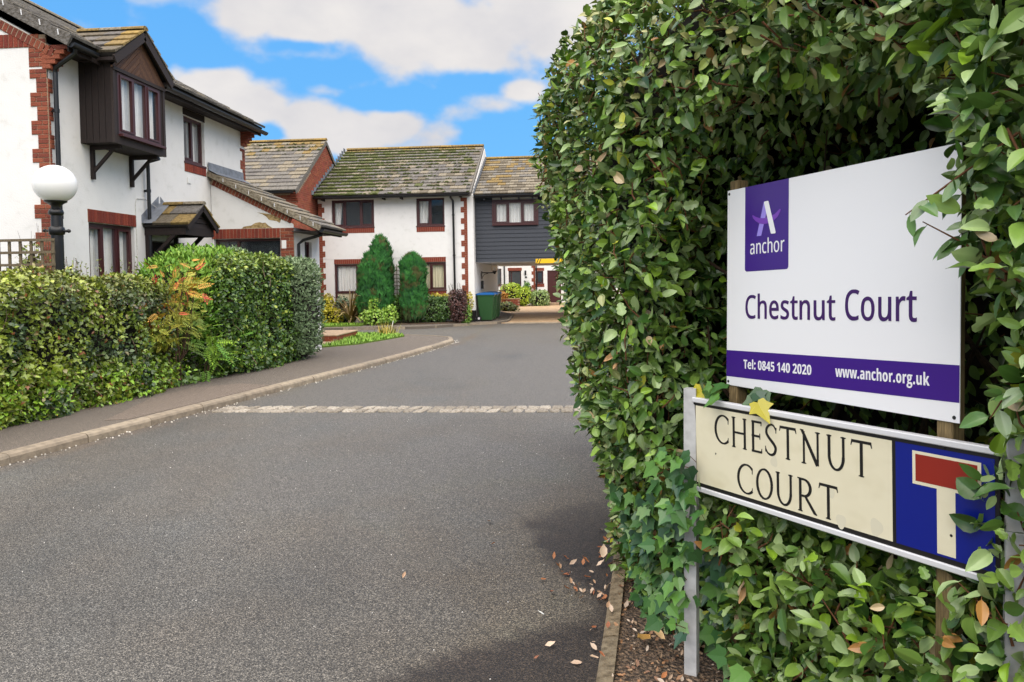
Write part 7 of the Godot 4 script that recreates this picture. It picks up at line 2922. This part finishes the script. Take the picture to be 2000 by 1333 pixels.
# The surface where a field crosses zero, meshed on a grid with one vertex in each crossed cell.
func net_surface(g: Geo, lo: Vector3, hi: Vector3, cell: float, field: Callable) -> void:
	var nx := int((hi.x - lo.x) / cell) + 1
	var ny := int((hi.y - lo.y) / cell) + 1
	var nk := int((hi.z - lo.z) / cell) + 1
	var val := PackedFloat32Array()
	val.resize(nx * ny * nk)
	for k in nk:
		for j in ny:
			for i in nx:
				val[(k * ny + j) * nx + i] = field.call(lo + Vector3(i, j, k) * cell)
	var at := {}
	for k in nk - 1:
		for j in ny - 1:
			for i in nx - 1:
				var sum := Vector3.ZERO
				var cnt := 0
				for e in 12:
					var ax := e / 4
					var u := e & 1
					var w := (e >> 1) & 1
					var p := [0, 0, 0]
					p[(ax + 1) % 3] = u
					p[(ax + 2) % 3] = w
					var q := p.duplicate()
					q[ax] = 1
					var va := val[((k + p[2]) * ny + j + p[1]) * nx + i + p[0]]
					var vb := val[((k + q[2]) * ny + j + q[1]) * nx + i + q[0]]
					if (va < 0.0) != (vb < 0.0):
						sum += Vector3(p[0], p[1], p[2]).lerp(Vector3(q[0], q[1], q[2]), va / (va - vb))
						cnt += 1
				if cnt:
					at[(k * ny + j) * nx + i] = lo + (Vector3(i, j, k) + sum / cnt) * cell
	for k in range(1, nk - 1):
		for j in range(1, ny - 1):
			for i in range(1, nx - 1):
				var o := (k * ny + j) * nx + i
				var v0 := val[o]
				for ax in 3:
					var st: int = [1, nx, nx * ny][ax]
					var v1 := val[o + st]
					if (v0 < 0.0) == (v1 < 0.0):
						continue
					var s1: int = [1, nx, nx * ny][(ax + 1) % 3]
					var s2: int = [1, nx, nx * ny][(ax + 2) % 3]
					var out := Vector3.ZERO
					out[ax] = 1.0 if v0 < 0.0 else -1.0
					if at.has(o) and at.has(o - s1) and at.has(o - s1 - s2) and at.has(o - s2):
						g.flip(at[o], at[o - s1], at[o - s1 - s2], at[o - s2], out)


func make_right_hedge() -> void:
	var o := thing("hedge", "tall clipped evergreen hedge on the right, hollowed out around the two signs", "hedge", Vector3(1.0, 0, -3.6))
	# dark woody inside
	var g := Geo.new()
	net_surface(g, Vector3(-0.7, -0.2, -9.0), Vector3(4.6, 4.0, -0.6), 0.14, func(p: Vector3) -> float: return hedge_at(p) + 0.3 if p.y > -0.1 else 1.0)
	part("thicket", g, M.thicket, o)
	var pts := []
	var tries := 0
	while pts.size() < 58000 and tries < 1300000:
		tries += 1
		var p: Vector3
		if rng.randf() < 0.72:
			p = HA + HE * rng.randf_range(-2.1, 2.0) + HN * rng.randf_range(-1.0, 0.35) + Vector3.UP * rng.randf_range(0.02, 3.75)
		else:
			p = Vector3(-0.45 + rng.randf() * 1.5, rng.randf_range(0.02, 3.7), rng.randf_range(-8.5, -4.0))
			p.x += (-p.z - 4.6) * 0.14
		var d := hedge_at(p)
		if d > 0.03 or d < -0.34 or (d < -0.10 and rng.randf() > 0.22):
			continue
		var rl := p - HA
		var rs := rl.dot(HE)
		if rl.dot(HN) < -0.16 and rs > -0.3 and rs < 1.3 and p.y > 0.6 and p.y < 2.45 and rng.randf() < 0.62:
			continue
		var e := 0.05
		var gr := Vector3(hedge_at(p + Vector3(e, 0, 0)) - d, hedge_at(p + Vector3(0, e, 0)) - d, hedge_at(p + Vector3(0, 0, e)) - d).normalized()
		pts.append([p, gr, d])
	pts.sort_custom(func(a, b): return a[0].distance_squared_to(Vector3(0, 1.65, 0)) < b[0].distance_squared_to(Vector3(0, 1.65, 0)))
	var per := [[], [], [], []]
	var cols := [[], [], [], []]
	var leaf_mats := []
	var singles := 0
	for q in pts:
		var p: Vector3 = q[0]
		var gr: Vector3 = q[1]
		var d: float = q[2]
		var rel := p - HA
		var s := rel.dot(HE)
		var n := rel.dot(HN)
		var inner := n < -0.12 and s > -0.2 and s < 1.25 and p.y > 0.7 and p.y < 2.4
		var up := (gr * 0.55 + Vector3.UP * 0.6 + rnd_dir() * 0.7).normalized()
		var tip := (rnd_dir() * 0.95 + gr * 0.55 + Vector3(0, -0.1, 0)).normalized()
		if inner:
			tip = (Vector3(0, -0.9, 0) + rnd_dir() * 0.7 + HN * 0.3).normalized()
			up = (HN + rnd_dir() * 0.6).normalized()
		var size := rng.randf_range(0.042, 0.094)
		var top := clampf((p.y - 2.2) * 0.7, 0.0, 1.0)
		var edge := clampf(1.0 - (s + 1.9) / 1.5, 0.0, 1.0)
		size *= 1.0 - 0.42 * maxf(edge, top * 0.6)
		if s > 0.2:
			size *= 1.08
		var c := Color(0.032, 0.09, 0.014).lerp(Color(0.25, 0.395, 0.07), pow(rng.randf(), 1.5))
		var kind := rng.randf()
		if kind < 0.20:
			c = Color(0.30, 0.41, 0.16)          # the silvery bloom of the upper side
		elif kind < 0.26:
			c = Color(0.24, 0.40, 0.03)
		elif kind < 0.275:
			c = Color(0.42, 0.44, 0.04)
		elif kind < 0.287:
			c = Color(0.45, 0.22, 0.06)
		elif kind < 0.295:
			c = Color(0.52, 0.40, 0.22)
		if rng.randf() < maxf(top, edge * 0.6) * 0.85 and d > -0.12:
			c = c.lerp(Color(0.44, 0.42, 0.17), rng.randf_range(0.4, 0.95))
			size *= 0.8
		c *= rng.randf_range(0.72, 1.22)
		var k := rng.randi_range(0, 3)
		if k == 3 and rng.randf() < 0.4:
			k = 1
		var xf := aim(p, up, tip, size, rng.randf_range(0.85, 1.2))
		if singles < 300 and d > -0.1 and n > -0.2 and p.z < -1.35 and s < 1.45 and p.y > 0.3 and p.y < 2.8:
			singles += 1
			var key := int(clampf(c.g * 18.0, 0.0, 7.0)) + (10 if c.r > c.g else 0)
			var lm: StandardMaterial3D = M.get("leaf_tone%d" % key)
			if lm == null:
				lm = M.leaf.duplicate()
				lm.resource_name = "leaf_tone"
				lm.albedo_color = c.linear_to_srgb()
				M["leaf_tone%d" % key] = lm
			piece("leaf", broad_leaf(k), lm, o, xf)
		else:
			per[k].append(xf)
			cols[k].append(c)
	for k in 4:
		spread("foliage", broad_leaf(k), M.leaf, o, per[k], cols[k])
	# shoots: brown twigs among the outer leaves
	g = Geo.new()
	for i in range(0, pts.size(), 16):
		var q: Array = pts[i]
		var p: Vector3 = q[0]
		var gr: Vector3 = q[1]
		if q[2] < -0.09:
			continue
		var d := (gr * 0.6 + rnd_dir() * 0.7 + Vector3.UP * 0.3).normalized()
		var l := rng.randf_range(0.06, 0.17)
		g.tube([p - d * l, p - d * l * 0.45 + rnd_dir() * 0.02, p + d * 0.02], [0.0042, 0.0032, 0.0018], 5, false)
	part("twigs", g, M.twig, o, true)
	# dead curled leaves caught in the outer shoots
	var dead := leaf_mesh("dead", [[0.0, 0.006], [0.2, 0.10], [0.45, 0.17], [0.7, 0.13], [0.9, 0.06], [1.0, 0.0]], 1.1, -0.5, Color(1.15, 1.1, 1.0), Color(0.8, 0.8, 0.78), 0.07)
	for k in [[-0.34, 0.46, 4], [-0.47, 1.27, 4], [-0.55, 2.23, 2], [0.80, 2.36, 3], [-0.2, 0.62, 2], [0.25, 0.5, 2], [0.12, 0.36, 2]]:
		for i in k[2]:
			var s: float = k[0] + rng.randf_range(-0.03, 0.03)
			var y: float = k[1] + rng.randf_range(-0.04, 0.04)
			var push := 0.4
			while push > -0.5 and hedge_at(HA + HE * s + HN * push + Vector3.UP * y) > 0.0:
				push -= 0.02
			var m: StandardMaterial3D = M.get("dead%d" % (i % 2))
			if m == null:
				m = M.leaf_dull.duplicate()
				m.albedo_color = [Color(0.55, 0.32, 0.14), Color(0.62, 0.45, 0.26)][i % 2].linear_to_srgb()
				M["dead%d" % (i % 2)] = m
			piece("dead_leaf", dead, m, o, aim(HA + HE * s + HN * (push + 0.02) + Vector3.UP * y, (HN + rnd_dir() * 0.8).normalized(), Vector3(0, -0.8, 0) + rnd_dir() * 0.8, rng.randf_range(0.055, 0.085)))
	# bare branches in the hollow behind the board and stems at the foot
	for i in 26:
		var s := rng.randf_range(-0.35, 1.2)
		var a := HA + HE * s + HN * rng.randf_range(-0.85, -0.5) + Vector3.UP * rng.randf_range(0.3, 1.6)
		var b := a + HE * rng.randf_range(-0.3, 0.3) + HN * rng.randf_range(0.1, 0.35) + Vector3.UP * rng.randf_range(0.2, 0.7)
		g = Geo.new()
		g.tube([a, a.lerp(b, 0.5) + rnd_dir() * 0.07, b], [0.011, 0.008, 0.003], 6, false)
		part("branch", g, M.bark, o)
	for k in [[-0.62, -0.26, 0.022], [-0.35, -0.3, 0.016], [-0.9, -0.42, 0.02], [0.35, -0.3, 0.02], [0.7, -0.32, 0.018]]:
		var a: Vector3 = HA + HE * k[0] + HN * k[1]
		g = Geo.new()
		g.tube([a, a + Vector3(0.02, 0.35, 0.01), a + Vector3(-0.03, 0.75, -0.05), a + HN * -0.2 + Vector3(0.02, 1.3, 0)], [k[2], k[2] * 0.85, k[2] * 0.7, k[2] * 0.5], 8, false)
		part("stem", g, M.bark, o)
	# shoots that reach over the right end of the signs, with leaves one by one
	var sprays := [
		[Vector3(1.06, 1.98, -1.96), Vector3(0.93, 1.86, -2.06), Vector3(0.865, 1.80, -2.12), 7],
		[Vector3(1.08, 1.62, -1.98), Vector3(0.98, 1.72, -2.05), Vector3(0.90, 1.78, -2.10), 6],
		[Vector3(1.22, 1.10, -1.88), Vector3(1.16, 1.03, -1.92), Vector3(1.12, 0.95, -1.95), 6],
		[Vector3(1.10, 2.10, -1.95), Vector3(1.0, 2.08, -2.02), Vector3(0.95, 2.03, -2.05), 6],
		[Vector3(1.12, 1.38, -1.92), Vector3(1.05, 1.35, -1.98), Vector3(1.02, 1.28, -2.0), 6],
		[Vector3(1.20, 0.88, -1.86), Vector3(1.15, 0.84, -1.90), Vector3(1.11, 0.76, -1.92), 6],
		[Vector3(1.16, 1.8, -1.85), Vector3(1.09, 1.85, -1.92), Vector3(1.04, 1.8, -1.95), 6]]
	for k in sprays:
		g = Geo.new()
		g.tube([k[0], k[1], k[2]], [0.004, 0.003, 0.0016], 6, false)
		var st := part("shoot", g, M.twig, o)
		for i in k[3]:
			var t: float = (i + 0.6) / k[3]
			var a: Vector3 = k[0].lerp(k[1], t * 2.0) if t < 0.5 else k[1].lerp(k[2], t * 2.0 - 1.0)
			var tip := (rnd_dir() * 0.7 + Vector3(-0.25, -0.55, 0.1)).normalized()
			var up := (HN * 0.7 + Vector3.UP * 0.7 + rnd_dir() * 0.5).normalized()
			piece("leaf", broad_leaf([0, 1, 2, 0][i % 4]), M["leaf_spray%d" % (i % 3)] if M.has("leaf_spray%d" % (i % 3)) else spray_mat(i % 3), st, aim(a, up, tip, rng.randf_range(0.06, 0.088)))


func spray_mat(k: int) -> StandardMaterial3D:
	var m: StandardMaterial3D = M.leaf.duplicate()
	m.resource_name = "leaf_spray"
	m.albedo_color = [Color(0.14, 0.27, 0.07), Color(0.24, 0.33, 0.17), Color(0.10, 0.20, 0.05)][k].linear_to_srgb()
	M["leaf_spray%d" % k] = m
	return m


func ivy_mat(k: int) -> StandardMaterial3D:
	if not M.has("ivy_tone%d" % k):
		var m: StandardMaterial3D = M.leaf.duplicate()
		m.resource_name = "ivy_leaf"
		m.albedo_color = [Color(0.045, 0.12, 0.035), Color(0.065, 0.165, 0.04), Color(0.12, 0.26, 0.045), Color(0.035, 0.09, 0.04), Color(0.50, 0.42, 0.02)][k].linear_to_srgb()
		M["ivy_tone%d" % k] = m
	return M["ivy_tone%d" % k]


func make_ivy() -> void:
	var groups := [
		["ivy", "dark ivy climbing at the foot of the hedge left of the white post", Vector3(0.35, 0.02, -3.5), 230, 0],
		["ivy", "ivy sprig lying over the top edge of the street name plate", Vector3(0.55, 1.14, -3.05), 12, 1],
		["ivy", "ivy clinging to the left white post of the street name plate", Vector3(0.43, 0.4, -3.1), 85, 2],
		["ivy", "low ivy on the soil under the right half of the hedge", Vector3(0.65, 0.02, -2.75), 26, 3],
	]
	for q in groups:
		var o := thing(q[0], q[1], "ivy", q[2])
		var g := Geo.new()
		for i in q[3]:
			var s := 0.0
			var n := 0.0
			var y := 0.0
			match q[4]:
				0:
					s = rng.randf_range(-0.72, 0.14)
					y = 0.03 + 0.60 * pow(rng.randf(), 1.1)
					n = -0.17 + 0.10 * y + rng.randf_range(-0.03, 0.10) + 0.1 * smoothstep(-0.4, 0.1, s)
				1:
					s = [rng.randf_range(0.02, 0.20), rng.randf_range(0.02, 0.20), rng.randf_range(0.28, 0.36)][i % 3]
					y = rng.randf_range(1.165, 1.225)
					n = rng.randf_range(-0.05, 0.03)
				2:
					s = rng.randf_range(-0.08, 0.05) if i % 2 else rng.randf_range(-0.16, 0.12)
					y = rng.randf_range(0.72, 0.95) if i % 3 == 0 else rng.randf_range(0.22, 0.75)
					n = rng.randf_range(0.06, 0.14)
				3:
					s = rng.randf_range(0.12, 0.8)
					y = rng.randf_range(0.03, 0.16)
					n = rng.randf_range(-0.1, 0.08)
			var p := HA + HE * s + HN * n + Vector3.UP * y
			if q[4] == 0:
				# lie against the hedge's own surface
				var push := 0.35
				while push > -0.5 and hedge_at(HA + HE * s + HN * push + Vector3.UP * y) > 0.02:
					push -= 0.02
				p = HA + HE * s + HN * (push + rng.randf_range(0.0, 0.05)) + Vector3.UP * y
			var size := rng.randf_range(0.05, 0.10) if q[4] != 2 else rng.randf_range(0.05, 0.085)
			var up := (HN * 0.55 + Vector3(0, 0.75, 0.35) + rnd_dir() * 0.45).normalized()
			var tip := (Vector3(0, -0.75, 0) + rnd_dir() * 0.75 + HN * 0.25).normalized()
			if rng.randf() < 0.5:
				g.tube([p - up * 0.05 + rnd_dir() * 0.02, p], [0.0016, 0.0012], 4, false)
			var k: int = [0, 1, 1, 2, 3, 0, 2][rng.randi_range(0, 6)]
			if rng.randf() < 0.02:
				k = 4
			piece("leaf", ivy_mesh(i % 2), ivy_mat(k), o, aim(p, up, tip, size, rng.randf_range(0.9, 1.1)))
		if g.v.size():
			part("stalks", g, M.twig, o, true)


func make_litter() -> void:
	# dry leaves swept against the edging
	var dry := leaf_mesh("dry", [[0.0, 0.004], [0.15, 0.10], [0.4, 0.23], [0.65, 0.19], [0.85, 0.10], [1.0, 0.0]], 0.55, -0.45, Color(1.1, 1.05, 1.0), Color(0.85, 0.85, 0.85), 0.06)
	var xf := []
	var cs := []
	var drift := [[1140, 0.055, -3.95, 0.10, 0.06, 30], [0, -0.03, -4.35, 0.12, 0.16, 14], [0, 0.10, -4.0, 0.06, 0.8, 22], [0, 0.0, -3.1, 0.14, 0.5, 10], [0, -0.35, -4.2, 0.5, 0.8, 5]]
	for q in drift:
		for i in q[5]:
			var z: float = q[2] + rng.randfn(0.0, q[4])
			var x: float = q[1] + rng.randfn(0.0, q[3])
			var kx := 0.05 + (-z - 3.085) * 0.1005
			var y := 0.012 if x < kx else (0.045 if x < kx + 0.07 else 0.03)
			xf.append(aim(Vector3(x, y, z), (Vector3.UP + rnd_dir() * 0.5).normalized(), rnd_dir() * Vector3(1, 0.25, 1), rng.randf_range(0.02, 0.055)))
			cs.append([Color(0.42, 0.16, 0.055), Color(0.55, 0.34, 0.20), Color(0.66, 0.50, 0.36), Color(0.34, 0.12, 0.05), Color(0.62, 0.44, 0.30)][rng.randi_range(0, 4)] * rng.randf_range(0.7, 1.1))
	# over the soil
	for i in 1700:
		var s := rng.randf_range(-1.2, 1.4)
		var n := rng.randf_range(-0.35, 0.45)
		var p := HA + HE * s + HN * n
		var kx := 0.05 + (-p.z - 3.085) * 0.1005 + 0.07
		if p.x < kx:
			continue
		xf.append(aim(p + Vector3.UP * rng.randf_range(0.022, 0.04), (Vector3.UP + rnd_dir() * 0.6).normalized(), rnd_dir() * Vector3(1, 0.3, 1), rng.randf_range(0.010, 0.034)))
		cs.append([Color(0.42, 0.22, 0.10), Color(0.55, 0.38, 0.24), Color(0.68, 0.55, 0.42), Color(0.25, 0.13, 0.07)][rng.randi_range(0, 3)] * rng.randf_range(0.6, 1.1))
	M.dry = M.leaf_dull.duplicate()
	var l := spread("leaf_litter", dry, M.dry, self, xf, cs)
	l.set_meta("label", "dry brown leaves and chips along the right edging and on the soil")
	# crumbs of pale stone in the left gutter
	xf = []
	cs = []
	var g := Geo.new()
	g.bevel(Vector3(-0.5, -0.4, -0.5), Vector3(0.5, 0.4, 0.5), 0.2)
	var line := line_points(KERB, 0.1)
	for i in 260:
		var p: Vector3 = line[rng.randi_range(20, mini(line.size() - 1, 190))]
		xf.append(Transform3D(Basis.from_euler(rnd_dir() * 3.0) * Basis.from_scale(Vector3.ONE * rng.randf_range(0.006, 0.02)), p + Vector3(absf(rng.randfn(0.03, 0.05)), 0.006, 0)))
		var t := rng.randf_range(0.35, 0.8)
		cs.append(Color(t, t * 0.93, t * 0.8))
	for i in 260:
		xf.append(Transform3D(Basis.from_euler(rnd_dir() * 3.0) * Basis.from_scale(Vector3.ONE * rng.randf_range(0.003, 0.007)), Vector3(rng.randf_range(-4.6, 0.0), 0.002, rng.randf_range(-9.0, -2.8))))
		var t := rng.randf_range(0.3, 0.75)
		cs.append(Color(t, t * 0.96, t * 0.88))
	M.crumb = flat("crumb", Color.WHITE, 0.9)
	M.crumb.vertex_color_use_as_albedo = true
	l = spread("gravel", g.mesh(), M.crumb, self, xf, cs)
	l.set_meta("label", "crumbs of pale stone in the gutter and on the asphalt")
	# a few larger fallen leaves one by one
	var named := [
		[Vector3(0.12, 0.05, -4.33), "large pale curled dead leaf on the dark stain beside the hedge foot", 0.10, Color(0.72, 0.55, 0.38)],
		[Vector3(0.30, 0.04, -3.42), "largest golden dead leaf on the soil at the edging", 0.12, Color(0.62, 0.36, 0.10)],
		[Vector3(0.36, 0.05, -3.36), "tan dead leaf lying over the golden dead leaf on the soil", 0.09, Color(0.66, 0.45, 0.22)],
		[Vector3(-0.22, 0.012, -3.72), "small white stick like scrap on the dark stain", 0.05, Color(0.8, 0.8, 0.76)],
		[Vector3(-0.62, 0.012, -5.1), "single small brown leaf far out on the grey asphalt", 0.05, Color(0.35, 0.17, 0.07)],
	]
	for q in named:
		var o := MeshInstance3D.new()
		o.name = numbered("fallen_leaf" if q[2] != 0.05 or q[0].z < -5.0 else "litter_scrap")
		o.mesh = dry if o.name.begins_with("fallen") else narrow_leaf()
		var m: StandardMaterial3D = M.leaf_dull.duplicate()
		m.albedo_color = q[3].linear_to_srgb()
		o.material_override = m
		add_child(o)
		o.transform = aim(q[0], (Vector3.UP + rnd_dir() * 0.25).normalized(), rnd_dir() * Vector3(1, 0.1, 1), q[2])
		tag(o, q[1], "leaf" if o.name.begins_with("fallen") else "scrap")
